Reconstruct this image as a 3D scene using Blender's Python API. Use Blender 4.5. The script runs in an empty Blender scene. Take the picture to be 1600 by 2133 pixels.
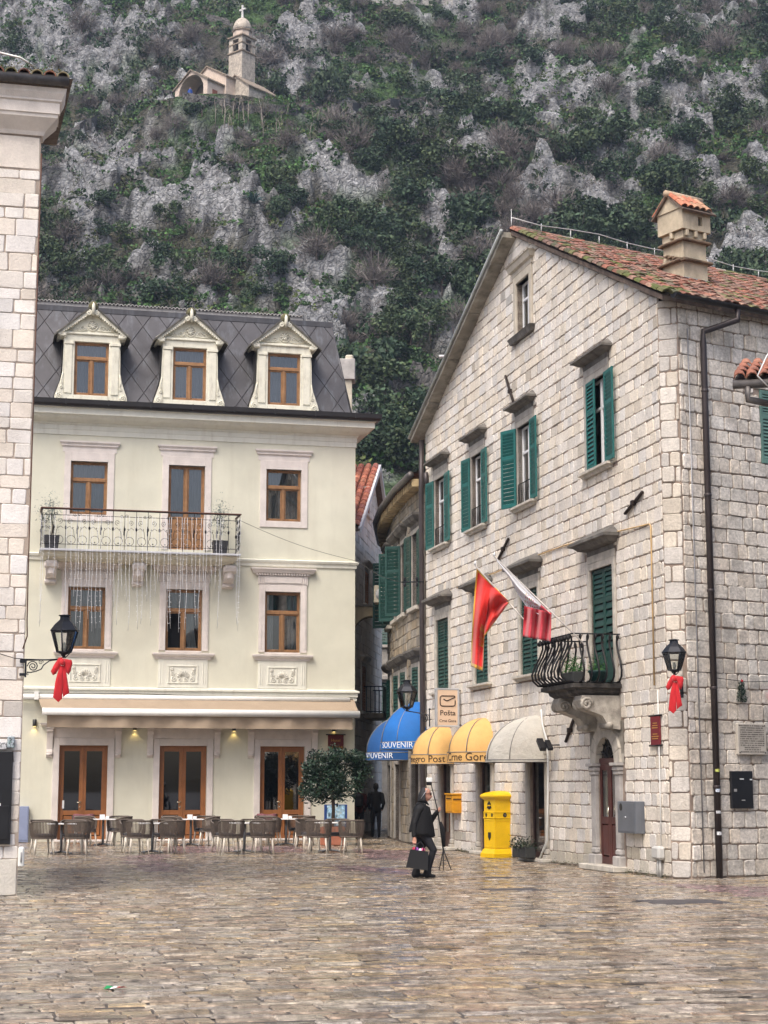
import bpy, math, random
import numpy as np
from mathutils import Vector, Matrix
random.seed(7)
SC = bpy.context.scene
COL = SC.collection
# ---------------------------------------------------------------- camera, sky, sun, exposure
FPX, CX, CY, HOR, EYE = 3600.0, 800.0, 1066.5, 1637.0, 1.65     # focal length, centre, horizon in photograph pixels; eye height
PITCH = math.atan((HOR-CY)/FPX)
cam = bpy.data.cameras.new('camera'); cam_ob = bpy.data.objects.new('camera', cam); COL.objects.link(cam_ob)
cam.sensor_fit = 'VERTICAL'; cam.sensor_height = 36.0; cam.lens = FPX/2133*36; cam.clip_end = 5000
cam_ob.location = (0, 0, EYE); cam_ob.rotation_euler = (math.pi/2+PITCH, 0, 0)
SC.camera = cam_ob
SUN_AZ, SUN_EL = math.radians(-152), math.radians(56)
W = bpy.data.worlds.new('World'); SC.world = W; W.use_nodes = True
nt = W.node_tree; nt.nodes.clear()
sky = nt.nodes.new('ShaderNodeTexSky'); sky.sky_type = 'NISHITA'; sky.sun_disc = False
sky.sun_elevation = SUN_EL; sky.sun_rotation = SUN_AZ % (2*math.pi); sky.air_density = 0.8; sky.dust_density = 5.0; sky.ozone_density = 0.6
bg = nt.nodes.new('ShaderNodeBackground'); bg.inputs[1].default_value = 0.15
wo = nt.nodes.new('ShaderNodeOutputWorld')
nt.links.new(sky.outputs[0], bg.inputs[0]); nt.links.new(bg.outputs[0], wo.inputs[0])
sl = bpy.data.lights.new('sun', 'SUN'); sl.energy = 1.4; sl.angle = math.radians(24); sl.color = (1.0, 0.95, 0.88)
so = bpy.data.objects.new('sun', sl); COL.objects.link(so)
sd = Vector((math.sin(SUN_AZ)*math.cos(SUN_EL), math.cos(SUN_AZ)*math.cos(SUN_EL), math.sin(SUN_EL)))
so.rotation_euler = sd.to_track_quat('Z', 'Y').to_euler(); so.location = sd*60
SC.view_settings.view_transform = 'Standard'; SC.view_settings.look = 'None'
SC.view_settings.exposure = 0.74; SC.view_settings.gamma = 1.0
SC.view_settings.use_curve_mapping = False
SC.cycles.max_bounces = 6; SC.cycles.transparent_max_bounces = 12
try: SC.cycles.use_denoising = True
except Exception: pass

# ---------------------------------------------------------------- photograph pixel -> ray, ground point, facade coordinates
_Fw = np.array([0, math.cos(PITCH), math.sin(PITCH)]); _Up = np.array([0, -math.sin(PITCH), math.cos(PITCH)])
_C = np.array([0, 0, EYE])
def ray(x, y): return np.array([x-CX, 0, 0])+FPX*_Fw+(CY-y)*_Up
def G(x, y, z=0.0):
    d = ray(x, y); return _C+d*((z-EYE)/d[2])
def at_dist(x, y, Y):
    d = ray(x, y); return _C+d*(Y/d[1])
def proj(P):
    d = np.asarray(P, float)-_C; w = d@_Fw
    return CX+FPX*d[..., 0]/w, CY-FPX*(d@_Up)/w
class Fac:
    """a facade plane: x along the wall, y into the wall, z up"""
    def __init__(s, a, b):
        s.o = np.array([a[0], a[1], 0.0]); e = np.array([b[0]-a[0], b[1]-a[1], 0.0]); s.L = np.linalg.norm(e)
        s.u = e/s.L; s.n = np.array([-s.u[1], s.u[0], 0.0])
        s.M = Matrix(((s.u[0], s.n[0], 0, s.o[0]), (s.u[1], s.n[1], 0, s.o[1]), (0, 0, 1, 0), (0, 0, 0, 1)))
    def uv(s, x, y, dep=0.0):
        d = ray(x, y); o = s.o+s.n*dep; t = ((o-_C)@s.n)/(d@s.n); p = _C+d*t-s.o
        return p@s.u, p[2]
    def P(s, u, v, dep=0.0): return s.o+s.u*u+s.n*dep+np.array([0, 0, v])
    def at(s, u, v, dep=0.0): return s.M @ Matrix.Translation((u, dep, v))

# ---------------------------------------------------------------- materials
MATS = {}
def mat(name, col=(.5, .5, .5), rough=.6, metal=0.0, attr=False, var=0.12, vs=3.0, bump=0.0, bs=40.0, streak=0.0, scol=(.06, .05, .045), sscale=(7, 7, .5), spec=.4, fine=0.0, rvar=0.0, patch=0.0, pcol=(.1, .1, .1), ps=.7, emit=None, sheen=0.0, bd=0.0, crack=0.0, cs=1.0):
    if name in MATS: return MATS[name]
    m = bpy.data.materials.new(name); m.use_nodes = True; MATS[name] = m
    n = m.node_tree.nodes; L = m.node_tree.links; b = n['Principled BSDF']
    b.inputs['Roughness'].default_value = rough; b.inputs['Metallic'].default_value = metal
    b.inputs['Specular IOR Level'].default_value = spec
    if sheen: b.inputs['Sheen Weight'].default_value = sheen
    geo = n.new('ShaderNodeNewGeometry')
    def noise(scale, detail=5, rough_=.6, vec=None):
        t = n.new('ShaderNodeTexNoise'); t.inputs['Scale'].default_value = scale; t.inputs['Detail'].default_value = detail; t.inputs['Roughness'].default_value = rough_
        L.new(vec if vec is not None else geo.outputs['Position'], t.inputs['Vector']); return t.outputs['Fac']
    def mrange(src, a, b_, c, d):
        r = n.new('ShaderNodeMapRange'); r.inputs[1].default_value = a; r.inputs[2].default_value = b_; r.inputs[3].default_value = c; r.inputs[4].default_value = d
        L.new(src, r.inputs[0]); return r.outputs[0]
    def mixc(fac, a, b_, blend='MIX'):
        x = n.new('ShaderNodeMix'); x.data_type = 'RGBA'; x.blend_type = blend
        if hasattr(fac, 'is_linked'): L.new(fac, x.inputs[0])
        else: x.inputs[0].default_value = fac
        for s, v in ((6, a), (7, b_)):
            if hasattr(v, 'is_linked'): L.new(v, x.inputs[s])
            else: x.inputs[s].default_value = (*v, 1) if len(v) == 3 else v
        return x.outputs[2]
    if attr:
        at = n.new('ShaderNodeAttribute'); at.attribute_name = 'Col'; c = at.outputs['Color']
    else:
        rgb = n.new('ShaderNodeRGB'); rgb.outputs[0].default_value = (*col, 1); c = rgb.outputs[0]
    if var:
        f = mrange(noise(vs), .25, .75, 1-var*1.6, 1+var*1.3)
        cc = n.new('ShaderNodeCombineColor'); 
        for i in range(3): L.new(f, cc.inputs[i])
        c = mixc(1.0, c, cc.outputs[0], 'MULTIPLY')
    if fine:
        f = mrange(noise(bs*.8, 3, .7), .3, .7, 1-fine*1.5, 1+fine)
        cc = n.new('ShaderNodeCombineColor')
        for i in range(3): L.new(f, cc.inputs[i])
        c = mixc(1.0, c, cc.outputs[0], 'MULTIPLY')
    if patch:
        c = mixc(mrange(noise(ps, 8, .62), .52, .66, 0, patch), c, pcol)
    if streak:
        mp = n.new('ShaderNodeMapping'); mp.inputs['Scale'].default_value = sscale; L.new(geo.outputs['Position'], mp.inputs['Vector'])
        c = mixc(mrange(noise(1.0, 7, .65, mp.outputs[0]), .52, .75, 0, streak), c, scol)
    L.new(c, b.inputs['Base Color'])
    if rvar: L.new(mrange(noise(vs*.6, 4), .35, .65, max(rough-rvar, .03), min(rough+rvar, 1)), b.inputs['Roughness'])
    if bump:
        bp = n.new('ShaderNodeBump'); bp.inputs['Strength'].default_value = min(bump, 1); bp.inputs['Distance'].default_value = bd or .02*max(1, bump)
        hgt = noise(bs, 6, .65)
        if crack:
            vo = n.new('ShaderNodeTexVoronoi'); vo.feature = 'DISTANCE_TO_EDGE'; vo.inputs['Scale'].default_value = cs
            mp2 = n.new('ShaderNodeMapping'); mp2.inputs['Scale'].default_value = (1, 1, .7); L.new(geo.outputs['Position'], mp2.inputs['Vector'])
            wn = n.new('ShaderNodeTexNoise'); wn.inputs['Scale'].default_value = 1.2; L.new(mp2.outputs[0], wn.inputs['Vector'])
            ad = n.new('ShaderNodeVectorMath'); ad.operation = 'ADD'; L.new(mp2.outputs[0], ad.inputs[0]); L.new(wn.outputs['Color'], ad.inputs[1]); L.new(ad.outputs[0], vo.inputs['Vector'])
            mt = n.new('ShaderNodeMath'); mt.operation = 'MULTIPLY_ADD'; L.new(mrange(vo.outputs['Distance'], 0, .12, 0, 1), mt.inputs[0]); mt.inputs[1].default_value = crack; L.new(hgt, mt.inputs[2]); hgt = mt.outputs[0]
        L.new(hgt, bp.inputs['Height']); L.new(bp.outputs[0], b.inputs['Normal'])
    if emit: b.inputs['Emission Color'].default_value = (*emit[0], 1); b.inputs['Emission Strength'].default_value = emit[1]
    return m

def glass_mat(name, tint=(.6, .65, .66), gloss=.16, rough=.02):
    if name in MATS: return MATS[name]
    m = bpy.data.materials.new(name); m.use_nodes = True; MATS[name] = m
    n = m.node_tree.nodes; L = m.node_tree.links; n.remove(n['Principled BSDF'])
    t = n.new('ShaderNodeBsdfTransparent'); t.inputs[0].default_value = (*tint, 1)
    g = n.new('ShaderNodeBsdfGlossy'); g.inputs['Roughness'].default_value = rough
    mx = n.new('ShaderNodeMixShader'); fr = n.new('ShaderNodeFresnel'); fr.inputs[0].default_value = 1.5
    ad = n.new('ShaderNodeMath'); ad.operation = 'ADD'; ad.inputs[1].default_value = gloss-.04; L.new(fr.outputs[0], ad.inputs[0])
    L.new(ad.outputs[0], mx.inputs[0]); L.new(t.outputs[0], mx.inputs[1]); L.new(g.outputs[0], mx.inputs[2])
    L.new(mx.outputs[0], n['Material Output'].inputs[0]); return m

# ---------------------------------------------------------------- mesh builder
def vcol(c, k): return tuple(max(0, min(1, x*k)) for x in c)
class MB:
    def __init__(s): s.v = []; s.f = []; s.c = []; s.s = []; s.hascol = False
    def add(s, vs, fs, col=None, smooth=False):
        k = len(s.v); s.v.extend(tuple(map(float, p)) for p in vs)
        for f in fs: s.f.append(tuple(i+k for i in f)); s.c.append(col); s.s.append(smooth)
        if col is not None: s.hascol = True
        return s
    def box(s, x0, x1, y0, y1, z0, z1, col=None, M=None):
        v = [(x0, y0, z0), (x1, y0, z0), (x1, y1, z0), (x0, y1, z0), (x0, y0, z1), (x1, y0, z1), (x1, y1, z1), (x0, y1, z1)]
        if M is not None: v = [tuple(M @ Vector(p)) for p in v]
        return s.add(v, [(0, 3, 2, 1), (4, 5, 6, 7), (0, 1, 5, 4), (1, 2, 6, 5), (2, 3, 7, 6), (3, 0, 4, 7)], col)
    def bbox(s, x0, x1, y0, y1, z0, z1, b=.01, col=None, M=None):
        """box with all edges cut"""
        b = min(b, (x1-x0)*.45, (y1-y0)*.45, (z1-z0)*.45); v = []; idx = {}
        for i, x in enumerate((x0, x1)):
            for j, y in enumerate((y0, y1)):
                for k, z in enumerate((z0, z1)):
                    sx, sy, sz = (b, -b)[i], (b, -b)[j], (b, -b)[k]
                    for a, p in enumerate(((x, y+sy, z+sz), (x+sx, y, z+sz), (x+sx, y+sy, z))):
                        idx[i, j, k, a] = len(v); v.append(p)
        f = []
        for a in range(3):
            o = [q for q in range(3) if q != a]
            for e in (0, 1):
                def K(p, q): t = [0, 0, 0]; t[a] = e; t[o[0]] = p; t[o[1]] = q; return idx[t[0], t[1], t[2], a]
                fc = [K(0, 0), K(1, 0), K(1, 1), K(0, 1)]
                if (a == 1) != (e == 0): fc.reverse()
                f.append(fc)
            for p in (0, 1):
                for q in (0, 1):
                    def E(e, ax): t = [0, 0, 0]; t[a] = e; t[o[0]] = p; t[o[1]] = q; return idx[t[0], t[1], t[2], ax]
                    fc = [E(0, o[0]), E(1, o[0]), E(1, o[1]), E(0, o[1])]
                    if (p+q+(a == 1)) % 2 == 1: fc.reverse()
                    f.append(fc)
        for i in (0, 1):
            for j in (0, 1):
                for k in (0, 1):
                    fc = [idx[i, j, k, 0], idx[i, j, k, 1], idx[i, j, k, 2]]
                    if (i+j+k) % 2 == 1: fc.reverse()
                    f.append(fc)
        if M is not None: v = [tuple(M @ Vector(p)) for p in v]
        return s.add(v, f, col)
    def prism(s, poly, y0, y1, col=None, M=None, axis='y'):
        """polygon in (x,z) pushed along y (or (y,z) along x, or (x,y) along z)"""
        n = len(poly)
        mk = {'y': lambda p, t: (p[0], t, p[1]), 'x': lambda p, t: (t, p[0], p[1]), 'z': lambda p, t: (p[0], p[1], t)}[axis]
        v = [mk(p, y0) for p in poly]+[mk(p, y1) for p in poly]
        if M is not None: v = [tuple(M @ Vector(p)) for p in v]
        f = [tuple(range(n)), tuple(range(2*n-1, n-1, -1))]+[(i, i+n, (i+1) % n+n, (i+1) % n) for i in range(n)]
        return s.add(v, f, col)
    def tube(s, pts, r, n=6, col=None, smooth=True, cap=True, flat=1.0):
        P = [Vector(p) for p in pts]; m = len(P); R = r if hasattr(r, '__len__') else [r]*m; v = []; up = None
        for i in range(m):
            t = (P[min(i+1, m-1)]-P[max(i-1, 0)])
            t = t.normalized() if t.length > 1e-9 else Vector((0, 0, 1))
            if up is None:
                up = Vector((0, 0, 1)) if abs(t.z) < .9 else Vector((1, 0, 0))
            a = t.cross(up); a = a.normalized() if a.length > 1e-6 else t.orthogonal().normalized()
            up = a.cross(t).normalized()
            for k in range(n):
                q = 2*math.pi*(k+.5)/n; v.append(P[i]+a*math.cos(q)*R[i]+up*math.sin(q)*R[i]*flat)
        f = [(i*n+k, i*n+(k+1) % n, (i+1)*n+(k+1) % n, (i+1)*n+k) for i in range(m-1) for k in range(n)]
        if cap: f += [tuple(range(n-1, -1, -1)), tuple((m-1)*n+k for k in range(n))]
        return s.add(v, f, col, smooth)
    def lathe(s, prof, c=(0, 0, 0), n=12, col=None, smooth=True, rot=0.0, M=None):
        v = [(c[0]+r*math.cos(2*math.pi*k/n+rot), c[1]+r*math.sin(2*math.pi*k/n+rot), c[2]+z) for r, z in prof for k in range(n)]
        if M is not None: v = [tuple(M @ Vector(p)) for p in v]
        m = len(prof); f = [(i*n+k, i*n+(k+1) % n, (i+1)*n+(k+1) % n, (i+1)*n+k) for i in range(m-1) for k in range(n)]
        f += [tuple(range(n-1, -1, -1)), tuple((m-1)*n+k for k in range(n))]
        return s.add(v, f, col, smooth)
    def grid(s, fn, nu, nv, col=None, smooth=True, two=0.0):
        """sheet fn(i/nu, j/nv) -> point"""
        v = [tuple(fn(i/nu, j/nv)) for j in range(nv+1) for i in range(nu+1)]
        f = [(j*(nu+1)+i, j*(nu+1)+i+1, (j+1)*(nu+1)+i+1, (j+1)*(nu+1)+i) for j in range(nv) for i in range(nu)]
        k = len(s.f); s.add(v, f, None, smooth)
        if col is not None:
            s.hascol = True
            for j in range(nv):
                for i in range(nu): s.c[k+j*nu+i] = col((i+.5)/nu, (j+.5)/nv) if callable(col) else col
        return s
    def sphere(s, c, r, n=10, m=6, col=None, sc=(1, 1, 1)):
        return s.lathe([(max(1e-4, math.sin(math.pi*i/m))*r*1.0, -math.cos(math.pi*i/m)*r*sc[2]) for i in range(m+1)], c, n, col)
    def mesh(s, name):
        me = bpy.data.meshes.new(name); me.from_pydata(s.v, [], s.f); 
        if s.hascol:
            at = me.color_attributes.new('Col', 'FLOAT_COLOR', 'CORNER')
            a = []
            for f, c in zip(s.f, s.c):
                q = (*(c or (.5, .5, .5)), 1.0); a.extend(q*len(f))
            at.data.foreach_set('color', np.array(a, np.float32))
        me.polygons.foreach_set('use_smooth', np.array(s.s, bool)); me.update(); return me
    def build(s, name, m, parent=None, kind=None, label=None, mod=None):
        return link(name, s.mesh(name), m, parent, kind, label)
def link(name, me, m, parent=None, kind=None, label=None):
    if m is not None and not me.materials: me.materials.append(m)
    o = bpy.data.objects.new(name, me); COL.objects.link(o)
    if parent is not None: o.parent = parent
    if kind: o['kind'] = kind
    if label: o['label'] = label
    return o
def tag(o, label, cat, group=None, M=None):
    o['label'] = label; o['category'] = cat
    if group: o['group'] = group
    if M is not None: o.matrix_world = M
    return o
def thing(name, label, cat, M=None, group=None):
    o = bpy.data.objects.new(name, None); COL.objects.link(o); o.empty_display_size = .2
    return tag(o, label, cat, group, M)
def dup(root, M, label=None):
    r = root.copy(); COL.objects.link(r); r.matrix_world = M
    if label: r['label'] = label
    for ch in root.children:
        c = ch.copy(); COL.objects.link(c); c.parent = r
        for g in ch.children:
            d = g.copy(); COL.objects.link(d); d.parent = c
    return r
TEXTS = []
def text(name, body, size, m, parent, loc, rot=(math.pi/2, 0, 0), align='CENTER', sx=1.0, off=0.0, ext=.002, bend=None):
    cu = bpy.data.curves.new(name, 'FONT'); cu.body = body; cu.size = size; cu.align_x = align; cu.align_y = 'CENTER'; cu.extrude = ext; cu.offset = off; cu.resolution_u = 3
    o = bpy.data.objects.new(name, cu); COL.objects.link(o); TEXTS.append((o, m, parent, loc, rot, sx, bend, name))
def finish_texts():
    """letters become meshes"""
    dg = bpy.context.evaluated_depsgraph_get(); made = []
    for o, m, parent, loc, rot, sx, bend, name in TEXTS: made.append((bpy.data.meshes.new_from_object(o.evaluated_get(dg)), m, parent, loc, rot, sx, bend, name))
    for t in TEXTS: bpy.data.objects.remove(t[0])
    for me, m, parent, loc, rot, sx, bend, name in made:
        for v in me.vertices: v.co.x *= sx
        if bend:
            for v in me.vertices: v.co = Vector(bend(v.co.x, v.co.y, v.co.z))
        me.materials.clear(); n = link(name, me, m, parent, kind=None)
        if not bend: n.location = loc; n.rotation_euler = rot
# ---------------------------------------------------------------- polygons, walls with openings, stones
def clip(poly, a, b, c):
    out = []
    for i in range(len(poly)):
        p, q = poly[i], poly[(i+1) % len(poly)]; dp = a*p[0]+b*p[1]-c; dq = a*q[0]+b*q[1]-c
        if dp <= 0: out.append(p)
        if dp*dq < 0:
            t = dp/(dp-dq); out.append((p[0]+(q[0]-p[0])*t, p[1]+(q[1]-p[1])*t))
    return out
def clip_all(poly, hp):
    for h in hp:
        poly = clip(poly, *h)
        if len(poly) < 3: return []
    return poly
def area(p): return abs(sum(p[i][0]*p[(i+1) % len(p)][1]-p[(i+1) % len(p)][0]*p[i][1] for i in range(len(p))))/2
def wall_sheet(u0, u1, v0, v1, holes, hp=(), depth=.3, y=0.0):
    mb = MB(); us = sorted({u0, u1, *[h[i] for h in holes for i in (0, 1) if u0 < h[i] < u1]}); vs = sorted({v0, v1, *[h[i] for h in holes for i in (2, 3) if v0 < h[i] < v1]})
    for i in range(len(us)-1):
        for j in range(len(vs)-1):
            cu, cv = (us[i]+us[i+1])/2, (vs[j]+vs[j+1])/2
            if any(h[0] < cu < h[1] and h[2] < cv < h[3] for h in holes): continue
            p = clip_all([(us[i], vs[j]), (us[i+1], vs[j]), (us[i+1], vs[j+1]), (us[i], vs[j+1])], hp)
            if len(p) >= 3: mb.add([(a, y, b) for a, b in p], [tuple(range(len(p)))])
    for a, b, c, d in holes:
        for p, q in (((a, c), (b, c)), ((b, c), (b, d)), ((b, d), (a, d)), ((a, d), (a, c))):
            mb.add([(p[0], y, p[1]), (p[0], y+depth, p[1]), (q[0], y+depth, q[1]), (q[0], y, q[1])], [(0, 1, 2, 3)])
    return mb
def stone_rects(u0, u1, v0, v1, rows, lens, holes, rng, edge=None):
    out = []; v = v0
    while v < v1-.06:
        h = min(rng.uniform(*rows), v1-v); u = u0-rng.uniform(0, lens[0])
        ph, am = rng.uniform(0, 6.28), rng.uniform(0, .012)
        while u < u1-.04:
            w = rng.choice((rng.uniform(*lens), rng.uniform(lens[0], lens[0]*.5+lens[1]*.5)))
            a, b = max(u, u0), min(u+w, u1); u += w
            if b-a < .07: continue
            r = [a, b, v, v+h]
            for k in holes:
                if r[0] < k[1] and r[1] > k[0] and r[2] < k[3] and r[3] > k[2]:
                    c = [[r[0], min(r[1], k[0]), r[2], r[3]], [max(r[0], k[1]), r[1], r[2], r[3]], [r[0], r[1], r[2], min(r[3], k[2])], [r[0], r[1], max(r[2], k[3]), r[3]]]
                    r = max(c, key=lambda q: max(0, q[1]-q[0])*max(0, q[3]-q[2]))
                    if r[1]-r[0] < .05 or r[3]-r[2] < .05: r = None; break
            if r: out.append(r+[am*math.sin(ph+a*1.3)])
        v += h
    return out
def stone_mesh(r, hp, rng, joint=.008, prot=(.006, .022), rnd=.03, back=.03, col=(.5, .5, .5), side='y'):
    a, b, c, d = r[:4]; wv = r[4] if len(r) > 4 else 0
    a += joint; b -= joint; c += joint*.8+wv; d -= joint*.8-wv
    if b-a < .03 or d-c < .03: return None
    k = min(rnd, (b-a)*.28, (d-c)*.28); j = lambda: rng.uniform(.45, 1.3)*k
    e = lambda s=.008: rng.uniform(-s, s)
    c1, c2, c3, c4 = j(), j(), j(), j()
    p = [(a+c1, c+e()), (b-c2, c+e()), (b+e(), c+c2), (b+e(), d-c3), (b-c3, d+e()), (a+c4, d+e()), (a+e(), d-c4), (a+e(), c+c1)]
    p = clip_all(p, hp)
    if len(p) < 3 or area(p) < .004: return None
    n = len(p); mx, mz = sum(q[0] for q in p)/n, sum(q[1] for q in p)/n
    y = -rng.uniform(*prot); t1, t2 = rng.uniform(-.02, .02), rng.uniform(-.02, .02)
    ins = .016; v = [(q[0], back, q[1]) for q in p]+[(q[0], y+.012, q[1]) for q in p]
    for q in p:
        dx, dz = mx-q[0], mz-q[1]; l = math.hypot(dx, dz)+1e-6
        x2, z2 = q[0]+dx/l*ins, q[1]+dz/l*ins; v.append((x2, y+(x2-mx)*t1+(z2-mz)*t2, z2))
    f = [tuple(range(2*n, 3*n))]
    for o in (0, n):
        f += [(o+i, o+(i+1) % n, o+n+(i+1) % n, o+n+i) for i in range(n)]
    m = MB(); m.add(v, f, col); return m
def lay_stones(root, F, rects, hp, rng, palette, m, max_parts=300, name='stone', y0=0.0, **kw):
    lst = []
    for r in rects:
        c = rng.choice(palette); k = rng.uniform(.88, 1.08);
        if rng.random() < .025: c = tuple(.72*q for q in c)
        if r[3] < .6 and rng.random() < .45: c = tuple(.6*q+.4*w_ for q, w_ in zip(c, (.20, .19, .12)))
        s = stone_mesh(r, hp, rng, col=vcol(c, k), **kw)
        if s is None: continue
        if y0: s.v = [(a, b+y0, c_) for a, b, c_ in s.v]
        P = np.array([F.P(u, v) for u, v in ((r[0], r[2]), (r[1], r[2]), (r[1], r[3]), (r[0], r[3]))]); x, y = proj(P)
        vis = 0 if (x.max() < 0 or x.min() > 1600 or y.max() < 0 or y.min() > 2133) else area(list(zip(x, y)))
        lst.append((vis, s))
    lst.sort(key=lambda t: -t[0]); rest = MB()
    for i, (a, s) in enumerate(lst):
        if i < max_parts and a > 25: s.build(name, m, root)
        else:
            k = len(rest.v); rest.v += s.v; rest.f += [tuple(q+k for q in f) for f in s.f]; rest.c += s.c; rest.s += s.s; rest.hascol = True
    if rest.f: rest.build(name+'_courses', m, root, kind='stuff')
    return len(lst)
def course(mb, prof, u0, u1, back=0.0, wrapR=False, wrapL=False, col=None):
    """moulding: profile of (projection, height) swept along the wall, wrapped round the end with a mitre"""
    rings = []
    for p, z in prof:
        r = []
        if wrapL: r += [(u0-p, back, z), (u0-p, -p, z)]
        else: r += [(u0, -p, z)]
        if wrapR: r += [(u1+p, -p, z), (u1+p, back, z)]
        else: r += [(u1, -p, z)]
        rings.append(r)
    n = len(rings[0]); v = [q for r in rings for q in r]
    f = [(i*n+k, i*n+k+1, (i+1)*n+k+1, (i+1)*n+k) for i in range(len(rings)-1) for k in range(n-1)]
    f += [tuple(i*n for i in range(len(rings)-1, -1, -1)), tuple(i*n+n-1 for i in range(len(rings)))]
    return mb.add(v, f, col)
def spiral(c, r0, turns, a0=0.0, n=18, d=1, shrink=.12):
    return [(c[0]+r0*(1-(1-shrink)*t/n)*math.cos(a0+d*2*math.pi*turns*t/n), c[1], c[2]+r0*(1-(1-shrink)*t/n)*math.sin(a0+d*2*math.pi*turns*t/n)) for t in range(n+1)]
def leaf_cloud(mb, pts, size, rng, cols, droop=0.3, narrow=.45):
    for p in pts:
        s = size*rng.uniform(.6, 1.25); a = rng.uniform(0, 6.283); t = rng.uniform(-1, 1)
        d = Vector((math.cos(a), math.sin(a), t*.8-droop)).normalized(); w = d.cross(Vector((rng.uniform(-1, 1), rng.uniform(-1, 1), 1))).normalized()*s*narrow
        p = Vector(p); nn = d.cross(w).normalized()*s*.12
        mb.add([p-d*s*.5, p+w*.5+nn, p+d*s*.5, p-w*.5+nn], [(0, 1, 2), (0, 2, 3)], vcol(rng.choice(cols), rng.uniform(.7, 1.3)))
    return mb
# ---------------------------------------------------------------- facade planes (base lines read from the ground contact)
FH = Fac(G(50, 1754), G(740, 1749))                                  # hotel
_gl, _ga = G(890, 1764), G(1400, 1637+.1288*1497)
_gb = _ga+.37*np.array([math.sin(math.radians(112)), math.cos(math.radians(112)), 0])
FG = Fac(_gl, _ga)                                                   # gable front of the post building
FCH = Fac(_ga, _gb)                                                  # its cut corner
_az = math.radians(58); FR = Fac(_gb, _gb+10*np.array([math.sin(_az), math.cos(_az), 0]))
_lc = G(35, 1866); _az2 = math.radians(77); FL = Fac(_lc-5*np.array([math.sin(_az2), math.cos(_az2), 0]), _lc)

# ---------------------------------------------------------------- ground
gm = mat('joint_dirt', (.07, .06, .05), .55, bump=.5, bs=60)
g = MB(); g.add([(-900, -300, -.012), (900, -300, -.012), (900, 1500, -.012), (-900, 1500, -.012)], [(0, 1, 2, 3)])
ground = g.build('ground', gm); ground['kind'] = 'structure'
def paver_material():
    m = mat('wet_paving', attr=True, rough=.20, var=.46, vs=6.0, bump=.8, bs=12, bd=.0032, fine=.45, rvar=.12, spec=.55, patch=.60, pcol=(.06, .047, .034), ps=2.2)
    return m
PM = paver_material()
PAL = [(.36, .30, .225), (.33, .31, .285), (.30, .235, .165), (.40, .30, .165), (.27, .20, .16), (.46, .42, .35), (.22, .18, .15), (.36, .33, .29), (.33, .27, .21), (.29, .29, .29)]
PUR = [(.24, .155, .15), (.27, .19, .18), (.21, .14, .14)]
def inpoly(x, y, P):
    c = False
    for i in range(len(P)):
        (a, b), (d, e) = P[i], P[i-1]
        if (b > y) != (e > y) and x < (d-a)*(y-b)/(e-b)+a: c = not c
    return c
PURPLE = [[(255, 1780), (345, 1780), (383, 1816), (287, 1816)], [(345, 1762), (620, 1762), (640, 1774), (345, 1776)], [(740, 1768), (905, 1772), (905, 1792), (760, 1790)], [(1330, 1838), (1700, 1850), (1700, 1872), (1600, 1868)], [(700, 1800), (860, 1812), (860, 1822), (690, 1812)]]
HOLES = [(1068, 1853, .75, .5), (1425, 1878, 1.05, .75), (1040, 1828, .55, .3)]          # metal covers set in the paving: x, y, width, depth
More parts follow.
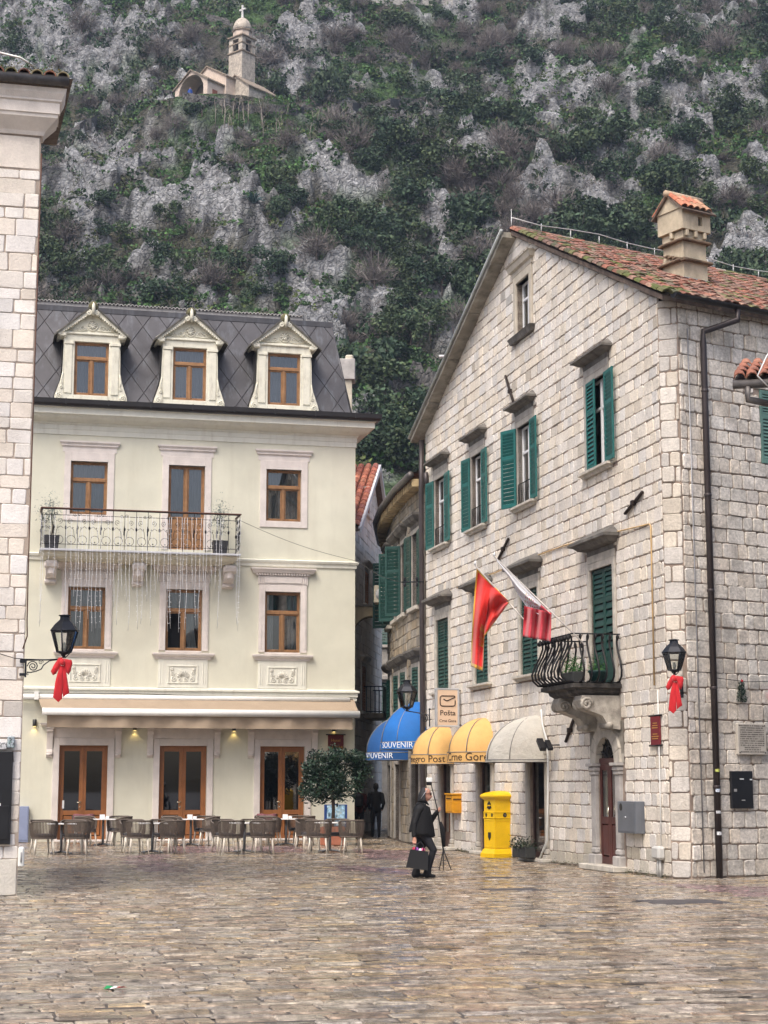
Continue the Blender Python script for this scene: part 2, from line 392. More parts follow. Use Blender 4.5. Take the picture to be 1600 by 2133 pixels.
def pavers():
    rng = random.Random(3); ux, uy = FH.u[0], FH.u[1]; lst = []
    holes = []
    for x, y, w, d in HOLES:
        p = G(x, y); holes.append((p[0]*ux+p[1]*uy, -p[0]*uy+p[1]*ux, w, d))
    t = 9.0
    while t < 70:
        wv = rng.uniform(0, 6.28); wa = rng.uniform(.01, .05)
        h = rng.uniform(.12, .24) if t < 40 else rng.uniform(.2, .32); s = -30.0-rng.uniform(0, .5)
        while s < 40:
            w = rng.uniform(.18, .56)
            sx, ty = s+w/2, t+h/2+wa*math.sin(wv+s*.9); X, Y = sx*ux-ty*uy, sx*uy+ty*ux; s += w
            if Y < 9 or abs(X) > Y*.235+5: continue
            if Y > 58 and not (-2 < X < 2): continue
            if any(abs(sx-hx) < hw/2+.1 and abs(ty-hy) < hd/2+.06 for hx, hy, hw, hd in holes): continue
            px, py = proj(np.array([X, Y, 0]))
            if Y > 26 and X > FG.o[0]:                        # not under the post building
                q = np.array([X, Y, 0])-FG.o
                if q@FG.n > .3 and (np.array([X, Y, 0])-FR.o)@FR.n > .3: continue
            c = rng.choice(PUR) if any(inpoly(px, py, P) for P in PURPLE) else tuple(.6*q+.4*w_ for q, w_ in zip(rng.choice(PAL), (.30, .225, .145)))
            k = rng.uniform(.74, 1.18) if rng.random() > .05 else .42; g_ = .006
            z = [rng.gauss(0, .0035) for _ in range(4)]; z0 = rng.gauss(-.002, .003)
            j = lambda: rng.uniform(-.012, .012)
            cor = [(sx-w/2+g_+j(), ty-h/2+g_+j()), (sx+w/2-g_+j(), ty-h/2+g_+j()), (sx+w/2-g_+j(), ty+h/2-g_+j()), (sx-w/2+g_+j(), ty+h/2-g_+j())]
            cc = (sx, ty); v = []
            for (a, b), zz in zip(cor, z): v.append((a*ux-b*uy, a*uy+b*ux, z0+zz-.014))
            for (a, b), zz in zip(cor, z):
                a2, b2 = a+(cc[0]-a)*.07, b+(cc[1]-b)*.1; v.append((a2*ux-b2*uy, a2*uy+b2*ux, z0+zz))
            m = MB(); m.add(v, [(4, 5, 6, 7), (0, 1, 5, 4), (1, 2, 6, 5), (2, 3, 7, 6), (3, 0, 4, 7)], vcol(c, k))
            lst.append((Y if -30 < px < 1630 and py < 2145 else 99+Y, m))
        t += h
    lst.sort(key=lambda q: q[0]); rest = MB(); rest.hascol = True
    for i, (d, m) in enumerate(lst):
        if i < 300: m.build('paving_stone', PM, ground)
        else:
            k = len(rest.v); rest.v += m.v; rest.f += [tuple(q+k for q in f) for f in m.f]; rest.c += m.c; rest.s += m.s
    rest.build('paving_stones', PM, ground, kind='stuff')
pavers()
iron = mat('cast_iron', (.085, .08, .085), .5, .3, bump=.4, bs=90)
for i, (x, y, w, d) in enumerate(HOLES):
    p = G(x, y); M = Matrix.Translation(p) @ Matrix.Rotation(math.atan2(FH.u[1], FH.u[0]), 4, 'Z')
    if i < 2:
        t = thing('manhole_cover', ('dark rectangular metal cover in the paving before the arched door', 'large dark metal cover in the paving near the cut corner')[i], 'manhole cover', M)
        MB().bbox(-w/2, w/2, -d/2, d/2, -.03, .002, .004).build('plate', iron, t)
        r = MB()
        for s in (-1, 1): r.bbox(-w/2-.05, w/2+.05, s*(d/2+.03)-.02, s*(d/2+.03)+.02, -.03, .004, .004); r.bbox(s*(w/2+.03)-.02, s*(w/2+.03)+.02, -d/2-.008, d/2+.008, -.03, .003, .004)
        r.build('rim', iron, t)
    else:
        t = thing('drain_grate', 'slotted iron drain grate in the paving before the yellow pillar box', 'drain', M)
        r = MB()
        for k in range(10): r.bbox(-w/2+k*.06, -w/2+k*.06+.03, -d/2, d/2, -.03, .003, .004)
        r.box(-w/2, w/2, -d/2, d/2, -.06, -.05); r.build('grate', iron, t)
lit = MB(); lit.add([(0, 0, .006), (.09, .01, .02), (.11, .06, .012), (.02, .07, .03)], [(0, 1, 2, 3)], (.02, .25, .08)); lit.add([(.1, .02, .012), (.16, .0, .03), (.19, .05, .015), (.12, .07, .02)], [(0, 1, 2, 3)], (.55, .03, .04)); lit.add([(.06, -.03, .01), (.12, -.02, .025), (.1, .03, .03), (.05, .02, .012)], [(0, 1, 2, 3)], (.8, .8, .8))
tag(lit.build('crumpled_wrapper', mat('paper', attr=True, rough=.5, var=.05)), 'small crumpled red white and green wrapper lying on the paving', 'litter', M=Matrix.Translation(G(215, 2062)))

# ---------------------------------------------------------------- hotel
plaster = mat('cream_plaster', (.66, .645, .525), .85, var=.07, vs=.7, bump=.2, bs=40, streak=.26, scol=(.43, .40, .31), sscale=(2.2, 2.2, .22), patch=.16, pcol=(.50, .46, .36), ps=.55)
trim_g = mat('pale_trim', (.71, .70, .61), .8, var=.05, vs=2, bump=.15, bs=50, streak=.35, scol=(.40, .36, .28), sscale=(5, 5, .7))
stone_w = mat('pinkish_limestone', (.68, .62, .575), .7, var=.09, vs=3, bump=.2, bs=40, streak=.15, scol=(.45, .36, .30), sscale=(3, 3, .8))
wood = mat('varnished_oak', (.30, .16, .072), .42, var=.22, vs=4, streak=.6, scol=(.15, .05, .02), sscale=(14, 14, 1.2), bump=.1, bs=80)
wood_d = mat('brown_door_wood', (.29, .115, .04), .38, var=.15, vs=3, streak=.4, scol=(.12, .045, .02), sscale=(16, 16, .8))
glass = glass_mat('window_glass'); 
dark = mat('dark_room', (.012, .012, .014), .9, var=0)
curt = mat('grey_curtain', (.20, .215, .22), .9, var=.15, vs=2)
sheer = mat('sheer_curtain', (.55, .56, .56), .9, var=.1, vs=2)
metal_d = mat('brown_roof_sheet', (.078, .076, .082), .45, .3, var=.2, vs=1.2, streak=.5, scol=(.19, .21, .235), sscale=(6, 6, .45), rvar=.1, bump=.1, bs=15)
gut_m = mat('dark_gutter', (.035, .032, .032), .35, .4, var=.1)
black = mat('black_iron', (.018, .017, .018), .45, .5, var=.1)
HU = 10.06
hotel = thing('hotel_building', 'pale yellow plastered hotel with dark mansard roof and three dormers', 'building', FH.M)
def uvF(F, x, y, d=0): return F.uv(x, y, d)
WIN2 = [(1.06, 2.19, 9.92, 11.58), (4.08, 5.22, 8.92, 11.58), (7.17, 8.30, 9.92, 11.58)]
WIN1 = [(1.09, 2.22, 5.77, 7.67), (4.07, 5.20, 5.77, 7.67), (7.17, 8.30, 5.77, 7.67)]
DOORS = [(.96, 2.41, 0.0, 2.86), (3.97, 5.42, 0.0, 2.86), (7.07, 8.47, 0.0, 2.86)]
holes = WIN2+WIN1+DOORS
wl = wall_sheet(-1.5, HU, 0, 13.0, holes, depth=.3)
wl.add([(HU, 0, 0), (HU, 9, 0), (HU, 9, 13), (HU, 0, 13)], [(0, 1, 2, 3)]); wl.add([(-1.5, 9, 0), (HU, 9, 0), (HU, 9, 13), (-1.5, 9, 13)], [(3, 2, 1, 0)])
wl.build('wall', plaster, hotel)
def curtain(mb, x0, x1, y, z0, z1, amp=.025, k=26, taper=0.0):
    mb.grid(lambda a, b: (x0+(x1-x0)*a+(taper*(1-b)*(1-b) if taper else 0), y+amp*math.sin(a*(x1-x0)*k*2)+.01*math.sin(a*37), z0+(z1-z0)*b), max(10, int((x1-x0)*60)), 3)
def wood_window(root, x0, x1, z0, z1, dep=.14, transom=.34, mode='drape', fm=None, door=False, part=None, bottom=0.0):
    fm = fm or wood; w = part or MB(); t = .055
    w.bbox(x0, x0+t, dep-.02, dep+.07, z0, z1, .006); w.bbox(x1-t, x1, dep-.02, dep+.07, z0, z1, .006)
    w.bbox(x0+t, x1-t, dep-.02, dep+.07, z1-t, z1, .006); w.bbox(x0+t, x1-t, dep-.035, dep+.07, z0, z0+t*.9, .006)
    zt = z1-(z1-z0)*transom if transom else z1-t
    if transom: w.bbox(x0+t, x1-t, dep-.05, dep+.06, zt-.05, zt+.045, .012)
    xm = (x0+x1)/2; panes = []; c = .05
    zb = z0+t*.9; ztop = (zt-.05) if transom else z1-t
    w.bbox(xm-.045, xm+.045, dep-.045, dep+.05, zb, ztop, .01)
    for a, b in ((x0+t, xm-.045), (xm+.045, x1-t)):
        w.bbox(a, a+c*.8, dep-.012, dep+.045, zb, ztop, .008); w.bbox(b-c*.8, b, dep-.012, dep+.045, zb, ztop, .008)
        w.bbox(a+c*.8, b-c*.8, dep-.012, dep+.045, ztop-c*.8, ztop, .008); w.bbox(a+c*.8, b-c*.8, dep-.012, dep+.045, zb, zb+c+bottom, .008)
        panes.append((a+c*.8, b-c*.8, zb+c+bottom, ztop-c*.8))
    if transom:
        a, b = x0+t, x1-t
        w.bbox(a, a+c*.6, dep-.012, dep+.045, zt+.045, z1-t, .008); w.bbox(b-c*.6, b, dep-.012, dep+.045, zt+.045, z1-t, .008)
        w.bbox(a+c*.6, b-c*.6, dep-.012, dep+.045, zt+.045, zt+.045+c*.6, .008); w.bbox(a+c*.6, b-c*.6, dep-.012, dep+.045, z1-t-c*.6, z1-t, .008)
        panes.append((a+c*.6, b-c*.6, zt+.045+c*.6, z1-t-c*.6))
    o = w.build('window', fm, root)
    for k, (a, b, p, q) in enumerate(panes):
        if mode == 'open' and k == 0: continue
        tl = random.uniform(-.012, .012); MB().add([(a, dep+.02+tl, p), (b, dep+.02-tl, p), (b, dep+.02-tl, q), (a, dep+.02+tl, q)], [(0, 1, 2, 3)]).build('pane', glass, o)
    cm = MB()
    if mode == 'drape': curtain(cm, x0+.03, x1-.03, dep+.19, z0, z1)
    elif mode == 'parted':
        curtain(cm, x0+.03, x0+.32, dep+.2, z0, z1, taper=-.0); curtain(cm, x1-.36, x1-.05, dep+.2, z0, z1, taper=.0)
    elif mode == 'open': curtain(cm, xm+.02, xm+.30, dep+.2, z0, z1, taper=.16)
    if cm.f: cm.build('curtain', sheer if mode in ('parted', 'open') else curt, o)
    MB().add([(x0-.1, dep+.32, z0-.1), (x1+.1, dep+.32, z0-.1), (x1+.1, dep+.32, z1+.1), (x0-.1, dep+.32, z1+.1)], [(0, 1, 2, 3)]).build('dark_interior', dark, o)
    return o
# string courses and cornice
cr = MB()
course(cr, [(.0, 12.40), (.03, 12.40), (.03, 12.55), (.045, 12.57), (.045, 12.70), (.08, 12.73), (.08, 12.76), (.12, 12.78), (.24, 12.81), (.36, 12.86), (.44, 12.92), (.46, 12.95), (.52, 12.96), (.52, 13.13), (.56, 13.15), (.56, 13.17), (.0, 13.2)], -1.5, HU, 9, True)
cr.build('cornice', trim_g, hotel)
c2 = MB(); course(c2, [(0, 8.47), (.04, 8.47), (.05, 8.56), (.09, 8.60), (.11, 8.66), (.0, 8.70)], -1.5, HU, 9, True); c2.build('string_course', trim_g, hotel)
c3 = MB(); course(c3, [(0, 4.28), (.05, 4.28), (.05, 4.38), (.08, 4.40), (.08, 4.50), (.13, 4.53), (.13, 4.58), (0, 4.63)], -1.5, HU, 9, True); c3.build('string_course', trim_g, hotel)
gu = MB(); course(gu, [(.56, 13.18), (.66, 13.18), (.71, 13.25), (.72, 13.39), (.70, 13.39), (.66, 13.29), (.50, 13.29)], -1.5, HU, 9, True)
for i in range(8): gu.box(.8+i*1.3, .84+i*1.3, -.727, -.70, 13.22, 13.40)
gu.build('gutter', gut_m, hotel)
plm = mat('plinth_render', (.58, .55, .44), .85, var=.08, bump=.2, bs=60, streak=.35, scol=(.3, .27, .2), sscale=(4, 4, .8))
for a_, b_, w_ in ((-1.5, .72, False), (2.65, 3.73, False), (5.66, 6.83, False), (8.71, HU, True)): course(MB(), [(0, .001), (.03, .001), (.03, .52), (0, .54)], a_, b_, 9 if w_ else 0, w_).build('plinth', plm, hotel)
# second floor surrounds
for i, (a, b, c, d) in enumerate(WIN2):
    s = MB(); w = .20; lo = c if i == 1 else c-.20
    s.bbox(a-w, a, -.035, .1, lo, d+.28, .006); s.bbox(b, b+w, -.035, .1, lo, d+.28, .006); s.bbox(a, b, -.035, .1, d, d+.28, .006)
    if i != 1: s.bbox(a, b, -.035, .16, c-.20, c, .006)
    s.build('window_surround', stone_w, hotel)
    h = MB(); course(h, [(0, d+.283), (.02, d+.283), (.02, d+.44), (.07, d+.48), (.07, d+.52), (.12, d+.58), (.12, d+.63), (0, d+.65)], a-w-.04, b+w+.04, 0, True, True); h.build('window_hood', stone_w, hotel)
wood_window(hotel, *WIN2[0]); 
o2 = wood_window(hotel, WIN2[1][0], WIN2[1][1], 8.92, 11.58, transom=0, door=True, bottom=.95)
dp = MB()
for a in (4.185, 4.715): dp.bbox(a, a+.40, .13, .15, 9.05, 9.95, .012)
dp.build('door_panel', mat('light_door_panel', (.42, .23, .10), .5, var=.15, streak=.3, scol=(.2, .08, .03), sscale=(12, 12, .8)), o2)
wood_window(hotel, *WIN2[2])
# first floor: dentilled hoods, sills, relief panels
for i, (a, b, c, d) in enumerate(WIN1):
    s = MB(); w = .20
    s.bbox(a-w, a, -.05, .1, c, d+.22, .008); s.bbox(b, b+w, -.05, .1, c, d+.22, .008); s.bbox(a, b, -.05, .1, d, d+.22, .008)
    s.bbox(a-w+.04, a-.1, -.062, -.05, c+.1, d+.1, .005); s.bbox(b+.1, b+w-.04, -.062, -.05, c+.1, d+.1, .005)
    s.bbox(a-w-.03, b+w+.03, -.05, .0, d+.223, d+.50, .008); s.bbox(a-.02, b+.02, -.075, -.05, d+.27, d+.46, .006)
    for q in (a-w+.01, b+.02):
        for k in range(3): s.bbox(q+k*.06, q+.035+k*.06, -.07, -.05, d+.25, d+.48, .008)
    s.build('window_surround', stone_w, hotel)
    h = MB(); course(h, [(0, d+.503), (.05, d+.503), (.06, d+.56), (.14, d+.585), (.17, d+.64), (.21, d+.70), (.21, d+.74), (0, d+.76)], a-w-.06, b+w+.06, 0, True, True)
    k = a-w-.1
    while k < b+w+.06: h.bbox(k, k+.045, -.125, -.05, d+.515, d+.575, .004); k += .085
    h.build('window_hood', stone_w, hotel)
    si = MB(); course(si, [(0, c-.26), (.05, c-.26), (.06, c-.20), (.12, c-.17), (.15, c-.12), (.15, c-.08), (0, c-.06)], a-w-.05, b+w+.05, 0, True, True); si.bbox(a, b, -.03, .16, c-.058, c, .006); si.build('window_sill', stone_w, hotel)
    pn = MB(); pn.bbox(a-w, b+w, -.03, 0, 4.635, c-.265, .006)
    for q in (a-w+.05, b+.04):
        for kk in range(2): pn.bbox(q+kk*.07, q+.03+kk*.07, -.045, -.03, 4.75, c-.36, .008)
    e0, e1, f0, f1 = a+.12, b-.12, 4.78, 5.30
    for z in (f0, f1): pn.bbox(e0-.03, e1+.03, -.055, -.03, z-.02, z+.02, .008)
    for x in (e0, e1): pn.bbox(x-.02, x+.02, -.054, -.03, f0+.02, f1-.02, .008)
    po = pn.build('relief_panel', trim_g, hotel)
    rl = MB(); xm = (e0+e1)/2
    for k in range(9):
        q = math.pi*(k+.5)/9; rl.tube([(xm+math.cos(q)*.05, -.04, f0+.16+math.sin(q)*.05), (xm+math.cos(q)*.17, -.055, f0+.18+math.sin(q)*.18), (xm+math.cos(q)*.20, -.04, f0+.18+math.sin(q)*.21)], [.01, .022, .008], 5)
    for sgn in (-1, 1):
        rl.tube(spiral((xm+sgn*.1, -.045, f0+.1), .075, 1.4, math.pi/2, 14, sgn), .014, 5); rl.tube(spiral((xm+sgn*.27, -.045, f0+.12), .09, 1.4, math.pi/2, 14, -sgn), .015, 5)
        rl.tube(spiral((xm+sgn*.32, -.045, f0+.30), .07, 1.3, 0, 14, sgn), .013, 5)
        for q in range(6): rl.tube([(xm+sgn*.34, -.045, f1-.1), (xm+sgn*.34+.055*math.cos(q*1.05), -.05, f1-.1+.055*math.sin(q*1.05))], [.02, .012], 5)
    rl.build('carved_relief', mat('relief_stone', (.70, .68, .60), .8, var=.1, bump=.2), po)
wood_window(hotel, *WIN1[0]); wood_window(hotel, *WIN1[1], mode='open'); wood_window(hotel, *WIN1[2], mode='parted')
# ground floor doors
for i, (a, b, c, d) in enumerate(DOORS):
    s = MB(); w = .19
    s.bbox(a-w, a, -.05, .1, 0, d+.22, .008); s.bbox(b, b+w, -.05, .1, 0, d+.22, .008); s.bbox(a, b, -.05, .1, d, d+.22, .008)
    s.bbox(a-w-.05, b+w+.05, -.06, 0, d+.223, d+.52, .008); s.build('door_surround', stone_w, hotel)
    h = MB(); course(h, [(0, d+.523), (.08, d+.523), (.10, d+.56), (.22, d+.60), (.24, d+.66), (0, d+.68)], a-w-.16, b+w+.16, 0, True, True); h.build('door_hood', stone_w, hotel)
    for q in (a-w-.20, b+w+.02):
        k = MB(); k.prism([(-.02, d+.5), (-.2, d+.5), (-.2, d+.42), (-.15, d+.36), (-.10, d+.1), (-.07, d-.12), (-.10, d-.2), (-.09, d-.3), (-.05, d-.36), (0, d-.37), (0, d+.5)], q, q+.18, axis='x')
        k.bbox(q-.03, q+.21, -.23, 0, d+.5, d+.522, .004); k.tube([(q-.005, -.07, d-.27), (q+.185, -.07, d-.27)], .05, 8)
        k.build('bracket', stone_w, hotel)
    w_ = MB(); dep = .12; xm = (a+b)/2; z0 = .06; fr = .06
    w_.bbox(a, a+fr, dep, dep+.08, 0, d, .006); w_.bbox(b-fr, b, dep, dep+.08, 0, d, .006); w_.bbox(a+fr, b-fr, dep, dep+.08, d-fr, d, .006)
    pz0 = .92
    for L, R in ((a+fr, xm-.004), (xm+.004, b-fr)):
        st = .10
        w_.bbox(L, L+st, dep+.01, dep+.06, .02, d-fr, .006); w_.bbox(R-st, R, dep+.01, dep+.06, .02, d-fr, .006)
        for zz in ((.02, .16), (.78, pz0), (d-fr-.11, d-fr)): w_.bbox(L+st, R-st, dep+.01, dep+.06, zz[0], zz[1], .006)
        w_.bbox(L+st+.02, R-st-.02, dep+.02, dep+.05, .18, .76, .03)
    w_.bbox(xm-.03, xm+.03, dep-.01, dep+.02, .02, d-fr, .012)
    do = w_.build('door', wood_d, hotel)
    for L, R in ((a+fr, xm), (xm, b-fr)):
        MB().add([(L+.1, dep+.035, pz0), (R-.1, dep+.035, pz0), (R-.1, dep+.035, d-fr-.11), (L+.1, dep+.035, d-fr-.11)], [(0, 1, 2, 3)]).build('pane', glass, do)
    hd = MB(); sv = mat('brass', (.75, .7, .55), .25, .9, var=0)
    for zz in (1.02, 1.16): hd.lathe([(.035, 0), (.035, .012), (.012, .02), (.012, .04), (.001, .045)], n=10, M=Matrix.Translation((xm-.06, dep+.008, zz)) @ Matrix.Rotation(math.pi/2, 4, 'X'))
    hd.tube([(xm-.06, dep-.04, 1.16), (xm-.16, dep-.045, 1.16)], .01, 6); hd.build('handle', sv, do)
    di = MB(); di.add([(a-.1, .9, 0), (b+.1, .9, 0), (b+.1, .9, d+.1), (a-.1, .9, d+.1)], [(0, 1, 2, 3)]); di.add([(a-.1, .2, 0), (a-.1, .9, 0), (a-.1, .9, d), (a-.1, .2, d)], [(0, 1, 2, 3)]); di.add([(b+.1, .2, 0), (b+.1, .9, 0), (b+.1, .9, d), (b+.1, .2, d)], [(3, 2, 1, 0)]); di.build('dark_interior', dark, do)
    th_ = MB(); th_.bbox(a-.05, b+.05, -.12, .12, 0, .055, .01); th_.build('door_step', stone_w, hotel)
nm = MB(); nm.box(1.09, 1.15, .11, .115, .98, 1.22); nm.build('door_sticker', mat('white_card', (.75, .76, .76), .5, var=0), hotel)
# mansard roof of diamond sheets
zt = FH.uv(690, 679, 1.25)[1]; utr = FH.uv(690, 679, 1.25)[0]; D0, D1, Z0 = .06, 1.25, 13.30
def RP(u, t, lift=0.0):
    k = math.hypot(D1-D0, zt-Z0); return (u, D0+(D1-D0)*t-lift*(zt-Z0)/k, Z0+(zt-Z0)*t+lift*(D1-D0)/k)
seam = mat('roof_seam', (.042, .036, .038), .5, .3, var=.1)
rb = MB(); ub = 9.98
q0 = [RP(-1.5, 0), RP(ub, 0), RP(utr, 1), RP(-1.5, 1)]
rb.add(q0, [(0, 1, 2, 3)]); rb.add([RP(ub, 0), (ub, 9, Z0), (utr, 8, zt), RP(utr, 1)], [(0, 1, 2, 3)])
roof_o = rb.build('roof', seam, hotel)
hpR = [(-1, 0, 1.5), (0, -1, -.015), (0, 1, .985), ((1.0), (ub-utr), ub-.02)]
pw, phh = .78, .345
rr = random.Random(5)
for j in range(-1, 7):
    for i in range(-3, 14):
        cu = i*pw+(j % 2)*pw/2+.15; cv = j*phh/2
        p = [(cu-pw/2+.014, cv), (cu, cv-phh/2+.0065), (cu+pw/2-.014, cv), (cu, cv+phh/2-.0065)]
        p = clip_all(p, hpR)
        if len(p) < 3 or area(p) < .006: continue
        m = MB(); n = len(p); lf = .02+rr.uniform(0, .004); v = [RP(*q, 0) for q in p]+[RP(*q, lf) for q in p]
        m.add(v, [tuple(range(n, 2*n))]+[(k, (k+1) % n, n+(k+1) % n, n+k) for k in range(n)]); m.build('roof_panel', metal_d, roof_o)
cp = MB(); cp.prism([(D1-.06, zt-.06), (D1-.06, zt+.11), (D1+.3, zt+.14), (D1+.3, zt-.06)], -1.5, utr+.05, axis='x'); cp.tube([RP(ub, 0, .01), RP(utr, 1, .01)], .035, 6); cp.build('roof_capping', metal_d, roof_o)
tp = MB(); tp.add([(-1.5, D1+.3, zt+.155), (utr, D1+.3, zt+.155), (utr, 8, zt+.3), (-1.5, 8, zt+.3)], [(0, 1, 2, 3)]); tp.build('flat_roof', seam, roof_o)
tile_g = mat('grey_ridge_tile', (.40, .385, .37), .7, var=.2, vs=6, bump=.3)
rt = MB(); pr = []
for k in range(9):
    q = math.pi*k/8; pr.append((math.cos(q), math.sin(q)))
n9 = len(pr); vv = [(x*.058, 0, z*.075) for x, z in pr]+[(x*.038, 0, z*.052) for x, z in pr]+[(x*.058, .5, z*.075+.06) for x, z in pr]+[(x*.038, .5, z*.052+.06) for x, z in pr]
ff = [(k, k+1, n9+k+1, n9+k) for k in range(n9-1)]+[(k+1, k, 2*n9+k, 2*n9+k+1) for k in range(n9-1)]+[(n9+k, n9+k+1, 3*n9+k+1, 3*n9+k) for k in range(n9-1)]
rt.add(vv, ff); rme = rt.mesh('ridge_tile'); u_end = FH.uv(630, 655, 1.6)[0]; zc = FH.uv(630, 661, D1+.24)[1]
k = 0; u = -.55
while u < u_end:
    o = link('ridge_tile', rme, tile_g, roof_o); o.location = (u, D1+.24, zc+random.uniform(-.008, .008)); o.rotation_euler = (0, random.uniform(-.08, .08), 0); u += .121
rb2 = MB(); rb2.box(-1.5, u_end, D1+.3, D1+.8, zc-.25, zc+.005); rb2.build('ridge_board', tile_g, roof_o)
# dormers
cream = mat('dormer_cream', (.70, .68, .57), .8, var=.08, vs=4, bump=.2, bs=50, streak=.5, scol=(.28, .24, .17), sscale=(6, 6, 1.5))
moss = mat('mossy_stone', (.13, .12, .06), .95, var=.4, vs=14, bump=.8, bs=60)
for i, xc in enumerate((1.60, 4.67, 7.70)):
    x0, x1, z0, z1 = xc-.53, xc+.53, 13.66, 15.36
    d = MB(); fy = -.10
    for s in (-1, 1):
        q = xc+s*.70
        d.bbox(q-.17, q+.17, fy, .5, 13.45, z1, .01); d.bbox(q-.115+s*.02, q+.115+s*.02, fy-.03, fy, 13.7, z1-.12, .008); d.bbox(q-.15, q+.19 if s > 0 else q+.15, fy-.05, fy, z1-.10, z1-.001, .01)
        d.box(q-.1, q+.1, .5, 1.6, 13.7, z1)
    d.bbox(x0, x1, fy, .4, 13.45, z0, .01); d.bbox(xc-.87, xc+.87, fy-.005, .5, z1, z1+.22, .01); d.bbox(xc-.9, xc+.9, fy-.06, .5, z1+.22, z1+.29, .015)
    zb = z1+.29
    d.prism([(xc-.92, zb), (xc+.92, zb), (xc, zb+.66)], fy+.02, 1.6)
    for s in (-1, 1):                                                # raking cornice
        e0, e1 = Vector((xc+s*1.04, 0, zb-.12)), Vector((xc, 0, zb+.68)); nx = Vector((-(e1-e0).z, 0, (e1-e0).x)).normalized()*(.11 if s < 0 else -.11)
        pts = [(e0.x, e0.z), (e1.x, e1.z), (e1.x, e1.z+.13), (e0.x+nx.x, e0.z+nx.z)]
        if s > 0: pts.reverse()
        d.prism(pts, fy-.14, 1.5)
        for k in range(16):
            t = (k+.5)/16; p = e0.lerp(e1, t); d.bbox(p.x-.022, p.x+.022, fy-.15, fy-.05, p.z-.035, p.z+.02, .004)
        d.bbox(min(xc+s*.80, xc+s*1.03), max(xc+s*.80, xc+s*1.03), fy-.13, .3, zb-.17, zb-.02, .03)
    do = d.build('dormer', cream, hotel)
    rf = MB()
    for s in (-1, 1):
        a, b = (xc+s*1.18, zb-.18), (xc, zb+.83); nx = .05
        pts = [a, b, (b[0], b[1]+.06), (a[0], a[1]+.06)]
        if s > 0: pts.reverse()
        rf.prism(pts, fy-.19, 1.6)
    rf.build('dormer_roof', mat('dirty_lead', (.10, .095, .08), .7, var=.4, vs=8, bump=.4), do)
    fi = MB(); fi.lathe([(.02, 0), (.14, .02), (.17, .10), (.15, .2), (.09, .27), (.01, .31)], (xc, fy-.1, zb+.70), 9); fi.build('finial', moss, do)
    fo = MB(); fo.tube([(xc, fy-.22, zb+.50), (xc, fy-.28, zb+.66), (xc, fy-.27, zb+.84), (xc, fy-.2, zb+.93)], [.03, .06, .05, .02], 7)
    for s in (-1, 1): fo.tube(spiral((xc+s*.13, fy-.2, zb+.60), .085, 1.5, math.pi/2, 14, s), .03, 6)
    fo.build('finial_scroll', cream, do)
    re = MB()
    for q in range(8): re.tube([(xc, fy-.0, zb+.24), (xc+.13*math.cos(q*.785), fy-.01, zb+.24+.13*math.sin(q*.785))], [.03, .022], 5)
    re.tube([(xc+.16*math.cos(q*.35), fy, zb+.24+.16*math.sin(q*.35)) for q in range(19)], .018, 5)
    for s in (-1, 1):
        re.tube(spiral((xc+s*.30, fy, zb+.15), .10, 1.5, 0, 14, s), .016, 5); re.tube(spiral((xc+s*.52, fy, zb+.12), .085, 1.4, math.pi, 14, -s), .015, 5); re.tube([(xc+s*.15, fy, zb+.09), (xc+s*.4, fy, zb+.06), (xc+s*.72, fy, zb+.09)], .014, 5)
    re.build('carved_relief', cream, do)
    for s in (-1, 1):                                                # side scrolls flaring to the gutter
        sc = MB(); e = xc+s*.86; pts = [(e, 13.47), (e+s*.26, 13.47), (e+s*.25, 13.62), (e+s*.17, 13.86), (e+s*.09, 14.1), (e+s*.03, 14.4), (e+s*.015, 15.1), (e, 15.2)]
        if s < 0: pts.reverse()
        sc.prism(pts, fy-.02, .3); sc.tube(spiral((e+s*.11, fy-.03, 13.60), .10, 1.7, math.pi/2, 16, -s), .024, 6); sc.tube(spiral((e+s*.06, fy-.03, 13.88), .06, 1.4, math.pi/2, 12, s), .017, 6); sc.tube([(e+s*.03, fy-.03, 13.95), (e+s*.06, fy-.03, 14.1), (e+s*.01, fy-.03, 14.35)], .016, 5)
        sc.build('side_scroll', cream, do)
        ck = MB(); ck.add([(e+s*.29, fy+.1, 13.46), (e+s*.27, fy+.1, 13.65), (e+s*.12, fy+.1, 14.1), (e+s*.06, fy+.1, 14.4), (e+s*.05, fy+.1, 15.4), (e+s*.05, 1.5, 15.4), (e+s*.06, 1.2, 14.4), (e+s*.27, .6, 13.65)], [(0, 1, 7), (1, 2, 6, 7), (2, 3, 6), (3, 4, 5, 6)]); ck.build('cheek_flashing', gut_m, do)
    w = MB(); wood_window(do, x0, x1, z0, z1, dep=.03, transom=.30)
